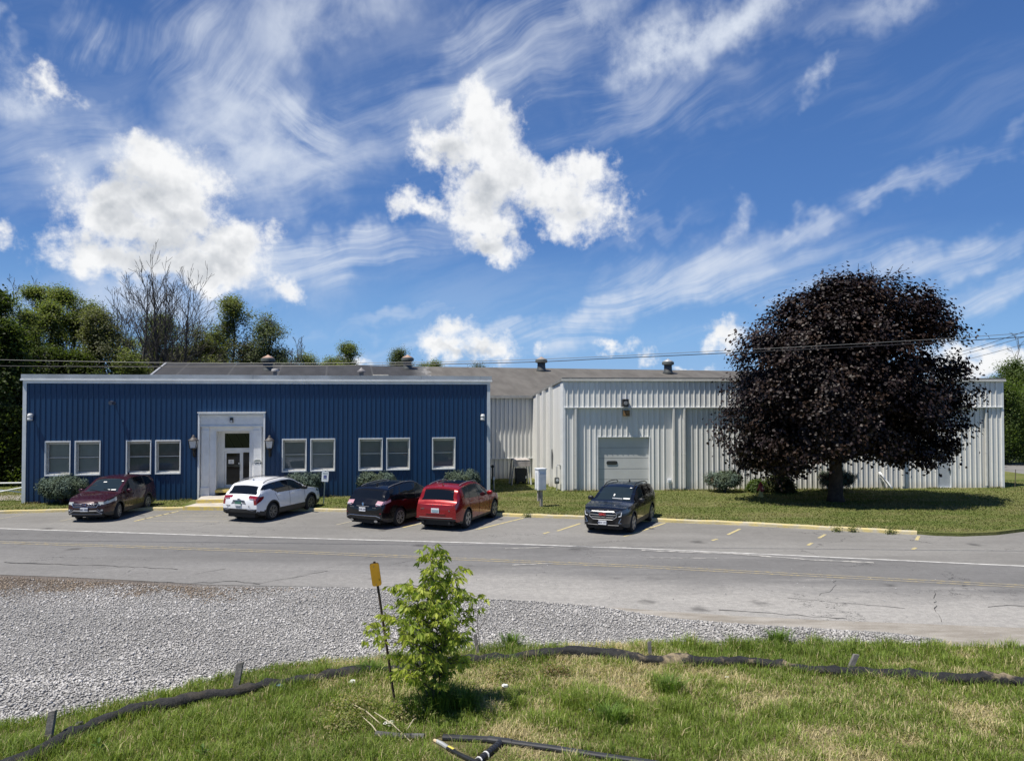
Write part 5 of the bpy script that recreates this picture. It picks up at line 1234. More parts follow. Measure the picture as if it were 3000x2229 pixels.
    if S.get('fin'):
        s = S['fin']; b = MB(); z = top(s); b.add([(L / 2 - s + .10, 0, z - .005), (L / 2 - s - .08, .03, z - .005), (L / 2 - s - .08, -.03, z - .005), (L / 2 - s - .075, 0, z + .09), (L / 2 - s - .04, 0, z + .085)], [(0, 1, 3, 4), (0, 4, 3, 2), (1, 2, 3), (0, 2, 1)]); b.build('antenna', S.get('finm', S['paint']), t)
    # spoiler lip over the rear window
    if S.get('spoiler'):
        s, m = S['spoiler']; sec = section(s); y = sec[NL + NG + 1][0]; z = top(s); b = MB(); xx = L / 2 - s
        n = 8; vs = []
        for k in range(n + 1):
            u = -1 + 2 * k / n; vs += [(xx + .22, y * u, z + .012 - .035 * u * u), (xx - .02, y * u * .97, z + .005 - .035 * u * u), (xx - .02, y * u * .97, z - .035 - .03 * u * u), (xx + .15, y * u, z - .05 - .03 * u * u)]
        b.add(vs, [(k * 4 + j, k * 4 + 4 + j, k * 4 + 4 + (j + 1) % 4, k * 4 + (j + 1) % 4) for k in range(n) for j in range(4)] + [(0, 1, 2, 3), (n * 4 + 3, n * 4 + 2, n * 4 + 1, n * 4)]); b.build('spoiler', m, t, smooth=False)
    # panels on the ends: f(y,z) outlines laid on the bulged cap
    def capx(front, y, z):
        i = 0 if front else len(st) - 1; s = st[i]; sec = secs[i]; bulge = S.get('fb', .09) if front else S.get('rb', .06); sg = 1 if front else -1
        y0 = hw0 * plan(s) * side(z, sec[NL][1]); vz = max(0, math.sin(math.pi * min(1, max(0, (z - sec[0][1]) / max(.1, sec[NL][1] - sec[0][1])))))
        return L / 2 - s + sg * bulge * (1 - min(1, (y / y0) ** 2)) * (.35 + .65 * vz ** .6)
    def panel(nm, m, pts, front=True, off=.012, th=.02, parent=None, xs=None):
        sg = 1 if front else -1; b = MB(); n = len(pts)
        fx = (lambda y, z: capx(front, y, z)) if xs is None else xs
        a = [(fx(y, z) + sg * off, y, z) for y, z in pts]; c = [(fx(y, z) - sg * th, y, z) for y, z in pts]
        b.add(a + c, [tuple(range(n)), tuple(range(n, 2 * n))[::-1]] + [(i, (i + 1) % n, n + (i + 1) % n, n + i) for i in range(n)]); return b.build(nm, m, parent or t)
    def strip(nm, m, pts, r, front=True, off=.015, parent=None, closed=False):
        sg = 1 if front else -1; fine = []; P_ = pts + ([pts[0]] if closed else [])
        for (ya, za), (yb, zb) in zip(P_[:-1], P_[1:]):
            for k in range(4): fine.append((ya + (yb - ya) * k / 4, za + (zb - za) * k / 4))
        fine.append(P_[-1]); b = MB(); b.tube([(capx(front, y, z) + sg * off, y, z) for y, z in fine], r, 6); return b.build(nm, m, parent or t)
    S['deco'](dict(t=t, panel=panel, strip=strip, capx=capx, top=top, L=L, hw=hw0, section=section, ysurf=ysurf, NL=NL, NG=NG))
    return t
rect = lambda y0, y1, z0, z1: [(y0, z0), (y1, z0), (y1, z1), (y0, z1)]
def plate(c, front, y, z, m, txt=None, w=.31, h=.155, lower=None, txtm=M_PLTXT, off=.03):
    sg = 1 if front else -1; x0 = c['capx'](front, y, z) + sg * off
    b = MB(); b.bbox(min(x0, x0 - sg * .02), max(x0, x0 - sg * .02), y - w / 2, y + w / 2, z - h / 2, z + h / 2, .006); p = b.build('number_plate', m, c['t'])
    if lower: b = MB(); b.box(min(x0, x0 + sg * .003), max(x0, x0 + sg * .003), y - w / 2 + .01, y + w / 2 - .01, z - h / 2 + .01, z - h * .08); b.build('plate_band', lower, p)
    if txt: text('plate_number', txt, .085, txtm, p, (x0 + sg * .004, y, z), (R(90), 0, R(90) if front else R(-90)), ext=.001, bold=.002)
    return p
def word(c, front, s, y, z, size, m, off=.02, bold=.003, nm='lettering'):
    sg = 1 if front else -1; return text(nm, s, size, m, c['t'], (c['capx'](front, y, z) + sg * off, y, z), (R(90), 0, R(90) if front else R(-90)), ext=.004, bold=bold)
def screen_paper(c, s, y, w, m, h=.1):
    z0 = c['top'](s); z1 = c['top'](s + h); b = MB(); x0, x1 = c['L'] / 2 - s, c['L'] / 2 - s - h
    b.quad((x0 + .012, y - w / 2, z0 + .006), (x0 + .012, y + w / 2, z0 + .006), (x1 + .012, y + w / 2, z1 + .006), (x1 + .012, y - w / 2, z1 + .006)); return b.build('sticker', m, c['t'], fix=False)
def wipers(c, s, front=True):
    for y0, y1 in ((.62, .05), (-.02, -.55)):
        b = MB(); pts = [(c['L'] / 2 - s - .03 * k - .0, y0 + (y1 - y0) * k / 5, c['top'](s + .03 * k) + .02) for k in range(6)]; b.tube(pts, .01, 5); b.build('wiper', M_BLACK, c['t'])

# ---- maroon crossover, front to the street
def deco_maroon(c):
    g = c['panel']('grille', M_BLACK, [(-.42, .655), (.42, .655), (.50, .80), (-.50, .80)], off=.02)
    for z, w in ((.765, .47), (.70, .42)): c['strip']('grille_bar', M_CHROME, [(-w, z), (-.1, z)], .014, off=.035, parent=g); c['strip']('grille_bar', M_CHROME, [(.1, z), (w, z)], .014, off=.035, parent=g)
    c['strip']('grille_trim', M_CHROME, [(-.53, .79), (-.46, .625), (.46, .625), (.53, .79)], .017, off=.022)
    # plain slanted H-shaped badge
    for pts in ([(-.062, .79), (-.042, .68)], [(.062, .79), (.042, .68)], [(-.05, .735), (.05, .735)]): c['strip']('badge', M_CHROME, pts, .012, off=.05, parent=g)
    c['panel']('lower_grille', M_BLACK, [(-.42, .37), (.42, .37), (.36, .45), (-.36, .45)], off=.03)
    c['strip']('skid_trim', M_SAT, [(-.66, .36), (-.46, .475), (.46, .475), (.66, .36)], .032, off=.015); c['strip']('skid_trim', M_SAT, [(-.64, .335), (.64, .335)], .028, off=.0)
    for s in (-1, 1):
        c['panel']('fog_light_surround', M_BLACK, [(s * .50, .545), (s * .69, .525), (s * .69, .465), (s * .58, .465)], off=.02)
        c['strip']('fog_light_trim', M_CHROME, [(s * .49, .55), (s * .59, .47), (s * .69, .47)], .011, off=.03); c['panel']('fog_light', M_HEAD, [(s * .62, .53), (s * .69, .53), (s * .69, .48), (s * .62, .48)], off=.03)
    plate(c, True, 0, .535, M_PLATE, 'EBD 4828', off=.05)
    for (s, y, w, h) in ((1.22, .48, .20, .06), (1.23, .28, .10, .05), (1.78, .60, .08, .05), (1.72, -.12, .14, .05)): screen_paper(c, s, y, w, M_PAPER, h)
    wipers(c, 1.12)
mar = dict(L=4.55, W=1.82, wr=.345, fo=.92, wb=2.62, paint=paint('maroon_paint', (0.034, 0.005, 0.009), .1, .3), sill=.25, clad=.40, flare=.055,
    top=[(0, .86), (.10, .93), (.6, 1.02), (1.08, 1.09), (1.30, 1.20), (1.98, 1.58), (2.3, 1.645), (2.9, 1.66), (3.6, 1.61), (3.95, 1.54), (4.10, 1.48), (4.38, 1.13), (4.47, 1.02), (4.55, .86)],
    belt=[(0, .82), (.4, .93), (1.05, 1.03), (1.8, 1.05), (3.0, 1.10), (3.9, 1.20), (4.2, 1.26), (4.55, .84)],
    ws=(1.16, 1.98), rw=(.13, .46), wins=[(1.42, 2.06, 2.42, 2.40), (2.48, 2.46, 3.24, 3.22), (3.30, 3.28, 4.02, 3.72)], dlo=(1.42, 3.92), fclad=.46, rclad=.55,
    head=lambda s, y, z, w: (w == 'cap' and y > .52 and .70 + .10 * (y - .5) < z < .86) or (w != 'cap' and s < .72 and .73 + .12 * s < z < .82 + .20 * s and (w == 'side' or y > .5)),
    tail=lambda d, y, z, w: (w != 'cap' and -.1 < d < .34 and .92 < z < 1.42 and y > .66) or (w == 'cap' and y > .6 and z > .8),
    seams=[(1.36, 1.40, .42, 1.03), (2.44, 2.46, .42, 1.07), (3.26, 3.42, .72, 1.12)], handles=[(2.24, .93), (3.12, .97)], mirror=(1.52, 1.08), fin=3.5, spokes=5, split=.30, sw=.02, rim=M_RIM, deco=deco_maroon, fb=.14, steer=.18)
# ---- white crossover, tail to the street
def deco_white(c):
    L = c['L']
    word(c, False, 'GMC', .0, .955, .085, M_SAT, off=.03)
    c['panel']('plate_recess', M_SAT, [(-.36, .76), (.36, .76), (.27, .90), (-.27, .90)], False, .012); c['strip']('chrome_bar', M_CHROME, [(-.28, .905), (.28, .905)], .015, False, .03)
    plate(c, False, 0, .77, M_PLGREEN, None, h=.18, lower=M_PLATE, off=.035)
    for s in (-1, 1): c['strip']('bumper_trim', M_CHROME, [(s * .80, .56), (s * .66, .515), (s * .43, .55)], .014, False, .02)
    c['panel']('hatch_handle', M_SAT, rect(-.09, .09, .615, .635), False, .012)
    word(c, False, 'TERRAIN', .52, .68, .055, M_SAT, off=.015, bold=.001); word(c, False, 'SLT', -.50, .68, .05, M_SAT, off=.015, bold=.001)
    for s in (-1, 1): c['panel']('tail_glow', M_TAILP, [(s * .47, 1.00), (s * .68, .985), (s * .66, .955), (s * .50, .965)], False, .02)
    b = MB(); b.tube([(L / 2 - c['L'] + .21, .05, 1.165), (L / 2 - c['L'] + .26, -.3, 1.185)], .01, 5); b.build('wiper', M_BLACK, c['t'])
def tail_white(d, y, z, w):
    if w == 'cap': return (.86 < z < 1.10 and y > .50 and z > .94 - .0 * y) or (y > .74 and .72 < z < 1.1 and y > .74 + (z - .72) * -.1)
    return d < .40 and .74 + d * .55 < z < 1.07 - d * .1 and y > .5 and w != 'top' or (w == 'top' and d < .12 and y > .5)
whi = dict(L=4.63, W=1.84, wr=.365, fo=.93, wb=2.73, paint=paint('white_paint', (0.76, 0.77, 0.78), 0, .3), sill=.26, clad=.46, flare=.065,
    top=[(0, .84), (.10, .96), (.6, 1.04), (1.12, 1.11), (1.34, 1.22), (2.0, 1.57), (2.3, 1.645), (2.9, 1.66), (3.7, 1.615), (4.12, 1.545), (4.22, 1.47), (4.42, 1.18), (4.52, 1.10), (4.63, .98)],
    belt=[(0, .78), (.4, .95), (1.1, 1.06), (1.8, 1.08), (2.9, 1.10), (3.4, 1.10), (4.2, 1.14), (4.5, 1.12), (4.63, .95)],
    ws=(1.2, 2.0), rw=(.16, .41), wins=[(1.5, 2.1, 2.48, 2.46), (2.54, 2.52, 3.42, 3.36), (3.46, 3.40, 4.30, 4.20)], dlo=(1.5, 4.3), fclad=.50, rclad=.57,
    wlow=lambda s: 1.08 if s < 3.25 else (1.08 + (s - 3.25) * .42 if s < 3.75 else 1.29),
    head=lambda s, y, z, w: (w == 'cap' and y > .6 and .78 < z < .90) or (w != 'cap' and s < .5 and .80 + .1 * s < z < .92 + .10 * s and (w == 'side' or y > .6)), tail=tail_white,
    seams=[(1.40, 1.44, .50, 1.07), (2.50, 2.52, .50, 1.08), (3.30, 3.50, .80, 1.09)], handles=[(2.30, .98), (3.24, 1.0)], mirror=(1.58, 1.10), mirrorm=M_BLACK, rails=(1.95, 3.95, M_SAT, .045), fin=3.75,
    spokes=6, split=.20, sw=.018, rim=M_RIMD, headm=M_HEADD, spoiler=(4.18, None), deco=deco_white, rb=.09)
whi['spoiler'] = (4.20, whi['paint'])
# ---- black crossover beside it, tail to the street
def deco_black(c):
    b = c['panel']('badge', M_CHROME, [(.062 * math.cos(a * math.tau / 14), .96 + .062 * math.sin(a * math.tau / 14)) for a in range(14)], False, .03); c['panel']('badge_bar', M_BLACK, rect(-.06, .06, .947, .973), False, .036, parent=b)
    c['strip']('chrome_bar', M_SAT, [(-.30, .875), (.30, .875)], .011, False, .02); plate(c, False, 0, .76, M_PLATE, 'HW8 5352', off=.03)
    c['strip']('bumper_trim', M_CHROME, [(-.80, .46), (-.62, .52), (.62, .52), (.80, .46)], .016, False, .015)
    word(c, False, 'MURANO', .52, .83, .045, M_CHROME, off=.012, bold=.001); word(c, False, 'SV AWD', -.54, .83, .045, M_CHROME, off=.012, bold=.001)
    for s in (-1, 1):
        c['panel']('tail_glow', M_LED, [(s * .58, .98), (s * .80, .965), (s * .78, .93), (s * .62, .95)], False, .02); b = MB(); b.lathe([(.045, -.04), (.05, .05)], (-c['L'] / 2 + .02, s * .58, .31), 12, 'X'); b.v = [(x, (y - s * .58) * 1.9 + s * .58, z) for x, y, z in b.v]; b.build('exhaust_tip', M_CHROME, c['t'])
        c['panel']('reflector', M_TAIL, rect(s * .80 - .03, s * .80 + .03, .60, .63), False, .015)
blk = dict(L=4.88, W=1.91, wr=.37, fo=.96, wb=2.825, paint=paint('black_paint', (0.003, 0.003, 0.004), 0, .22), sill=.24, clad=.36, flare=.0,
    top=[(0, .80), (.10, .90), (.6, .98), (1.2, 1.07), (1.42, 1.17), (2.2, 1.56), (2.6, 1.66), (3.2, 1.675), (4.0, 1.61), (4.38, 1.53), (4.48, 1.45), (4.68, 1.16), (4.78, 1.06), (4.88, .96)],
    belt=[(0, .74), (.4, .90), (1.2, 1.02), (2.2, 1.04), (3.2, 1.10), (3.9, 1.20), (4.4, 1.17), (4.7, 1.08), (4.88, .93)],
    ws=(1.28, 2.2), rw=(.17, .44), wins=[(1.6, 2.3, 2.66, 2.66), (2.72, 2.70, 3.76, 3.56), (3.84, 3.64, 4.25, 4.0)], dlo=(1.6, 4.35), fclad=.45, rclad=.47, wlow=lambda s: 1.04 if s < 3.1 else (1.04 + (s - 3.1) * .42 if s < 3.9 else 1.37 - (s - 3.9) * .1),
    head=lambda s, y, z, w: (w == 'cap' and y > .6 and .72 < z < .86) or (w != 'cap' and s < .6 and .76 < z < .90),
    tail=lambda d, y, z, w: (w == 'cap' and y > .60 and .90 < z < 1.02) or (w != 'cap' and d < .50 and .94 + d * .18 < z < 1.06 + d * .10 and y > .58), tailm=M_TAILP,
    seams=[(1.46, 1.50, .45, 1.02), (2.68, 2.70, .45, 1.05)], handles=[(2.48, .98), (3.5, 1.02)], handlem=M_CHROME, mirror=(1.7, 1.08), fin=4.0, finm=M_BLACK, rails=(2.1, 4.2, M_SAT, .015), spokes=5, split=.26, sw=.018, rim=M_RIM, spoiler=None, deco=deco_black, rb=.10)
blk['spoiler'] = (4.45, blk['paint'])
# ---- red crossover, tail to the street
def deco_red(c):
    x = -.30
    for k, ch in enumerate('VOLVO'): word(c, False, ch, .24 - .12 * k, .945, .062, M_SAT, off=.015, bold=.001)
    p = plate(c, False, 0, .745, M_PLATE, None, off=.03, w=.33, h=.17); b = MB(); xx = c['capx'](False, 0, .745) - .034; b.prism([(-.14, .03), (.14, .03), (.14, -.045), (.06, -.06), (-.06, -.06), (-.14, -.045)], 0, .002); b.v = [(xx - z, a, .745 + y) for a, y, z in b.v]; b.build('plate_band', mat('plate_bluegrey', (0.22, 0.33, 0.38), .6), p)
    c['strip']('hatch_crease', M_SAT, [(-.70, .49), (.70, .49)], .010, False, .012); c['strip']('hatch_handle', c['t'].children[0].data.materials[0], [(-.40, .64), (.40, .64)], .02, False, .01)
    word(c, False, 'XC60', .56, .80, .06, M_CHROME, off=.012, bold=.001); word(c, False, 'T5', -.56, .745, .06, M_CHROME, off=.012, bold=.001)
    for s in (-1, 1):
        c['panel']('reflector', M_TAIL, rect(s * .78 - .08, s * .78 + .08, .455, .475), False, .015); b = MB(); b.lathe([(.045, -.03), (.045, .05)], (-c['L'] / 2 + .02, s * .55, .30), 12, 'X'); b.build('exhaust_tip', M_BLACK, c['t'])
    b = MB(); b.tube([(-c['L'] / 2 + .20, .05, 1.125), (-c['L'] / 2 + .21, -.36, 1.10)], .012, 5); b.build('wiper', M_SAT, c['t'])
def tail_red(d, y, z, w):
    if w == 'cap': return y > .80 and .78 < z < 1.0
    return (d < .20 and .80 < z < 1.06 and y > .7 and w == 'side') or (w == 'side' and d < .30 - (z - 1.06) * .1 + .14 * max(0, z - 1.0) and d > .03 and 1.0 < z < 1.42 and y > .62 and d > .16 + (z - 1.06) * .55 and d < .28 + (z - 1.06) * .55)
red = dict(L=4.69, W=1.90, wr=.365, fo=.88, wb=2.865, paint=paint('red_paint', (0.235, 0.008, 0.009), .25, .28), sill=.25, clad=.34, flare=.03,
    top=[(0, .82), (.10, .92), (.6, 1.0), (1.25, 1.07), (1.45, 1.16), (2.15, 1.54), (2.5, 1.63), (3.1, 1.655), (3.9, 1.61), (4.22, 1.55), (4.34, 1.48), (4.52, 1.13), (4.60, 1.04), (4.69, .98)],
    belt=[(0, .76), (.4, .92), (1.2, 1.02), (2.2, 1.04), (3.4, 1.09), (3.9, 1.13), (4.3, 1.15), (4.55, 1.02), (4.69, .95)],
    ws=(1.32, 2.15), rw=(.15, .40), wins=[(1.62, 2.24, 2.60, 2.58), (2.66, 2.64, 3.50, 3.42), (3.55, 3.47, 4.0, 3.82)], dlo=(1.6, 4.02), fclad=.42, rclad=.44,
    head=lambda s, y, z, w: (w == 'cap' and y > .6 and .74 < z < .88) or (w != 'cap' and s < .5 and .78 < z < .92), tail=tail_red,
    seams=[(1.48, 1.52, .40, 1.02), (2.62, 2.64, .40, 1.06), (3.5, 3.62, .74, 1.08)], handles=[(2.42, .95), (3.36, .98)], mirror=(1.72, 1.08), rails=(2.0, 3.95, M_SAT, .03), fin=4.0, panor=(2.3, 3.6), spokes=5, split=.16, sw=.03, rim=M_RIM, spoiler=None, deco=deco_red, rb=.07, rtap=.13)
red['spoiler'] = (4.31, red['paint'])
# ---- dark navy crossover, front to the street
def deco_navy(c):
    oc = [(-.38, .575), (.38, .575), (.53, .69), (.53, .80), (.43, .865), (-.43, .865), (-.53, .80), (-.53, .69)]
    g = c['panel']('grille', M_BLACK, oc, off=.02)
    for z, w in ((.84, .47), (.745, .50), (.66, .42)): c['strip']('grille_bar', M_SAT, [(-w, z), (w, z)], .012, off=.03, parent=g)
    c['strip']('grille_surround', mat('satin_chrome', (0.36, 0.365, 0.37), .34, metal=.9), oc, .014, off=.022, closed=True)
    M_RED = mat('emblem_red', (0.42, 0.02, 0.02), .35); word(c, True, 'GMC', 0, .765, .12, M_RED, off=.065, bold=.005, nm='emblem'); word(c, True, 'GMC', 0, .765, .12, M_CHROME, off=.059, bold=.010, nm='emblem_edge')
    c['panel']('lower_grille', M_SEAM, [(-.44, .40), (.44, .40), (.40, .49), (-.40, .49)], off=.025)
    c['strip']('lower_trim', M_SAT, [(-.60, .37), (-.18, .365)], .012, off=.03); c['strip']('lower_trim', M_SAT, [(.18, .365), (.60, .37)], .012, off=.03)
    for s in (-1, 1):
        c['strip']('fog_light_trim', M_CHROME, [(s * .69, .63), (s * .60, .46), (s * .70, .455)], .014, off=.03)
        c['strip']('running_light', M_LED, [(s * .71, .86), (s * .69, .72), (s * .60, .70)], .014, off=.03)
    p = plate(c, True, 0, .46, M_PLATE, 'HBW 1710', off=.06); 
    for (s, y, w, h) in ((1.26, .52, .26, .07), (1.92, .52, .08, .04), (1.42, -.02, .05, .12)): screen_paper(c, s, y, w, M_PAPER, h)
    b = MB(); b.tube([(c['L'] / 2 - 1.25, .36, c['top'](1.25) + .015), (c['L'] / 2 - 1.27, -.04, c['top'](1.27) + .015)], .014, 5); b.build('wiper', M_LED, c['t'])
nav = dict(whi); nav.update(top=[(0, .95), (.10, 1.01)] + whi['top'][2:], belt=[(0, .91), (.4, .99)] + whi['belt'][2:], paint=paint('navy_black_paint', (0.005, 0.006, 0.009), .1, .22), deco=deco_navy, headm=M_HEADD, rails=(1.95, 3.95, M_BLACK, .055), spokes=5, split=0, sw=.055, rim=M_RIM, handles=whi['handles'], fin=3.5, finm=M_BLACK, fb=.10, steer=.0, flare=.05, clad=.42,
    head=lambda s, y, z, w: (w == 'cap' and y > .60 and .78 < z < .90) or (w != 'cap' and s < .62 and .80 + .12 * s < z < .91 + .15 * s and (w == 'side' or y > .55)))
nav['spoiler'] = (4.20, nav['paint'])

def park(name, label, S, front_side, rear_side, side, nose_to_street, kz=1.2):
    """front_side / rear_side: picture points of the two visible wheels' ground contacts; side: +1 when they are the car's left wheels"""
    t = make_car(name, label, S)
    a, b = P(*front_side), P(*rear_side); d = a - b; Ym = (a.y + b.y) / 2; ta, tb = (front_side[0] - 1500) / F_PX, (rear_side[0] - 1500) / F_PX; sg = 1 if d.y > 0 else -1
    dy = min((abs(math.hypot(Ym * (ta - tb) + (ta + tb) / 2 * sg * q, q) - S['wb']), q) for q in np.linspace(.3, S['wb'], 400))[1] * sg      # true wheelbase seen between the two wheels' columns
    d = Vector((Ym * (ta - tb) + (ta + tb) / 2 * dy, dy, 0)); h = math.atan2(d.y, d.x); m = Vector(((ta + tb) / 2 * Ym + (ta - tb) / 4 * dy, Ym, 0))
    fwd = Vector((math.cos(h), math.sin(h), 0)); lft = Vector((-fwd.y, fwd.x, 0))
    axle_mid = S['L'] / 2 - (S['fo'] + S['wb'] / 2)
    if S is red: t.scale = (1, 1, 1.05)
    t.location = m - lft * side * (S['W'] / 2 - .06) - fwd * axle_mid; t.rotation_euler = (0, 0, h)
    return t
park('parked_car', 'maroon crossover parked nose outward, leftmost in the row', mar, (350.5, 1513.5), (434, 1497), 1, True)
park('parked_car', 'white crossover with dark lower cladding parked before the portico', whi, (910.5, 1499), (799.7, 1518), -1, False)
park('parked_car', 'black crossover with pale tail lamps next to the red car', blk, (1283, 1515), (1171, 1535.5), -1, False)
park('parked_car', 'red crossover with its tail to the street', red, (1446.4, 1519), (1369, 1542), -1, False)
park('parked_car', 'near-black crossover with chrome grille parked alone, nose to the street', nav, (1852.5, 1556), (1905.4, 1529), 1, True, 1.25)
# ================================================================== PLANTS
def leafmat(name, trans=0.3, rough=0.5, spec=0.35):
    m = D.materials.new(name); m.use_nodes = True; t = NT(m.node_tree); b = t.n['Principled BSDF']
    at = t.node('ShaderNodeAttribute', attribute_name='tint'); t.l.new(at.outputs['Color'], b.inputs['Base Color'])
    b.inputs['Roughness'].default_value = rough; b.inputs['Specular IOR Level'].default_value = spec
    if trans:
        tr = t.node('ShaderNodeBsdfTranslucent'); t.l.new(t.mix(1.0, at.outputs['Color'], (1.25, 1.35, 0.6), 'MULTIPLY'), tr.inputs[0])
        ms = t.node('ShaderNodeMixShader'); ms.inputs[0].default_value = trans
        t.l.new(b.outputs[0], ms.inputs[1]); t.l.new(tr.outputs[0], ms.inputs[2]); t.l.new(ms.outputs[0], t.n['Material Output'].inputs[0])
    return m
M_LEAF = leafmat('tree_leaves', .54); M_MAPLE = leafmat('purple_leaves', .05, .5, .26); M_NEEDLE = leafmat('juniper_sprays', .1, .75, .2); M_GRASS = leafmat('grass_blades', .30, .6, .25); M_SAPL = leafmat('sapling_leaves', .55, .5, .3)
M_BARK = mat('bark', (0.085, 0.072, 0.060), .9, var=.35, vscale=6, bump=.7, bscale=14)
M_BARKG = mat('dead_bark', (0.062, 0.056, 0.052), .9, var=.3, vscale=3); M_TWIG = mat('grey_twigs', (0.15, 0.14, 0.125), .9, var=.2)
M_BARKP = mat('dark_maple_bark', (0.055, 0.038, 0.026), .9, var=.4, vscale=6, bump=.8, bscale=12)

def unit(v): return v / np.maximum(1e-9, np.linalg.norm(v, axis=1, keepdims=True))
def leaf_mesh(name, pos, out, size, col, m, parent, rs, aspect=.62, fold=.22, droop=0.0, up=.35, lobed=False):
    """leaf-sized folded blades: pos (N,3), out (N,3) rough facing, size (N,), col (N,3)"""
    n = len(pos); nrm = unit(out + up * np.array([0, 0, 1.0]) + rs.normal(0, .55, (n, 3)))
    a = unit(np.cross(nrm, rs.normal(0, 1, (n, 3)))); 
    if droop: a = unit(a + np.array([0, 0, -droop])); nrm = unit(nrm - a * np.sum(nrm * a, 1, keepdims=True))
    b = np.cross(nrm, a); s = size[:, None]
    if lobed:       # five-pointed outline, two faces of four corners each side of the midrib
        p = [pos - a * s * .5, pos - b * s * .52 + a * s * -.12 + nrm * s * fold, pos - b * s * .26 + a * s * .30 + nrm * s * fold * .5, pos + a * s * .55, pos + b * s * .26 + a * s * .30 + nrm * s * fold * .5, pos + b * s * .52 + a * s * -.12 + nrm * s * fold]
        v = np.stack(p, 1).reshape(-1, 3); o = (np.arange(n) * 6)[:, None]
        f = np.concatenate([o + np.array([[0, 3, 2, 1]]), o + np.array([[0, 5, 4, 3]])], 1).reshape(-1, 4); c = np.repeat(col, 2, 0)
    else:
        p = [pos - a * s * .5, pos - b * s * aspect * .5 + nrm * s * fold, pos + a * s * .5, pos + b * s * aspect * .5 + nrm * s * fold]
        v = np.stack(p, 1).reshape(-1, 3); o = (np.arange(n) * 4)[:, None]
        f = np.concatenate([o + np.array([[0, 2, 1]]), o + np.array([[0, 3, 2]])], 1).reshape(-1, 3); c = np.repeat(col, 2, 0)
    return np_mesh(name, v, f, m, parent, c)
def segs_mesh(name, segs, m, parent, n=5):
    """segs: list of (p0, p1, r0, r1)"""
    A = np.array([s[0] for s in segs], float); B = np.array([s[1] for s in segs], float); r0 = np.array([s[2] for s in segs]); r1 = np.array([s[3] for s in segs])
    d = unit(B - A); ref = np.where(np.abs(d[:, 2:3]) < .9, [[0, 0, 1.0]], [[1.0, 0, 0]]); x = unit(np.cross(d, ref)); y = np.cross(d, x); k = len(segs); V = np.zeros((k, 2, n, 3))
    for j in range(n):
        t = math.tau * j / n; e = x * math.cos(t) + y * math.sin(t); V[:, 0, j] = A + e * r0[:, None]; V[:, 1, j] = B + e * r1[:, None] + d * (r1[:, None] * .3)
    o = (np.arange(k) * 2 * n)[:, None]; F = []
    for j in range(n): F.append(o + np.array([[j, (j + 1) % n, n + (j + 1) % n, n + j]]))
    return np_mesh(name, V.reshape(-1, 3), np.concatenate(F, 0), m, parent, smooth=True)
def grow(rnd, p, d, length, r, lvl, maxl, segs, tips, spread=38, up=.12, wob=.12, nchild=(3, 5), start=.3, minr=.012, lf=.55):
    n = max(3, int(4 + 3 * (maxl - lvl > 0))) ; step = length / n; ch = []
    for i in range(n):
        f0, f1 = i / n, (i + 1) / n
        d = (d + Vector((rnd.gauss(0, wob), rnd.gauss(0, wob), rnd.gauss(0, wob * .6) + up))).normalized(); q = p + d * step
        ra = max(minr, r * (1 - .72 * f0)); rb = max(minr * .8, r * (1 - .72 * f1)); segs.append((tuple(p), tuple(q), ra, rb)); p = q
        if f1 >= start and lvl < maxl: ch.append((p.copy(), d.copy(), f1, ra))
        if lvl >= maxl - 1: tips.append(tuple(p))
    if lvl < maxl:
        k = rnd.randint(*nchild); az = rnd.uniform(0, 6.28)
        for i in range(k):
            b, bd, f, rr = ch[min(len(ch) - 1, int(i * len(ch) / k))]; az += 2.4 + rnd.uniform(-.5, .5)
            ax = bd.orthogonal().normalized(); ax.rotate(Quaternion(bd, az)); nd = bd.copy(); nd.rotate(Quaternion(ax, R(spread + rnd.uniform(-11, 11))))
            grow(rnd, b, nd, length * lf * rnd.uniform(.75, 1.15) * (1.15 - .45 * f), max(minr, rr * .55), lvl + 1, maxl, segs, tips, spread, up, wob, nchild, .25, minr, lf)
    else: tips.append(tuple(p))

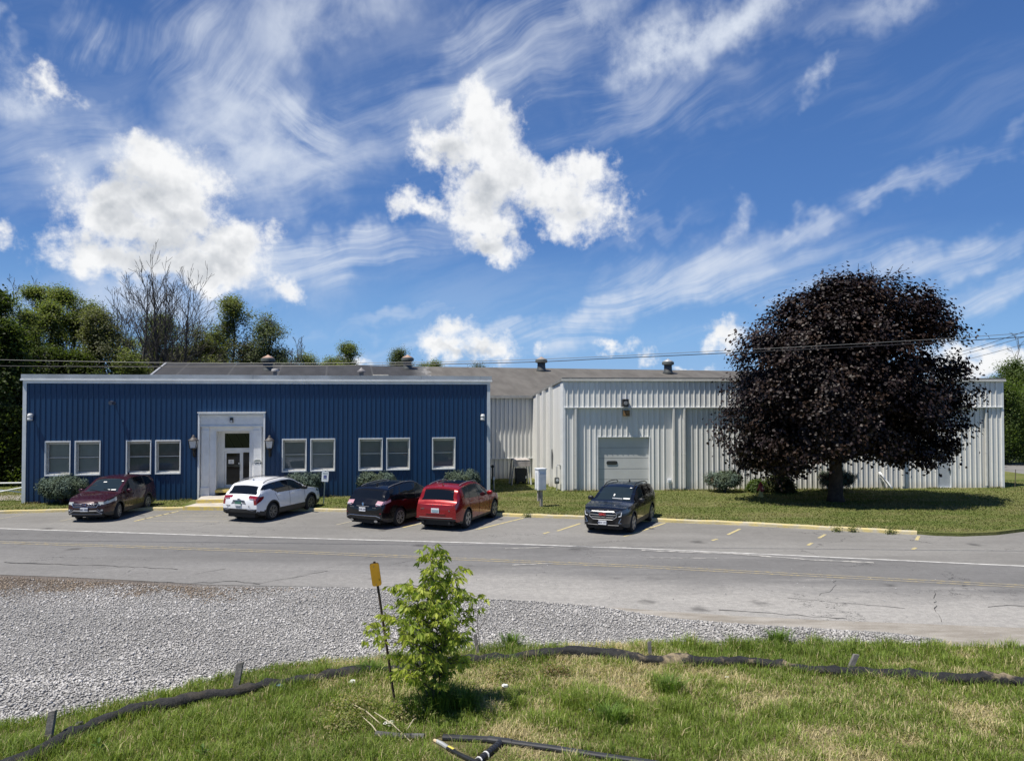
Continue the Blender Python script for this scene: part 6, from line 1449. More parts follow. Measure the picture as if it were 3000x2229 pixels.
# ------------------------------------------------------------------ purple maple
def maple():
    base = P(2448, 1468, LZ); t = thing('purple_maple', 'broad dark purple-leaved maple tree standing on the lawn', 'tree', base); rnd = random.Random(11); rs = np.random.RandomState(4)
    k = 1.0
    zs = [1.2, 1.8, 2.5, 3.4, 4.2, 5.0, 6.2, 7.0, 7.9, 8.5, 9.2, 9.8, 10.25, 10.6]
    Lx = [4.6, 5.0, 5.3, 5.5, 5.4, 5.4, 5.1, 5.0, 4.8, 3.9, 3.0, 2.4, 1.5, .5]
    Rx = [2.6, 5.2, 5.8, 5.9, 6.4, 6.5, 6.2, 6.2, 6.1, 6.0, 5.5, 4.8, 3.9, 2.4]
    def rad(z, th): 
        l = np.interp(z, zs, Lx); r = np.interp(z, zs, Rx); c = np.cos(th); w = (1 + c) / 2; e = l * (1 - w) + r * w
        return e / np.sqrt(c * c + (np.sin(th) / .56) ** 2)
    segs = []; tips = []
    segs_ = []
    tr = [(0, 0, -.05), (.0, 0, .35), (.03, 0, 1.2), (.02, .02, 2.1), (.1, 0, 3.2), (.2, 0, 4.6), (.35, 0, 6.4), (.5, 0, 8.4), (.6, 0, 10.2)]; rr = [.46, .34, .30, .30, .25, .20, .14, .09, .04]
    b = MB(); b.tube(tr, rr, 14); b.build('trunk', M_BARKP, t, smooth=True)
    for i in range(34):
        z = 1.9 + 7.0 * (i / 34) ** 1.1; th = i * 2.4; e = rad(min(11, z + 1.2), th) * .80; x0 = np.interp(z, [q[2] for q in tr], [q[0] for q in tr]); p = Vector((x0, 0, z)); el = R(18 + 40 * i / 34 + rnd.uniform(-6, 6))
        grow(rnd, p, Vector((math.cos(th) * math.cos(el), math.sin(th) * math.cos(el), math.sin(el))), e * 1.0, .11 - .06 * i / 34, 1, 3, segs, tips, 38, .03, .10, (3, 4), .3, .012, .5)
    segs_mesh('limbs', segs, M_BARKP, t)
    # leaf clumps fill the outer part of the crown, thinner inside
    N = 3300; C = []
    zmin = lambda x: np.interp(x, [-5.6, -4.6, -2.6, -1.2, 0, 2, 4, 6], [2.5, 1.35, 1.5, 2.2, 2.6, 2.3, 1.9, 2.5])
    while len(C) < N:
        z = rs.uniform(1.15, 10.55); th = rs.uniform(0, math.tau); R_ = rad(z, th)
        bump = 1 + .06 * math.sin(th * 5 + z * 1.3) + .05 * math.sin(th * 9 - z * 2.1) + .05 * math.sin(th * 17 + z * 5.3)
        f = rs.rand() ** .42
        if rs.rand() < R_ / 6.5 and z > zmin(R_ * f * math.cos(th)): C.append((th, z, R_ * f * bump * .93, f))
    C = np.array(C); cx = C[:, 2] * np.cos(C[:, 0]); cy = C[:, 2] * np.sin(C[:, 0]); cz = C[:, 1] - .5 * (C[:, 3] ** 4) * rs.rand(N) * .5
    # gaps
    g = smooth_noise(cx + 40 + cy * .6, cz * 1.1 + 30, 5, .95); keep = (g > np.where((cx > 1.5) & (cz > 5.5), .36, .26)) | (C[:, 3] < .5); cx, cy, cz, fr = cx[keep], cy[keep], cz[keep], C[keep, 3]
    per = 52; n = len(cx); sg = np.where(rs.rand(n) < .4, .22, .34)[:, None, None]; pos = np.stack([cx, cy, cz], 1)[:, None, :] + rs.normal(0, 1, (n, per, 3)) * sg * np.array([1, 1, .75]); pos = pos.reshape(-1, 3); pos[:, 1] -= .08 * np.clip(pos[:, 2] - 1.5, 0, 9)
    out = unit(np.stack([pos[:, 0], pos[:, 1], (pos[:, 2] - 4.5) * .8], 1)); size = rs.uniform(.105, .175, len(pos))
    cl = rs.uniform(.55, 1.5, n).repeat(per)[:, None] * rs.uniform(.7, 1.35, (len(pos), 1)); base_c = np.array([0.0150, 0.0090, 0.0085]); warm = np.array([0.026, 0.0145, 0.0095]); wmix = (rs.rand(n) < .3).repeat(per)[:, None]
    col = np.where(wmix, warm, base_c) * cl; 
    leaf_mesh('crown', pos, out, size, col, M_MAPLE, t, rs, fold=.14, up=.55, lobed=True)
maple()

# ------------------------------------------------------------------ junipers and leafy bush
def juniper(px0, px1, pytop, pybase, label, seed, flat=.0, brown=.0, stemless=False):
    c = P((px0 + px1) / 2, pybase, LZ); w = (P(px1, pybase, LZ) - P(px0, pybase, LZ)).length; h = (pybase - pytop) / ((pybase - 1160) / (EYE - LZ)); t = thing('juniper_shrub', label, 'shrub', c, 0, 'trimmed blue-grey junipers along the walls'); rs = np.random.RandomState(seed); rnd = random.Random(seed)
    zt, zb = h, h * .26; segs = []
    for i in range(9):
        th = i * 2.4; e = w * .36 * rnd.uniform(.5, 1); segs.append(((0, 0, -.03), (math.cos(th) * e * .3, math.sin(th) * e * .25, h * .3), .05, .035)); segs.append(((math.cos(th) * e * .3, math.sin(th) * e * .25, h * .3), (math.cos(th) * e, math.sin(th) * e * .7, h * .72), .03, .012))
    segs_mesh('stem', segs, M_BARK, t)
    N = 560; u = rs.uniform(-1, 1, N); th = rs.uniform(0, math.tau, N); f = rs.rand(N) ** .33
    sq = (1 - np.abs(u) ** 3.2) ** (1 / 2.6)
    x = np.cos(th) * sq * w / 2 * f * (1 + .12 * np.sin(th * 3 + seed) + .08 * rs.normal(0, 1, N)); y = np.sin(th) * sq * w * .36 * f; z = zb + (zt - zb) * (u * f * .5 + .5) + .05 * np.sin(x * 5 + seed) + .04 * rs.normal(0, 1, N)
    lowcut = np.clip((zb + .25 - z) / .4, 0, 1); x *= 1 - .35 * lowcut
    per = 26; C = np.stack([x, y, z], 1); pos = (C[:, None, :] + rs.normal(0, .075, (N, per, 3))).reshape(-1, 3); out = unit(np.stack([pos[:, 0] / w, pos[:, 1] / w, (pos[:, 2] - h * .55) / h * 1.2], 1)); size = rs.uniform(.07, .15, len(pos))
    mixv = np.clip(smooth_noise(C[:, 0] + 9 + seed, C[:, 2] + 5, seed, .25) + rs.normal(0, .12, N), 0, 1)[:, None]; blue = np.array([.125, .175, .150]); gr = np.array([.085, .105, .05]); br = np.array([.10, .075, .045]); cc = gr * (1 - mixv) + blue * mixv
    if brown: cc = np.where((rs.rand(N) < brown)[:, None] & (C[:, 2:3] < h * .7), br, cc)
    col = np.repeat(cc, per, 0) * rs.uniform(.6, 1.35, (len(pos), 1)); leaf_mesh('foliage', pos, out, size, col, M_NEEDLE, t, rs, aspect=.28, fold=.05, up=.7)
    return t
juniper(119, 242, 1397, 1475, 'large round juniper under the two leftmost windows', 1)
juniper(392, 485, 1396, 1460, 'juniper half hidden behind the maroon crossover', 2)
juniper(833, 939, 1385, 1456, 'juniper between the white crossover and the parking sign', 3)
juniper(1052, 1156, 1383, 1452, 'juniper behind the black crossover roof', 4)
juniper(1303, 1404, 1380, 1446, 'juniper behind the red crossover near the blue building corner', 5)
juniper(2074, 2171, 1383, 1441, 'small juniper on a bare stem before the white wing, left of the hydrant', 6, brown=.15)
juniper(2402, 2502, 1381, 1437, 'browning juniper half hidden by the purple maple trunk', 7, brown=.45)
def bush(px0, px1, pytop, pybase, label, seed, cols, per=30, N=260, size=(.07, .13), depth=.5, name='leafy_bush', group=None):
    LZ_ = 0.0 if name in ('kerb_weed', 'low_weed') else LZ; c = P((px0 + px1) / 2, pybase, LZ_); w = (P(px1, pybase, LZ_) - P(px0, pybase, LZ_)).length; h = (pybase - pytop) / ((pybase - 1160) / (EYE - LZ_)); t = thing(name, label, 'bush', c, group=group); rs = np.random.RandomState(seed)
    th = rs.uniform(0, math.tau, N); f = rs.rand(N) ** .4; u = rs.rand(N); e = np.sqrt(np.clip(1 - u ** 2.2, 0, 1)); C = np.stack([np.cos(th) * e * w / 2 * f, np.sin(th) * e * w * depth * f, .06 + u * h * (.75 + .35 * smooth_noise(th * 2 + 8, th * 0 + 3, seed, .7))], 1)
    pos = (C[:, None, :] + rs.normal(0, .085, (N, per, 3))).reshape(-1, 3); pos[:, 2] = np.maximum(pos[:, 2], .02); out = unit(np.stack([pos[:, 0], pos[:, 1], pos[:, 2]], 1)); cc = np.array(cols)[rs.randint(0, len(cols), N)]; col = np.repeat(cc, per, 0) * rs.uniform(.6, 1.4, (len(pos), 1)); leaf_mesh('foliage', pos, out, rs.uniform(*size, len(pos)), col, M_LEAF, t, rs)
    segs = [((0, 0, -.03), (math.cos(a) * w * .25, math.sin(a) * w * .2, h * .7), .03, .01) for a in np.linspace(0, 6, 7)]; segs_mesh('stem', segs, M_BARK, t); return t
bush(2236, 2326, 1395, 1440, 'dark leafy bush behind the fire hydrant', 21, [(.035, .05, .018), (.05, .06, .02), (.085, .09, .03)])
bush(2190, 2244, 1410, 1441, 'pale green weedy clump left of the hydrant', 22, [(.10, .15, .04), (.08, .12, .03)], N=110)
for i, (px, py, wpx, hp, lab) in enumerate(((2453, 1556, 22, 9, 'weed tuft at the kerb, nearest the maple trunk'), (2500, 1557, 30, 13, 'larger weed tuft on the broken kerb joint'), (2610, 1563, 44, 12, 'widest weed tuft near the kerb end'), (2160, 1532, 22, 8, 'weed tuft at the kerb left of the hydrant'), (1545, 1514, 14, 7, 'small weed tuft at the kerb between red and near-black cars'))):
    bush(px - wpx / 2, px + wpx / 2, py - hp * .45, py + 1, lab, 40 + i, [(.12, .16, .05), (.15, .18, .06)], per=8, N=22, size=(.03, .07), depth=.3, name='kerb_weed', group='weed tufts along the kerb')

for i, (px, py, wpx, hp, lab) in enumerate(((1040, 2085, 150, 26, 'low leafy weeds above the dry stalks'), (1010, 2135, 130, 22, 'low leafy weeds among the dry stalks'), (1180, 2110, 110, 24, 'low leafy weeds at the foot of the marker'), (1480, 1985, 120, 16, 'low leafy weeds right of the sapling, below the sock'), (1625, 1985, 90, 14, 'brownish low weeds below the sock, right of the sapling shadow'))):
    bush(px - wpx / 2, px + wpx / 2, py - hp * .7, py + 1, lab, 60 + i, [(.20, .24, .06), (.26, .29, .09), (.38, .32, .18)] if i < 4 else [(.26, .19, .10), (.20, .22, .08)], per=12, N=90, size=(.025, .055), depth=.45, name='low_weed', group='low weeds in the near grass')

# ------------------------------------------------------------------ trees behind
GRN = [(.14, .175, .058), (.17, .20, .072), (.19, .20, .092), (.11, .145, .048)]
def leafy_tree(px, pytop, wpx, Y, label, seed, cols=GRN, dens=1.0, crown0=.25, leaf=.26, bare=0.15, lean=0.0, name='leafy_tree', group='trees behind the buildings', twig=.016, shape=1.0, base_z=0.0, per=10, gapn=.30):
    top = Q(px, pytop, Y); k = Y / F_PX; w = wpx * k * 1.3; h = top.z - base_z; base = Vector((top.x - lean * h, Y, base_z)); t = thing(name, label, 'tree', base, group=group); rnd = random.Random(seed); rs = np.random.RandomState(seed)
    segs = []; tips = []; hh = h * .93; n = 9; p = Vector((0, 0, -.1)); tr = [p.copy()]
    for i in range(n): p = p + Vector((lean * h / n + rnd.gauss(0, .12), rnd.gauss(0, .12), hh / n)); tr.append(p.copy())
    r0 = .10 + h * .010; MB().tube(tr, [r0 * (1 - .85 * i / n) for i in range(n + 1)], 8).build('trunk', M_BARK, t, smooth=True)
    nb = 26
    dead = set(); 
    for i in range(nb):
        if rnd.random() < .10: continue
        n_t = len(tips); f = crown0 + (.96 - crown0) * i / nb; j = min(n - 1, int(f * n)); q = tr[j].lerp(tr[j + 1], f * n - j); th = i * 2.4 + rnd.uniform(-.4, .4); el = R(22 + 28 * f); ln = w * .5 * (1.08 - .72 * max(0, f - crown0) / (1 - crown0)) * rnd.uniform(.45, 1.4)
        grow(rnd, q, Vector((math.cos(th) * math.cos(el), math.sin(th) * math.cos(el), math.sin(el))), ln, r0 * .38 * (1.1 - f), 1, 3, segs, tips, 40, .02, .13, (3, 5), .25, twig, .55)
        if rnd.random() < bare: del tips[n_t:]
    segs_mesh('limbs', segs, M_TWIG, t, 4)
    T = np.array(tips); g = smooth_noise(T[:, 0] + 50, T[:, 2] + T[:, 1] * .5 + 20, seed, .85); T = T[(g > gapn) | (rs.rand(len(T)) < .10)]
    m_ = int(len(T) * dens * 1.15); T = T[rs.randint(0, len(T), m_)]
    pos = (T[:, None, :] + rs.normal(0, .36, (m_, per, 3)) * np.array([1, 1, .8])).reshape(-1, 3); out = unit(np.stack([pos[:, 0], pos[:, 1], pos[:, 2] - h * .5], 1)); cc = np.array(cols)[rs.randint(0, len(cols), m_)]
    col = np.repeat(cc * rs.uniform(.7, 1.35, (m_, 1)), per, 0) * rs.uniform(.7, 1.3, (len(pos), 1)); leaf_mesh('crown', pos, out, rs.uniform(leaf * .42, leaf * .85, len(pos)), col, M_LEAF, t, rs, fold=.15); return t
def bare_tree(px, pytop, wpx, Y, label, seed, r=.16, name='bare_tree', kids=(3, 5), spread=30, crown0=.3, lean=0., base_z=0., twig=.014, maxl=4, stems=1, sparse=1.0):
    top = Q(px, pytop, Y); k = Y / F_PX; w = wpx * k; h = top.z - base_z; base = Vector((top.x - lean * h, Y, base_z)); t = thing(name, label, 'tree', base, group='leafless trees behind the buildings'); rnd = random.Random(seed); segs = []; tips = []
    trs = MB()
    for s in range(stems):
        n = 10; p = Vector((rnd.uniform(-.3, .3) * (stems > 1), 0, -.1)); tr = [p.copy()]; sx = (s - (stems - 1) / 2) * w * .18 / max(1, n); hs = h * (.88 - .08 * s)
        for i in range(n): p = p + Vector((lean * h / n + sx + rnd.gauss(0, .07), rnd.gauss(0, .1), hs / n)); tr.append(p.copy())
        trs.tube(tr, [max(.015, r * (1 - .93 * i / n)) for i in range(n + 1)], 7); nb = int(16 * sparse)
        for i in range(nb):
            f = crown0 + (.97 - crown0) * i / nb; j = min(n - 1, int(f * n)); q = tr[j].lerp(tr[j + 1], f * n - j); th = i * 2.4 + rnd.uniform(-.5, .5); el = R(47 + 16 * f + rnd.uniform(-7, 7)); ln = w * .95 * (1.0 - .52 * max(0, f - crown0) / (1 - crown0)) * rnd.uniform(.7, 1.2)
            grow(rnd, q, Vector((math.cos(th) * math.cos(el), math.sin(th) * math.cos(el) * .8, math.sin(el))), ln, max(.02, r * .42 * (1.1 - f)), 1, maxl - 1, segs, tips, spread, .06, .08, kids if f < .8 else (2, 3), .25, twig, .55)
    trs.build('trunk', M_BARKG, t, smooth=True); segs_mesh('limbs', segs, M_BARKG, t, 4); return t
# far left, dark and dense
DK = [(.04, .06, .014), (.06, .085, .02), (.08, .105, .03)]
leafy_tree(-55, 800, 190, 47, 'dense dark tree left of the blue building, tallest of the near ones', 101, DK, 3.6, .06, .3, gapn=.2)
leafy_tree(18, 905, 110, 44, 'dense dark tree whose boughs reach the blue building corner', 102, DK, 3.6, .03, .3, gapn=.2)
leafy_tree(-150, 850, 280, 58, 'dense dark tree at the far left edge behind the pipe gate', 103, DK, 3.6, .02, .3, gapn=.2)
leafy_tree(100, 985, 150, 56, 'dark tree filling the gap behind the blue building', 109, DK, 2.4, .03, .24, gapn=.2)
leafy_tree(95, 800, 180, 64, 'loose green tree with dead twigs above its crown', 104, GRN, 1.7, .1, .23, gapn=.3)
leafy_tree(215, 808, 200, 62, 'round-topped green tree left of the leafless trees', 105, GRN, 2.0, .1, .23, gapn=.25)
leafy_tree(290, 880, 170, 60, 'lower olive tree at the right shoulder of the round-topped tree', 106, [(.12, .13, .06), (.14, .15, .07)], 1.3, .2, .24)
leafy_tree(155, 850, 130, 60, 'green tree filling the line between the loose and the round-topped tree', 161, GRN, 1.5, .08, .24, gapn=.25)
leafy_tree(60, 860, 120, 57, 'green tree at the edge of the dark mass, under the loose tree', 162, GRN, 1.5, .08, .24, gapn=.25)
leafy_tree(372, 960, 110, 66, 'green understorey tree under the slim leafless tree', 163, GRN, 1.2, .1, .24)
leafy_tree(620, 935, 120, 68, 'green tree filling the gap left of the narrow tree', 164, GRN, 1.2, .1, .24)
bare_tree(36, 738, 90, 68, 'leafless twiggy top rising over the dark trees', 201, .13)
bare_tree(112, 762, 110, 70, 'spreading leafless crown over the loose green tree', 202, .14)
bare_tree(196, 775, 90, 67, 'sparse leafless tree over the round-topped tree', 203, .12, sparse=.7)
bare_tree(348, 815, 150, 62, 'slim leafless tree, leftmost of the tall cluster', 204, .15, crown0=.35, stems=2)
bare_tree(425, 742, 190, 60, 'dark-stemmed leafless tree in the tall cluster', 205, .21, crown0=.35, lean=-.0)
bare_tree(482, 719, 200, 61, 'tallest leafless tree, with a thick forked stem', 206, .26, crown0=.32, stems=2, kids=(4, 6))
bare_tree(560, 770, 210, 63, 'leafless tree leaning right, right side of the tall cluster', 207, .22, crown0=.35, lean=.04, spread=34)
leafy_tree(450, 925, 200, 66, 'green understorey tree seen through the leafless trunks', 107, GRN, 1.2, .3, .25)
leafy_tree(560, 935, 190, 66, 'dull green understorey tree under the right leafless tree', 108, [(.12, .13, .065), (.135, .145, .07)], 1.2, .3, .25)
leafy_tree(684, 839, 135, 62, 'narrow green tree standing just right of the leafless cluster', 110, [(.115, .145, .055), (.135, .155, .065), (.16, .165, .08)], .95, .25, .25, lean=.01, gapn=.38)
leafy_tree(795, 903, 150, 62, 'feathery grey-green willow, rightmost tall tree', 111, [(.11, .135, .075), (.13, .15, .09), (.09, .11, .055)], .9, .3, .22, lean=.02, gapn=.36)
bare_tree(868, 955, 110, 60, 'small leafless tree beside the willow', 208, .10, maxl=4)
leafy_tree(740, 985, 130, 70, 'brownish low tree between the narrow tree and the willow', 112, [(.105, .085, .05), (.095, .09, .045)], 1.0, .3, .24)
leafy_tree(905, 1030, 80, 76, 'low green treetop behind the dark roof', 113, GRN, .7, .5, .22, group='treetops over the hall roof')
leafy_tree(1017, 1000, 66, 86, 'rounded green treetop, clearest of those over the roof', 114, GRN, .8, .66, .24, group='treetops over the hall roof')
leafy_tree(985, 1032, 70, 88, 'lower green treetop beside the rounded one', 115, GRN, .8, .6, .24, group='treetops over the hall roof')
leafy_tree(1188, 1007, 56, 84, 'feathery pale treetop behind the second roof ventilator', 116, [(.085, .105, .055), (.07, .09, .04)], .5, .66, .2, group='treetops over the hall roof')
leafy_tree(1279, 1046, 34, 90, 'small green treetop poking over the roof', 117, GRN, .45, .7, .2, group='treetops over the hall roof')
leafy_tree(1408, 1047, 40, 90, 'thin windblown treetop over the pale roof', 118, [(.075, .10, .045)], .35, .7, .2, group='treetops over the hall roof', lean=.03)
leafy_tree(1245, 1052, 30, 92, 'lowest green tuft of treetop left of the small one', 119, GRN, .4, .7, .2, group='treetops over the hall roof')
bare_tree(1115, 1030, 20, 88, 'single leafless sprig over the dark roof', 209, .06, maxl=3, sparse=.4)
for i, (px, top_, w, Y, lab, d) in enumerate(((120, 1010, 150, 56, 'dark bushy tree just above the left end of the blue roof', 1.6), (240, 1020, 150, 57, 'dark bushy tree above the blue roof, under the round-topped tree', 1.5), (350, 1025, 130, 58, 'green bushy tree at the end of the hall roof', 1.2), (620, 1000, 120, 72, 'green bushy tree behind the dark hall roof', 1.1), (520, 1015, 130, 74, 'olive bushy tree low between the leafless trunks', 1.1), (830, 1025, 110, 74, 'grey-green bushy tree under the willow', .9))):
    leafy_tree(px, top_, w, Y, lab, 130 + i, DK if i < 2 else GRN, d, .12, .24, gapn=.3, group='bushy trees behind the blue roof')
# right edge
RG = [(.085, .13, .026), (.11, .15, .034), (.065, .10, .025)]
leafy_tree(3010, 1075, 200, 66, 'bright green leafy tree at the right edge behind the white wing', 141, RG, 1.9, .05, .24, gapn=.22)
leafy_tree(2948, 1108, 90, 58, 'shrubby green tree hugging the right corner of the white wing', 142, RG, 1.7, .02, .22, gapn=.25)
leafy_tree(3080, 1130, 240, 60, 'broad green thicket tree by the side road', 143, RG, 2.4, .02, .24, gapn=.2)
leafy_tree(2925, 1088, 70, 74, 'thin pale tree peeping over the white wing corner', 144, [(.09, .11, .05)], .6, .4, .22)
bare_tree(2978, 948, 80, 70, 'tall leafless tree at the right edge', 210, .12, maxl=4, sparse=.8)
bare_tree(2822, 1000, 40, 72, 'leafless twigs just right of the purple maple', 211, .07, maxl=3, sparse=.5)
def far_wood():
    """the wood closing the view beyond, one mass of leaves and stems"""
    rs = np.random.RandomState(77); n = 36000; x = rs.uniform(-190, 190, n); y = rs.uniform(118, 150, n); h = 4.6 + 2.6 * smooth_noise(x + 300, y, 3, 7.0) + 1.6 * smooth_noise(x + 300, y, 4, 2.4); z = h * rs.rand(n) ** .6
    pos = np.stack([x, y, z], 1); out = np.tile([[0, -.6, .5]], (n, 1)); col = np.array(GRN)[rs.randint(0, 4, n)] * rs.uniform(.6, 1.3, (n, 1)); o = leaf_mesh('far_wood', pos, out, rs.uniform(.6, 1.3, n), col, M_LEAF, None, rs); tag(o, 'far wood closing the view behind the buildings', 'wood', kind='stuff')
far_wood()

# ------------------------------------------------------------------ sapling, marker, sock, stakes, pipes in the near verge
VZ = .02
def sapling():
    b0 = P(1268, 2085, VZ); t = thing('sapling', 'bushy young tree with drooping light green leaflets in the near grass', 'sapling', b0); rnd = random.Random(8); rs = np.random.RandomState(8); k = b0.y / F_PX; segs = []; L = []
    # side outline in metres: height -> left, right
    zz = [0.35, .55, .9, 1.15, 1.4, 1.65, 1.85, 2.1, 2.35, 2.6, 2.78]; lx = [.25, .5, .75, 1.0, 1.02, .80, .72, .66, .50, .33, .05]; rx = [.2, .25, .5, .62, .75, .95, .98, .60, .45, .38, .08]
    stems = [(0, 0), (.06, .04), (-.07, -.03), (.02, -.08)]
    for si, (dx, dy) in enumerate(stems):
        p = Vector((dx, dy, -.03)); top = [2.62, 2.2, 2.0, 1.75][si]; sw = [0.0, .16, -.2, .05][si]; n = 10; pts = [p.copy()]
        for i in range(n): pts.append(Vector((dx + sw * (i + 1) / n + rnd.gauss(0, .012), dy + rnd.gauss(0, .02), top * (i + 1) / n)))
        for i in range(n): segs.append((tuple(pts[i]), tuple(pts[i + 1]), .021 * (1 - .8 * i / n), .021 * (1 - .8 * (i + 1) / n)))
        for i in range(19):
            f = .20 + .80 * (i + .5) / 19; j = min(n - 1, int(f * n)); q = pts[j].lerp(pts[j + 1], f * n - j); th = i * 2.4 + si; c = math.cos(th)
            zt = q.z + .28; e = (np.interp(zt, zz, rx) if c > 0 else np.interp(zt, zz, lx)) * rnd.uniform(.62, 1.12); e = e / math.sqrt(c * c + (math.sin(th) / .75) ** 2)
            d = Vector((c, math.sin(th), .55)).normalized(); ln = max(.12, e - abs(q.x) * .5); m = 4; pp = q.copy()
            for a in range(m):
                d2 = (d + Vector((rnd.gauss(0, .1), rnd.gauss(0, .1), .05 - .12 * a))).normalized(); nx = pp + d2 * ln / m * 1.1; segs.append((tuple(pp), tuple(nx), .009 * (1 - a / m) + .003, .009 * (1 - (a + 1) / m) + .003)); pp = nx
                if ln > .2 or a > 1: L.append((pp.copy(), d2.copy()))
                L.append((pp + Vector((rnd.gauss(0, .05), rnd.gauss(0, .05), rnd.gauss(0, .05))), d2.copy()))
            L.append((pp.copy(), d.copy()))
    mat('sapling_bark', (.075, .07, .045), .8, var=.2)
    # compound leaves: a short stalk with five to seven hanging leaflets
    P_, A_, S_, C_, N_ = [], [], [], [], []; st = []
    for (p, d) in L:
        hgt = p.z; tipc = rnd.random()
        for rep in range(1 if rnd.random() < .48 else 2):
            az = rnd.uniform(0, 6.28); s = Vector((math.cos(az), math.sin(az), .25)); s = (s + d * .6).normalized(); ln = rnd.uniform(.07, .16); e = p + s * ln; st.append((tuple(p), tuple(e), .0035, .0025)); base = (.42, .46, .095) if tipc < .5 else (.30, .37, .065) if tipc < .88 else (.18, .25, .05)
            for q in range(rnd.randint(4, 7)):
                a2 = rnd.uniform(-1.9, 1.9); sd = Vector((s.x * math.cos(a2) - s.y * math.sin(a2), s.x * math.sin(a2) + s.y * math.cos(a2), -.70 + rnd.gauss(0, .35))).normalized(); ln2 = rnd.uniform(.085, .155); P_.append(tuple(p.lerp(e, rnd.uniform(.4, 1)) + sd * ln2 * .5)); A_.append(tuple(sd)); S_.append(ln2); v = rnd.uniform(.7, 1.35); C_.append((base[0] * v, base[1] * v, base[2] * v))
    segs_mesh('stem', segs + st, MATS['sapling_bark'], t, 5)
    pos = np.array(P_); a = unit(np.array(A_)); s = np.array(S_)[:, None]; n = len(pos); nrm = unit(np.cross(a, rs.normal(0, 1, (n, 3)))); nrm = np.where(nrm[:, 2:3] < 0, -nrm, nrm); b = np.cross(nrm, a)
    pts = [pos - a * s * .5, pos - b * s * .16 - a * s * .05 - nrm * s * .06, pos + a * s * .5 - nrm * s * .16, pos + b * s * .16 - a * s * .05 - nrm * s * .06]; v = np.stack(pts, 1).reshape(-1, 3); o = (np.arange(n) * 4)[:, None]; f = np.concatenate([o + np.array([[0, 2, 1]]), o + np.array([[0, 3, 2]])], 1).reshape(-1, 3)
    np_mesh('foliage', v, f, M_SAPL, t, np.repeat(np.array(C_), 2, 0))
sapling()
def marker():
    b0 = P(1158, 2066, VZ); t = thing('marker_sign', 'yellow plastic utility marker on a leaning rusty post', 'marker', b0); k = b0.y / F_PX; top = Vector(((1095 - 1158) * k, .05, (2066 - 1660) * k)); up = top.normalized(); m = MB(); rt = Vector((up.z, 0, -up.x)); 
    m.tube([up * -.15, top], .021, 4); m.build('post', mat('rusty_post', (.060, .038, .026), .8, var=.35, vscale=12), t)
    for off, nm in ((-.035, 0), (.030, 1)):
        b = MB(); b.prism(rrect(.155, .37, .035), 0, .012); ce = up * ((2066 - 1684) * k + .0); b.v = [tuple(ce + rt * (x + (-.014 if nm else .0)) + up * y + Vector((0, off - z * (1 if nm == 0 else -1), 0))) for x, y, z in b.v]; b.build('plate', mat('marker_yellow', (.42, .225, .010), .45, var=.08) if nm == 0 else mat('marker_back', (.05, .035, .02), .7), t)
    b = MB()
    for s in (-1, 1): c = up * ((2066 - 1684) * k + s * .15); b.lathe([(.009, -.05), (.009, -.056)], (c.x, 0, c.z), 8, 'Y')
    b.build('bolt', M_RIMD, t); 
    b = MB(); b.tube([top * .97, top + up * .05], .022, 4); b.build('post_top', MATS['rusty_post'], t)
marker()
SOCK = [(-900, 2640), (-560, 2460), (-260, 2325), (40, 2236), (135, 2195), (216, 2147), (315, 2104), (405, 2077), (508, 2062), (585, 2040), (674, 2027), (764, 2008), (832, 1994), (930, 1983), (989, 1971), (1102, 1959), (1215, 1953), (1300, 1943), (1350, 1932), (1440, 1924), (1574, 1914), (1664, 1909), (1777, 1914), (1889, 1929), (2048, 1936), (2197, 1938), (2296, 1943), (2370, 1956), (2444, 1968), (2543, 1970), (2667, 1977), (2790, 1986), (2889, 1990), (3000, 1999), (3300, 2020), (3700, 2040), (4200, 2075)]
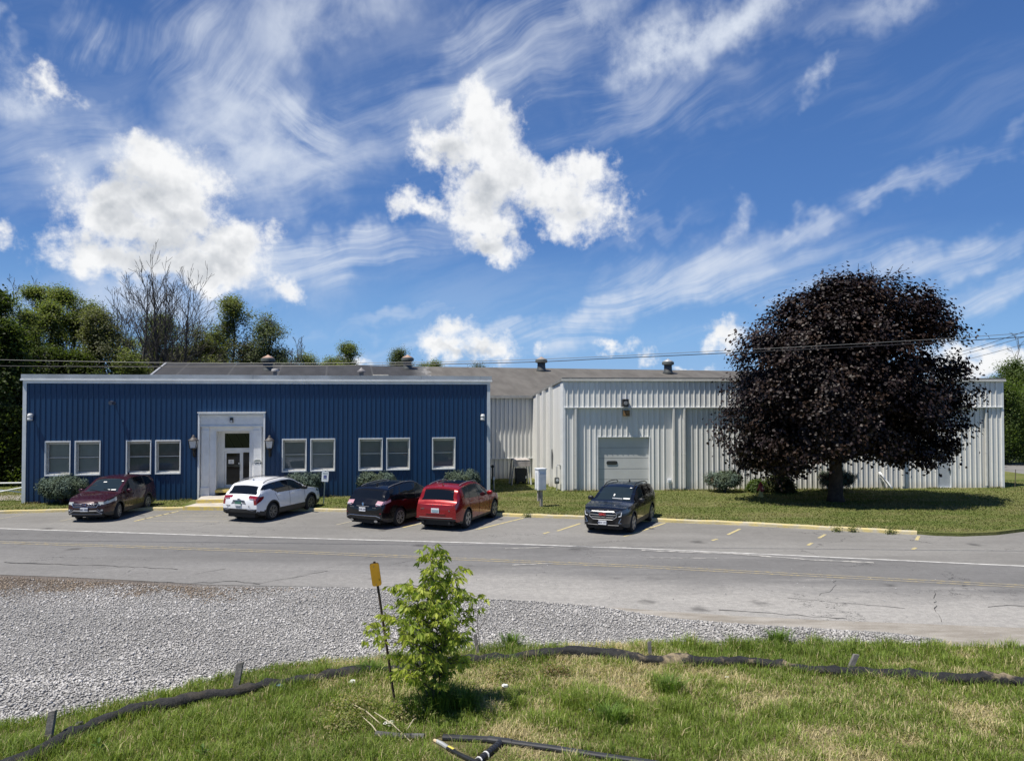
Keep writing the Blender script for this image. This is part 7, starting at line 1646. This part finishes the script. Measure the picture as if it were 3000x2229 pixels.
def sock():
    pts = [P(x, y + 12, VZ) for x, y in SOCK]; rnd = random.Random(3); fine = []; n = len(pts)
    for i in range(n - 1):
        p0, p1, p2, p3 = pts[max(i - 1, 0)], pts[i], pts[i + 1], pts[min(i + 2, n - 1)]; k_ = max(3, int((p2 - p1).length / .10))
        for k in range(k_): u = k / k_; fine.append(0.5 * ((2 * p1) + (p2 - p0) * u + (2 * p0 - 5 * p1 + 4 * p2 - p3) * u * u + (3 * p1 - p0 - 3 * p2 + p3) * u ** 3))
    m = len(fine); ra = []; f2 = []
    for i, p in enumerate(fine):
        q = .5 + .5 * math.sin(i * .21) * math.sin(i * .067 + 1); r = .100 + .036 * q + rnd.uniform(-.006, .006); ra.append(r); f2.append(p + Vector((rnd.gauss(0, .006), rnd.gauss(0, .006), r * .62 + .015 * math.sin(i * .13))))
    b = MB(); b.tube(f2, ra, 14)
    v = np.array(b.v); q1 = smooth_noise(v[:, 0] * 1.0 + 60, v[:, 1] + v[:, 2] * 1.6 + 40, 17, .16) - .5; q2 = smooth_noise(v[:, 0] + 60, v[:, 1] + v[:, 2] * 2 + 40, 18, .06) - .5; lump = smooth_noise(v[:, 0] + 60, v[:, 1] + 40, 19, .55) - .5
    v[:, 2] = VZ + (v[:, 2] - VZ) * (.86 + .5 * lump) + q1 * .055 + q2 * .02; v[:, 1] += q1 * .05 + q2 * .02; b.v = [tuple(p) for p in v]
    mm, t, bs, co = gm('mesh_sock'); n1 = t.noise(co, 9, 6, .7); n2 = t.noise(co, 70, 3, .7)
    c = t.mix(t.ramp(n1, .3, .7), (.004, .004, .0045), (.020, .0195, .019)); sx = t.node('ShaderNodeSeparateXYZ'); t.l.new(co, sx.inputs[0]); c = t.mix(t.math('MULTIPLY', t.ramp(sx.outputs[0], 1.2, 2.2, .12, 1.0), t.ramp(t.noise(co, 1.6, 5, .6), .54, .64, 0, .9)), c, (.30, .235, .14)); t.l.new(c, bs.inputs['Base Color']); bs.inputs['Roughness'].default_value = .7; bumpto(t, bs, t.math('ADD', t.math('MULTIPLY', n1, 1.0), t.math('MULTIPLY', n2, .25)), .9, .05)
    o = b.build('erosion_sock', mm, None, smooth=True); tag(o, 'long black mesh erosion sock winding along the edge of the grass', 'erosion sock')
sock()
M_STAKE = mat('grey_stake_wood', (.16, .15, .135), .9, var=.35, vscale=8, bump=.5, bscale=30)
def stake(px0, py0, px1, py1, wpx, label):
    a = P(px0, py0, VZ); k = a.y / F_PX; w = wpx * k; top = Vector(((px1 - px0) * k, .04, (py0 - py1) * k)); t = thing('wooden_stake', label, 'stake', a, group='wooden stakes along the erosion sock')
    up = top.normalized(); x = Vector((up.z, 0, -up.x)).normalized(); y = up.cross(x) * -1; b = MB(); hw = w / 2; hd = w * .36; A = up * -.08
    rg = [(-hw, -hd), (hw, -hd), (hw, hd), (-hw, hd)]; b.add([tuple(A + x * i + y * j) for i, j in rg] + [tuple(top + x * i + y * j + up * (.012 if i > 0 else -.02)) for i, j in rg], [(0, 3, 2, 1), (4, 5, 6, 7), (0, 1, 5, 4), (1, 2, 6, 5), (2, 3, 7, 6), (3, 0, 4, 7)]); b.build('post', M_STAKE, t)
stake(140, 2178, 149, 2085, 19, 'dark upright stake at the leftmost end of the sock')
stake(690, 2016, 702, 1942, 17, 'grey stake at the gravel side, second from the left')
stake(1400, 1912, 1391, 1861, 10, 'short stake leaning left beside the sapling')
stake(1905, 1926, 1903, 1880, 10, 'short upright stake midway along the sock')
stake(2487, 1966, 2512, 1918, 14, 'stake leaning strongly to the right, near the right part of the sock')
# drainage pipes lying at the bottom
M_PVC = mat('black_plastic_pipe', (.026, .027, .029), .30, var=.25, vscale=4, spec=.5)
def pipes():
    z = .045; K = lambda x, y: P(x, y, .03) + Vector((0, 0, .0))
    S = 2224 / 900; k2 = lambda zx, zy: P(1000 + zx / S, 2000 + zy / S, .05)
    t = thing('drain_pipe', 'black plastic pipe run with a tee lying in the grass', 'pipe', (0, 0, 0))
    b = MB(); b.tube([k2(735, 395), k2(1080, 412)], .052, 14); b.tube([k2(1215, 432), k2(1500, 470), k2(1850, 525), k2(2300, 590)], .050, 14); b.build('pipe', M_PVC, t, smooth=False)
    b = MB(); b.tube([k2(1065, 411), k2(1235, 434)], .060, 14); b.tube([k2(1150, 425), k2(1125, 462)], .052, 12); b.build('tee', M_PVC, t, smooth=False)
    br = MB(); pts = [k2(1140, 445), k2(1085, 490), k2(1040, 525), k2(985, 572)]; br.tube(pts, .050, 14)
    for i in range(10): u = i / 10; c = pts[0].lerp(pts[3], u); d = (pts[3] - pts[0]).normalized(); br.tube([c - d * .012, c + d * .012], .057, 12)
    br.build('branch_pipe', M_PVC, t); ta = MB()
    for u in (.62, .93): ta = MB(); c = pts[0].lerp(pts[3], u); d = (pts[3] - pts[0]).normalized(); ta.tube([c - d * .01, c + d * .01], .0595, 12); ta.build('tape', M_PAPER, t)
    t2 = thing('hose_stub', 'short pipe stub with a yellow band and broken pale end', 'pipe', (0, 0, 0)); b = MB(); b.tube([k2(770, 470), k2(850, 515), k2(960, 565), k2(1100, 640)], .034, 12); b.build('pipe', M_PVC, t2); b = MB(); b.tube([k2(775, 470), k2(815, 492)], .0375, 12); b.build('band', mat('yellow_tape', (.62, .52, .10), .5), t2); b = MB(); b.tube([k2(690, 420), k2(730, 440), k2(775, 470)], [.030, .034, .034], 10); b.build('collar', M_GALV, t2); b = MB(); b.tube([k2(672, 412), k2(694, 424)], [.022, .03], 8); b.build('broken_end', mat('raw_wood', (.55, .42, .27), .8, var=.2), t2)
    b = MB(); b.tube([k2(250, 370), k2(420, 385), k2(600, 390)], .05, 12); o = b.build('old_pipe', mat('dusty_pipe', (.09, .088, .085), .8, var=.4, vscale=5)); tag(o, 'dusty old pipe half buried in grass below the sapling', 'pipe')
pipes()
def litter():
    r = random.Random(2)
    def scrap(px, py, s, m, label):
        b = MB(); bm = bmesh.new(); bmesh.ops.create_icosphere(bm, subdivisions=2, radius=s)
        for v in bm.verts: v.co = Vector((v.co.x * 1.3, v.co.y, v.co.z * .6)) * r.uniform(.6, 1.15)
        b.frombm(bm); o = b.build('litter_scrap', m); o.location = P(px, py, VZ) + Vector((0, 0, s * .5 + .03)); tag(o, label, 'litter', 'scraps of litter in the grass')
    MBL = mat('blue_wrapper', (.16, .32, .52), .4, var=.3, vscale=12); scrap(820, 2017, .05, MBL, 'crumpled blue wrapper in the grass below the sock'); scrap(1033, 2005, .055, M_PAPER, 'pale scrap left of the marker post'); scrap(1350, 1896, .06, M_PAPER, 'white stone-like scrap behind the sapling'); scrap(1480, 2016, .05, M_PAPER, 'small white scrap right of the sapling shadow')
    scrap(1732, 2090, .045, mat('pale_blue_scrap', (.50, .58, .66), .5), 'pale blue scrap in the middle of the right grass'); scrap(232, 2128, .05, MATS['dusty_pipe'] if 'dusty_pipe' in MATS else M_PAPER, 'grey scrap lying on the left part of the sock'); scrap(1140, 2130, .07, mat('foam_scrap', (.60, .58, .52), .7, var=.2), 'dirty white foam scrap by the dry stalks'); scrap(2130, 1990, .03, M_PAPER, 'tiny pale scrap below the right part of the sock')
litter()
def stalks():
    M_STRAW = mat('dry_stalk', (.46, .40, .28), .8, var=.2); S = 2224 / 900; k2 = lambda zx, zy, z=.05: P(1000 + zx / S, 2000 + zy / S, z)
    for i, (a, b, h, lab) in enumerate((((80, 150), (290, 300), .16, 'pale dry stalk lying farthest left'), ((150, 240), (300, 415), .12, 'pale dry stalk, lower left of the bundle'), ((240, 210), (500, 420), .22, 'longest pale dry stalk, lying over the old pipe'), ((0, 205), (60, 285), .1, 'short dry stalk apart from the others'), ((480, 330), (560, 240), .2, 'dry stalk leaning up towards the sapling'))):
        p, q = k2(*a, h), k2(*b, .04); m = (p + q) / 2 + Vector((0, 0, .04)); o = MB().tube([p, m, q], [.006, .008, .009], 5).build('dry_stalk', M_STRAW); tag(o, lab, 'stalk', 'dry stalks lying below the sapling')
stalks()

# ------------------------------------------------------------------ grass, gravel stones, lawn texture
def blades(name, x, y, z0, h, w, lean, col, m, rs, label):
    n = len(x); az = rs.uniform(0, math.tau, n); ld = np.stack([np.cos(az), np.sin(az)], 1); wd = np.stack([-np.sin(az + rs.normal(0, .6, n)), np.cos(az)], 1); wd /= np.linalg.norm(wd, axis=1, keepdims=True)
    b = np.stack([x, y, z0], 1); W3 = np.concatenate([wd * w[:, None] / 2, np.zeros((n, 1))], 1); mid = b + np.concatenate([ld * (lean * h * .35)[:, None], (h * .6)[:, None]], 1); tip = b + np.concatenate([ld * (lean * h)[:, None], (h * (1 - .25 * lean))[:, None]], 1)
    v = np.stack([b - W3, b + W3, mid + W3 * .8, mid - W3 * .8, tip], 1).reshape(-1, 3); o = (np.arange(n) * 5)[:, None]
    f = np.concatenate([o + np.array([[0, 1, 2]]), o + np.array([[0, 2, 3]]), o + np.array([[3, 2, 4]])], 1).reshape(-1, 3); ob = np_mesh(name, v, f, m, None, np.repeat(col, 3, 0)); tag(ob, label, 'grass', kind='stuff'); return ob
def verge_grass():
    rs = np.random.RandomState(12); poly = [(p.x, p.y) for p in GRASS_EDGE] + [(26, 10), (26, 8.0), (-26, 8.0), (-26, 10)]
    n = 560000; y = 9.2 + (18.6 - 9.2) * rs.rand(n) ** .9; x = (rs.rand(n) * 2 - 1) * (y * .98 + 1.2); k = in_poly(x, y, poly); x, y = x[k], y[k]
    big = smooth_noise(x + 60, y + 10, 1, 1.5); sm = smooth_noise(x + 60, y + 10, 2, .42); dry = np.clip((big * .55 + sm * .45 - .48) * 4, 0, 1)
    def blob(px, py, sx, sy, a): c = P(px, py, VZ); return a * np.exp(-((x - c.x) / sx) ** 2 - ((y - c.y) / sy) ** 2)
    dry = dry + blob(1440, 1985, .9, .7, .8) + blob(1090, 2050, .8, .7, .6) + blob(1560, 2160, .9, .35, .9) + blob(1560, 2215, .6, .3, .9) + blob(2400, 2040, 2.2, .7, .35) + blob(2700, 2160, 1.2, .5, .3) - blob(400, 2180, 2.6, 1.2, 1.3) - blob(1300, 2190, .5, .3, .4) - blob(1770, 2100, .8, .6, .8) - blob(2100, 2190, 1.4, .5, .6) - blob(2300, 1900, 3, .5, .6) - blob(800, 2080, 1.2, 1.0, .5); dry = np.clip(dry, 0, 1)
    bare = blob(1330, 2185, .35, .18, 1.0) + blob(1175, 2100, .25, .3, .5); keep = rs.rand(len(x)) > np.clip(bare, 0, .93) + .42 * dry * (sm > .5); x, y, dry, sm, big = x[keep], y[keep], dry[keep], sm[keep], big[keep]
    # keep the sock, pipes mostly clear
    S = 2224 / 900
    def clear(pa, pb, r):
        d = pb - pa; L = d.length; d /= L; u = np.clip((x - pa.x) * d.x + (y - pa.y) * d.y, 0, L); return np.hypot(x - pa.x - u * d.x, y - pa.y - u * d.y) < r
    c = np.zeros(len(x), bool); sp = [P(a, b + 12, VZ) for a, b in SOCK]
    for a, b in zip(sp[:-1], sp[1:]): c |= clear(a, b, .11)
    k2 = lambda zx, zy: P(1000 + zx / S, 2000 + zy / S, .05)
    for a, b in (((735, 395), (1215, 432)), ((1215, 432), (2300, 590)), ((1140, 440), (985, 572)), ((690, 425), (1000, 590))): c |= clear(k2(*a), k2(*b), .10)
    x, y, dry, sm, big = x[~c], y[~c], dry[~c], sm[~c], big[~c]; n = len(x)
    tall = np.clip(blob(1265, 2050, .55, .7, 1.0) + blob(1990, 2015, .35, .3, .8) + blob(1770, 2080, .5, .6, .5) + blob(1090, 1975, .6, .25, .6) + blob(2290, 1905, 3.5, .5, .55) + blob(1540, 1890, 1, .25, .5), 0, 1)
    h = (.065 + .105 * rs.rand(n) ** 1.4 + .05 * sm) * (1 - .45 * dry) * (1 + 2.1 * tall * rs.rand(n)); cl = smooth_noise(x + 61, y + 11, 23, .28); h = h * (.70 + .5 * big) * (.62 + 1.25 * cl ** 2); w = rs.uniform(.006, .011, n) * (1 + .3 * tall); lean = rs.uniform(.15, 1.0, n) + .5 * dry
    g1, g2, d1 = np.array([.215, .280, .045]), np.array([.100, .160, .028]), np.array([.52, .44, .25]); mixg = np.clip(rs.rand(n) * .7 + big * .5, 0, 1)[:, None]; g = g1 * mixg + g2 * (1 - mixg); isd = (rs.rand(n) < np.clip(dry * .72 + .07, 0, .8))[:, None]; col = np.where(isd, d1 * rs.uniform(.6, 1.35, (n, 1)), g * rs.uniform(.65, 1.4, (n, 1)))
    blades('verge_grass', x, y, np.full(n, VZ), h, w, lean, col, M_GRASS, rs, 'mixed green and dry rough grass on the near verge')
    # grass growing from and around the sock
    rs2 = np.random.RandomState(5); xs, ys = [], []
    for a, b in zip(sp[:-1], sp[1:]):
        L = (b - a).length; m = int(L * 170); u = rs2.rand(m); d = (b - a) / L; nn = Vector((-d.y, d.x, 0)); o = np.where(rs2.rand(m) < .62, rs2.uniform(-.30, -.06, m), rs2.uniform(.10, .3, m)); xs.append(a.x + d.x * u * L + nn.x * o); ys.append(a.y + d.y * u * L + nn.y * o)
    x = np.concatenate(xs); y = np.concatenate(ys); q = smooth_noise(x + 40, y + 40, 9, .7); k = q > .34; x, y, q = x[k], y[k], q[k]; n = len(x); h = (.10 + .17 * rs2.rand(n)) * (.55 + .8 * q); col = np.array([.115, .175, .03]) * rs2.uniform(.6, 1.5, (n, 1)); col = np.where((rs2.rand(n) < .2)[:, None], np.array([.30, .245, .125]) * rs2.uniform(.7, 1.2, (n, 1)), col)
    blades('sock_grass', x, y, np.full(n, VZ), h, rs2.uniform(.006, .012, n), rs2.uniform(.2, .9, n), col, M_GRASS, rs2, 'longer grass growing along both sides of the sock')
verge_grass()
def weeds():
    S = 2224 / 1000
    def broad(px, py, s, nl, label, seed, cols=((.11, .19, .04), (.09, .16, .03))):
        rs = np.random.RandomState(seed); t = thing('broadleaf_weed', label, 'weed', P(px, py, VZ), group='broad-leaved weeds in the near grass'); b = MB(); b.tube([(0, 0, -.02), (0, .01, s * .8)], .008, 6); b.build('stem', mat('weed_stem', (.09, .14, .04), .7), t); V, F, C = [], [], []
        for i in range(nl):
            az = i * 2.4; f = i / nl; el = .25 + .9 * f; ln = s * (.75 - .25 * f); a = np.array([math.cos(az) * math.cos(el), math.sin(az) * math.cos(el), math.sin(el)]); bb = np.array([-math.sin(az), math.cos(az), 0]); nn = np.cross(a, bb); o = np.array([0, 0, s * .75 * f]); k = len(V)
            V += [o, o + a * ln * .5 - bb * ln * .19 - nn * ln * -.05, o + a * ln - np.array([0, 0, ln * .25]), o + a * ln * .5 + bb * ln * .19 + nn * ln * .05]; F += [(k, k + 2, k + 1), (k, k + 3, k + 2)]; C += [np.array(cols[i % 2]) * rs.uniform(.8, 1.2)] * 2
        np_mesh('foliage', np.array(V), np.array(F), M_GRASS, t, np.array(C))
    broad(288, 2215, .26, 7, 'broad-leaved weed near the lower left corner', 1); broad(592, 2226, .24, 8, 'broad-leaved weed at the bottom edge, right of the other one', 2)
    rs = np.random.RandomState(31)
    def tuft(px, py, s, n, label, seed):
        rs = np.random.RandomState(seed); c = P(px, py, VZ); x = rs.normal(0, .10, n); y = rs.normal(0, .07, n); az = np.arctan2(y, x) + rs.normal(0, .5, n); h = s * rs.uniform(.5, 1.1, n); ld = np.stack([np.cos(az), np.sin(az)], 1); lean = rs.uniform(.2, .8, n); b = np.stack([x, y, np.zeros(n)], 1); w = rs.uniform(.009, .014, n); wd = np.stack([-np.sin(az), np.cos(az), np.zeros(n)], 1) * w[:, None] / 2
        mid = b + np.concatenate([ld * (lean * h * .35)[:, None], (h * .65)[:, None]], 1); tip = b + np.concatenate([ld * (lean * h)[:, None], (h * (1 - .3 * lean))[:, None]], 1); v = np.stack([b - wd, b + wd, mid + wd, mid - wd, tip], 1).reshape(-1, 3); o = (np.arange(n) * 5)[:, None]; f = np.concatenate([o + np.array([[0, 1, 2]]), o + np.array([[0, 2, 3]]), o + np.array([[3, 2, 4]])], 1).reshape(-1, 3); col = np.array([.12, .19, .036]) * rs.uniform(.7, 1.5, (n, 1)); ob = np_mesh('grass_tuft', v, f, M_GRASS, None, np.repeat(col, 3, 0)); ob.location = c; tag(ob, label, 'grass tuft', 'tall grass tufts in the near verge')
    tuft(1965, 2030, .34, 260, 'spiky dark grass tuft alone below the right part of the sock', 1); tuft(1085, 1975, .30, 240, 'long-bladed grass tuft on the sock left of the marker', 2); tuft(1290, 2085, .5, 420, 'tall dark grass tuft at the foot of the sapling', 3); tuft(1215, 2100, .36, 260, 'grass tuft left of the sapling foot', 4); tuft(1360, 2080, .42, 300, 'grass tuft right of the sapling foot', 5); tuft(1790, 2120, .36, 260, 'green grass tuft in the middle of the right grass', 6); tuft(1500, 1890, .30, 200, 'grass tuft behind the sock near the gravel', 7); tuft(2280, 1885, .34, 260, 'grass tuft behind the sock beside the leaning stake', 8)
    # dead weed stalk standing by the gravel
    t = thing('dead_weed', 'dark leafless weed stem standing right of the sapling', 'weed', P(1405, 1890, VZ)); b = MB(); b.tube([(0, 0, 0), (-.05, 0, .45), (-.02, 0, .75)], .007, 5); b.tube([(-.03, 0, .3), (.14, 0, .58)], .006, 5); b.tube([(-.05, 0, .45), (-.16, 0, .62)], .005, 5); b.build('stem', M_BARK, t)
weeds()
def stones():
    rs = np.random.RandomState(6); A = [P(x, y) for x, y in ((-1700, 1648), (-700, 1670), (0, 1690), (200, 1700), (420, 1712), (600, 1722), (800, 1722), (1000, 1722), (1200, 1731), (1400, 1752), (1600, 1764), (1760, 1776), (1950, 1812), (2200, 1832), (2450, 1846), (2700, 1868), (2760, 1885))]
    poly = [(p.x, p.y) for p in A] + [(p.x, p.y - .12) for p in GRASS_EDGE[:19][::-1]]
    n = 300000; y = rs.uniform(11.5, 23, n); x = (rs.rand(n) * 2 - 1) * (y * .90 + .8); k = in_poly(x, y, poly); x, y = x[k], y[k]
    q = smooth_noise(x + 50, y, 3, 1.3); k = rs.rand(len(x)) < .45 + .55 * q; x, y = x[k], y[k]; n = len(x)
    m = int(400); 
    s = rs.uniform(.011, .025, n) * np.where(rs.rand(n) < .10, 1.6, 1.0) * np.where((x > 4.2), 1.35, 1.0); s *= np.where(y < 14.2, 1.2, 1.0)
    base = np.array([(1, 0, 0), (-1, 0, 0), (0, 1, 0), (0, -1, 0), (0, 0, 1), (0, 0, -1)], float); v = base[None] * (1 + rs.normal(0, .22, (n, 6, 1))) + rs.normal(0, .16, (n, 6, 3)); v *= s[:, None, None] * np.stack([rs.uniform(.8, 1.35, n), rs.uniform(.7, 1.2, n), rs.uniform(.35, .8, n)], 1)[:, None, :]; az = rs.uniform(0, 6.28, n); ca, sa = np.cos(az)[:, None], np.sin(az)[:, None]; X = v[..., 0] * ca - v[..., 1] * sa; Y_ = v[..., 0] * sa + v[..., 1] * ca; v = np.stack([X + x[:, None], Y_ + y[:, None], v[..., 2] + .006 + (s * .3)[:, None] + rs.uniform(0, .014, n)[:, None]], -1).reshape(-1, 3)
    o = (np.arange(n) * 6)[:, None]; F = np.concatenate([o + np.array([f]) for f in ((0, 2, 4), (2, 1, 4), (1, 3, 4), (3, 0, 4), (2, 0, 5), (1, 2, 5), (3, 1, 5), (0, 3, 5))], 1).reshape(-1, 3)
    b = (.29 + .29 * rs.rand(n)) * np.where(x > 4.2, .82, 1.0) * (.85 + .3 * smooth_noise(x + 20, y + 5, 8, .9)); col = np.stack([b, b * .965, b * .915], 1); br = (rs.rand(n) < np.clip((y - 19.4 + 2.2 * (smooth_noise(x + 9, y, 4, .8) - .5)) / 1.6, 0, .9) * np.clip((-5.0 - x) / 3.5, 0, 1)); col[br] = col[br] * np.array([.60, .50, .40]); ob = np_mesh('gravel', v, F, leafmat('gravel_stone', 0, .85, .25), None, np.repeat(col, 8, 0)); tag(ob, 'pale crushed stone gravel between the road and the grass', 'gravel', kind='stuff')
    # loose crumbs on the road
    n = 420; y = rs.uniform(16.5, 25, n); x = (rs.rand(n) * 2 - 1) * 14; s = rs.uniform(.008, .02, n); v = (base[None] * (1 + rs.normal(0, .25, (n, 6, 1)))) * s[:, None, None] * np.array([1, 1, .6]) + np.stack([x, y, s * .5 + .008], 1)[:, None, :]; o = (np.arange(n) * 6)[:, None]; F = np.concatenate([o + np.array([f]) for f in ((0, 2, 4), (2, 1, 4), (1, 3, 4), (3, 0, 4))], 1).reshape(-1, 3); col = np.repeat(rs.uniform(.08, .4, (n, 1)), 3, 1); ob = np_mesh('road_crumbs', v.reshape(-1, 3), F, MATS.get('x') or D.materials['gravel_stone'], None, np.repeat(col, 4, 0)); tag(ob, 'loose stone crumbs scattered over the road', 'gravel', kind='stuff')
stones()
def lawn_blades():
    rs = np.random.RandomState(14); n = 170000; y = rs.uniform(28, 46, n); x = rs.uniform(-1, 1, n) * (y * .70 + 1); poly = [(p.x, p.y + .18) for p in LAWN_EDGE] + [(33.5, 42), (33, 46), (-40, 46)]; k = in_poly(x, y, poly)
    def inside(o, yaw, L, d): c, s = math.cos(yaw), math.sin(yaw); u = (x - o.x) * c + (y - o.y) * s; v = -(x - o.x) * s + (y - o.y) * c; return (u > -.02) & (u < L + .02) & (v > -.03) & (v < d)
    k &= ~inside(BO, BYAW, BL, 9) & ~inside(WO, WYAW, WL, 9); x, y = x[k], y[k]; wk = [P(520, 1497), P(812, 1497), P(812, 1448, .3), P(566, 1452, .3)]; k = ~in_poly(x, y, [(p.x, p.y) for p in wk]); x, y = x[k], y[k]
    n = len(x); st = smooth_noise(x * .3 + 50 + y * .02, y + 5 - x * .12, 6, .55); b2 = smooth_noise(x + 70, y + 9, 7, 1.6); dry = np.clip((st * .6 + b2 * .4 - .42) * 3, 0, 1)[:, None]; col = (np.array([.115, .150, .032]) * (1 - dry) + np.array([.24, .215, .10]) * dry) * rs.uniform(.55, 1.4, (n, 1)); h = rs.uniform(.03, .065, n); blades('lawn_grass', x, y, np.full(n, LZ), h, rs.uniform(.02, .035, n), rs.uniform(.3, 1.1, n), col, M_GRASS, rs, 'mown lawn grass between the kerb and the walls')
    # unmown fringe at the walls, kerb and sign foot
    xs, ys = [], []
    for (o, yaw, L) in ((BO, BYAW, BL), (WO, WYAW, WL)):
        m = int(L * 130); u = rs.rand(m) * L; v = -rs.rand(m) ** 1.5 * .35 - .06; xs.append(o.x + u * math.cos(yaw) - v * math.sin(yaw)); ys.append(o.y + u * math.sin(yaw) + v * math.cos(yaw))
    for a, b in zip(KERB[:-1], KERB[1:]):
        L = (b - a).length; m = int(L * 60); u = rs.rand(m); xs.append(a.x + (b.x - a.x) * u); ys.append(a.y + (b.y - a.y) * u + .17 + rs.rand(m) ** 2 * .12)
    x = np.concatenate(xs); y = np.concatenate(ys); k = ~in_poly(x, y, [(p.x, p.y) for p in wk]); x, y = x[k], y[k]; q = smooth_noise(x + 30, y * 2, 3, .9); k = q > .35; x, y = x[k], y[k]; n = len(x); isd = (rs.rand(n) < .5)[:, None]; col = np.where(isd, [[.24, .20, .11]], [[.075, .11, .03]]) * rs.uniform(.6, 1.3, (n, 1)); blades('fringe_grass', x, y, np.full(n, LZ), rs.uniform(.05, .15, n), rs.uniform(.015, .03, n), rs.uniform(.3, 1, n), col, M_GRASS, rs, 'unmown grass fringe at the foot of the walls and kerb')
lawn_blades()
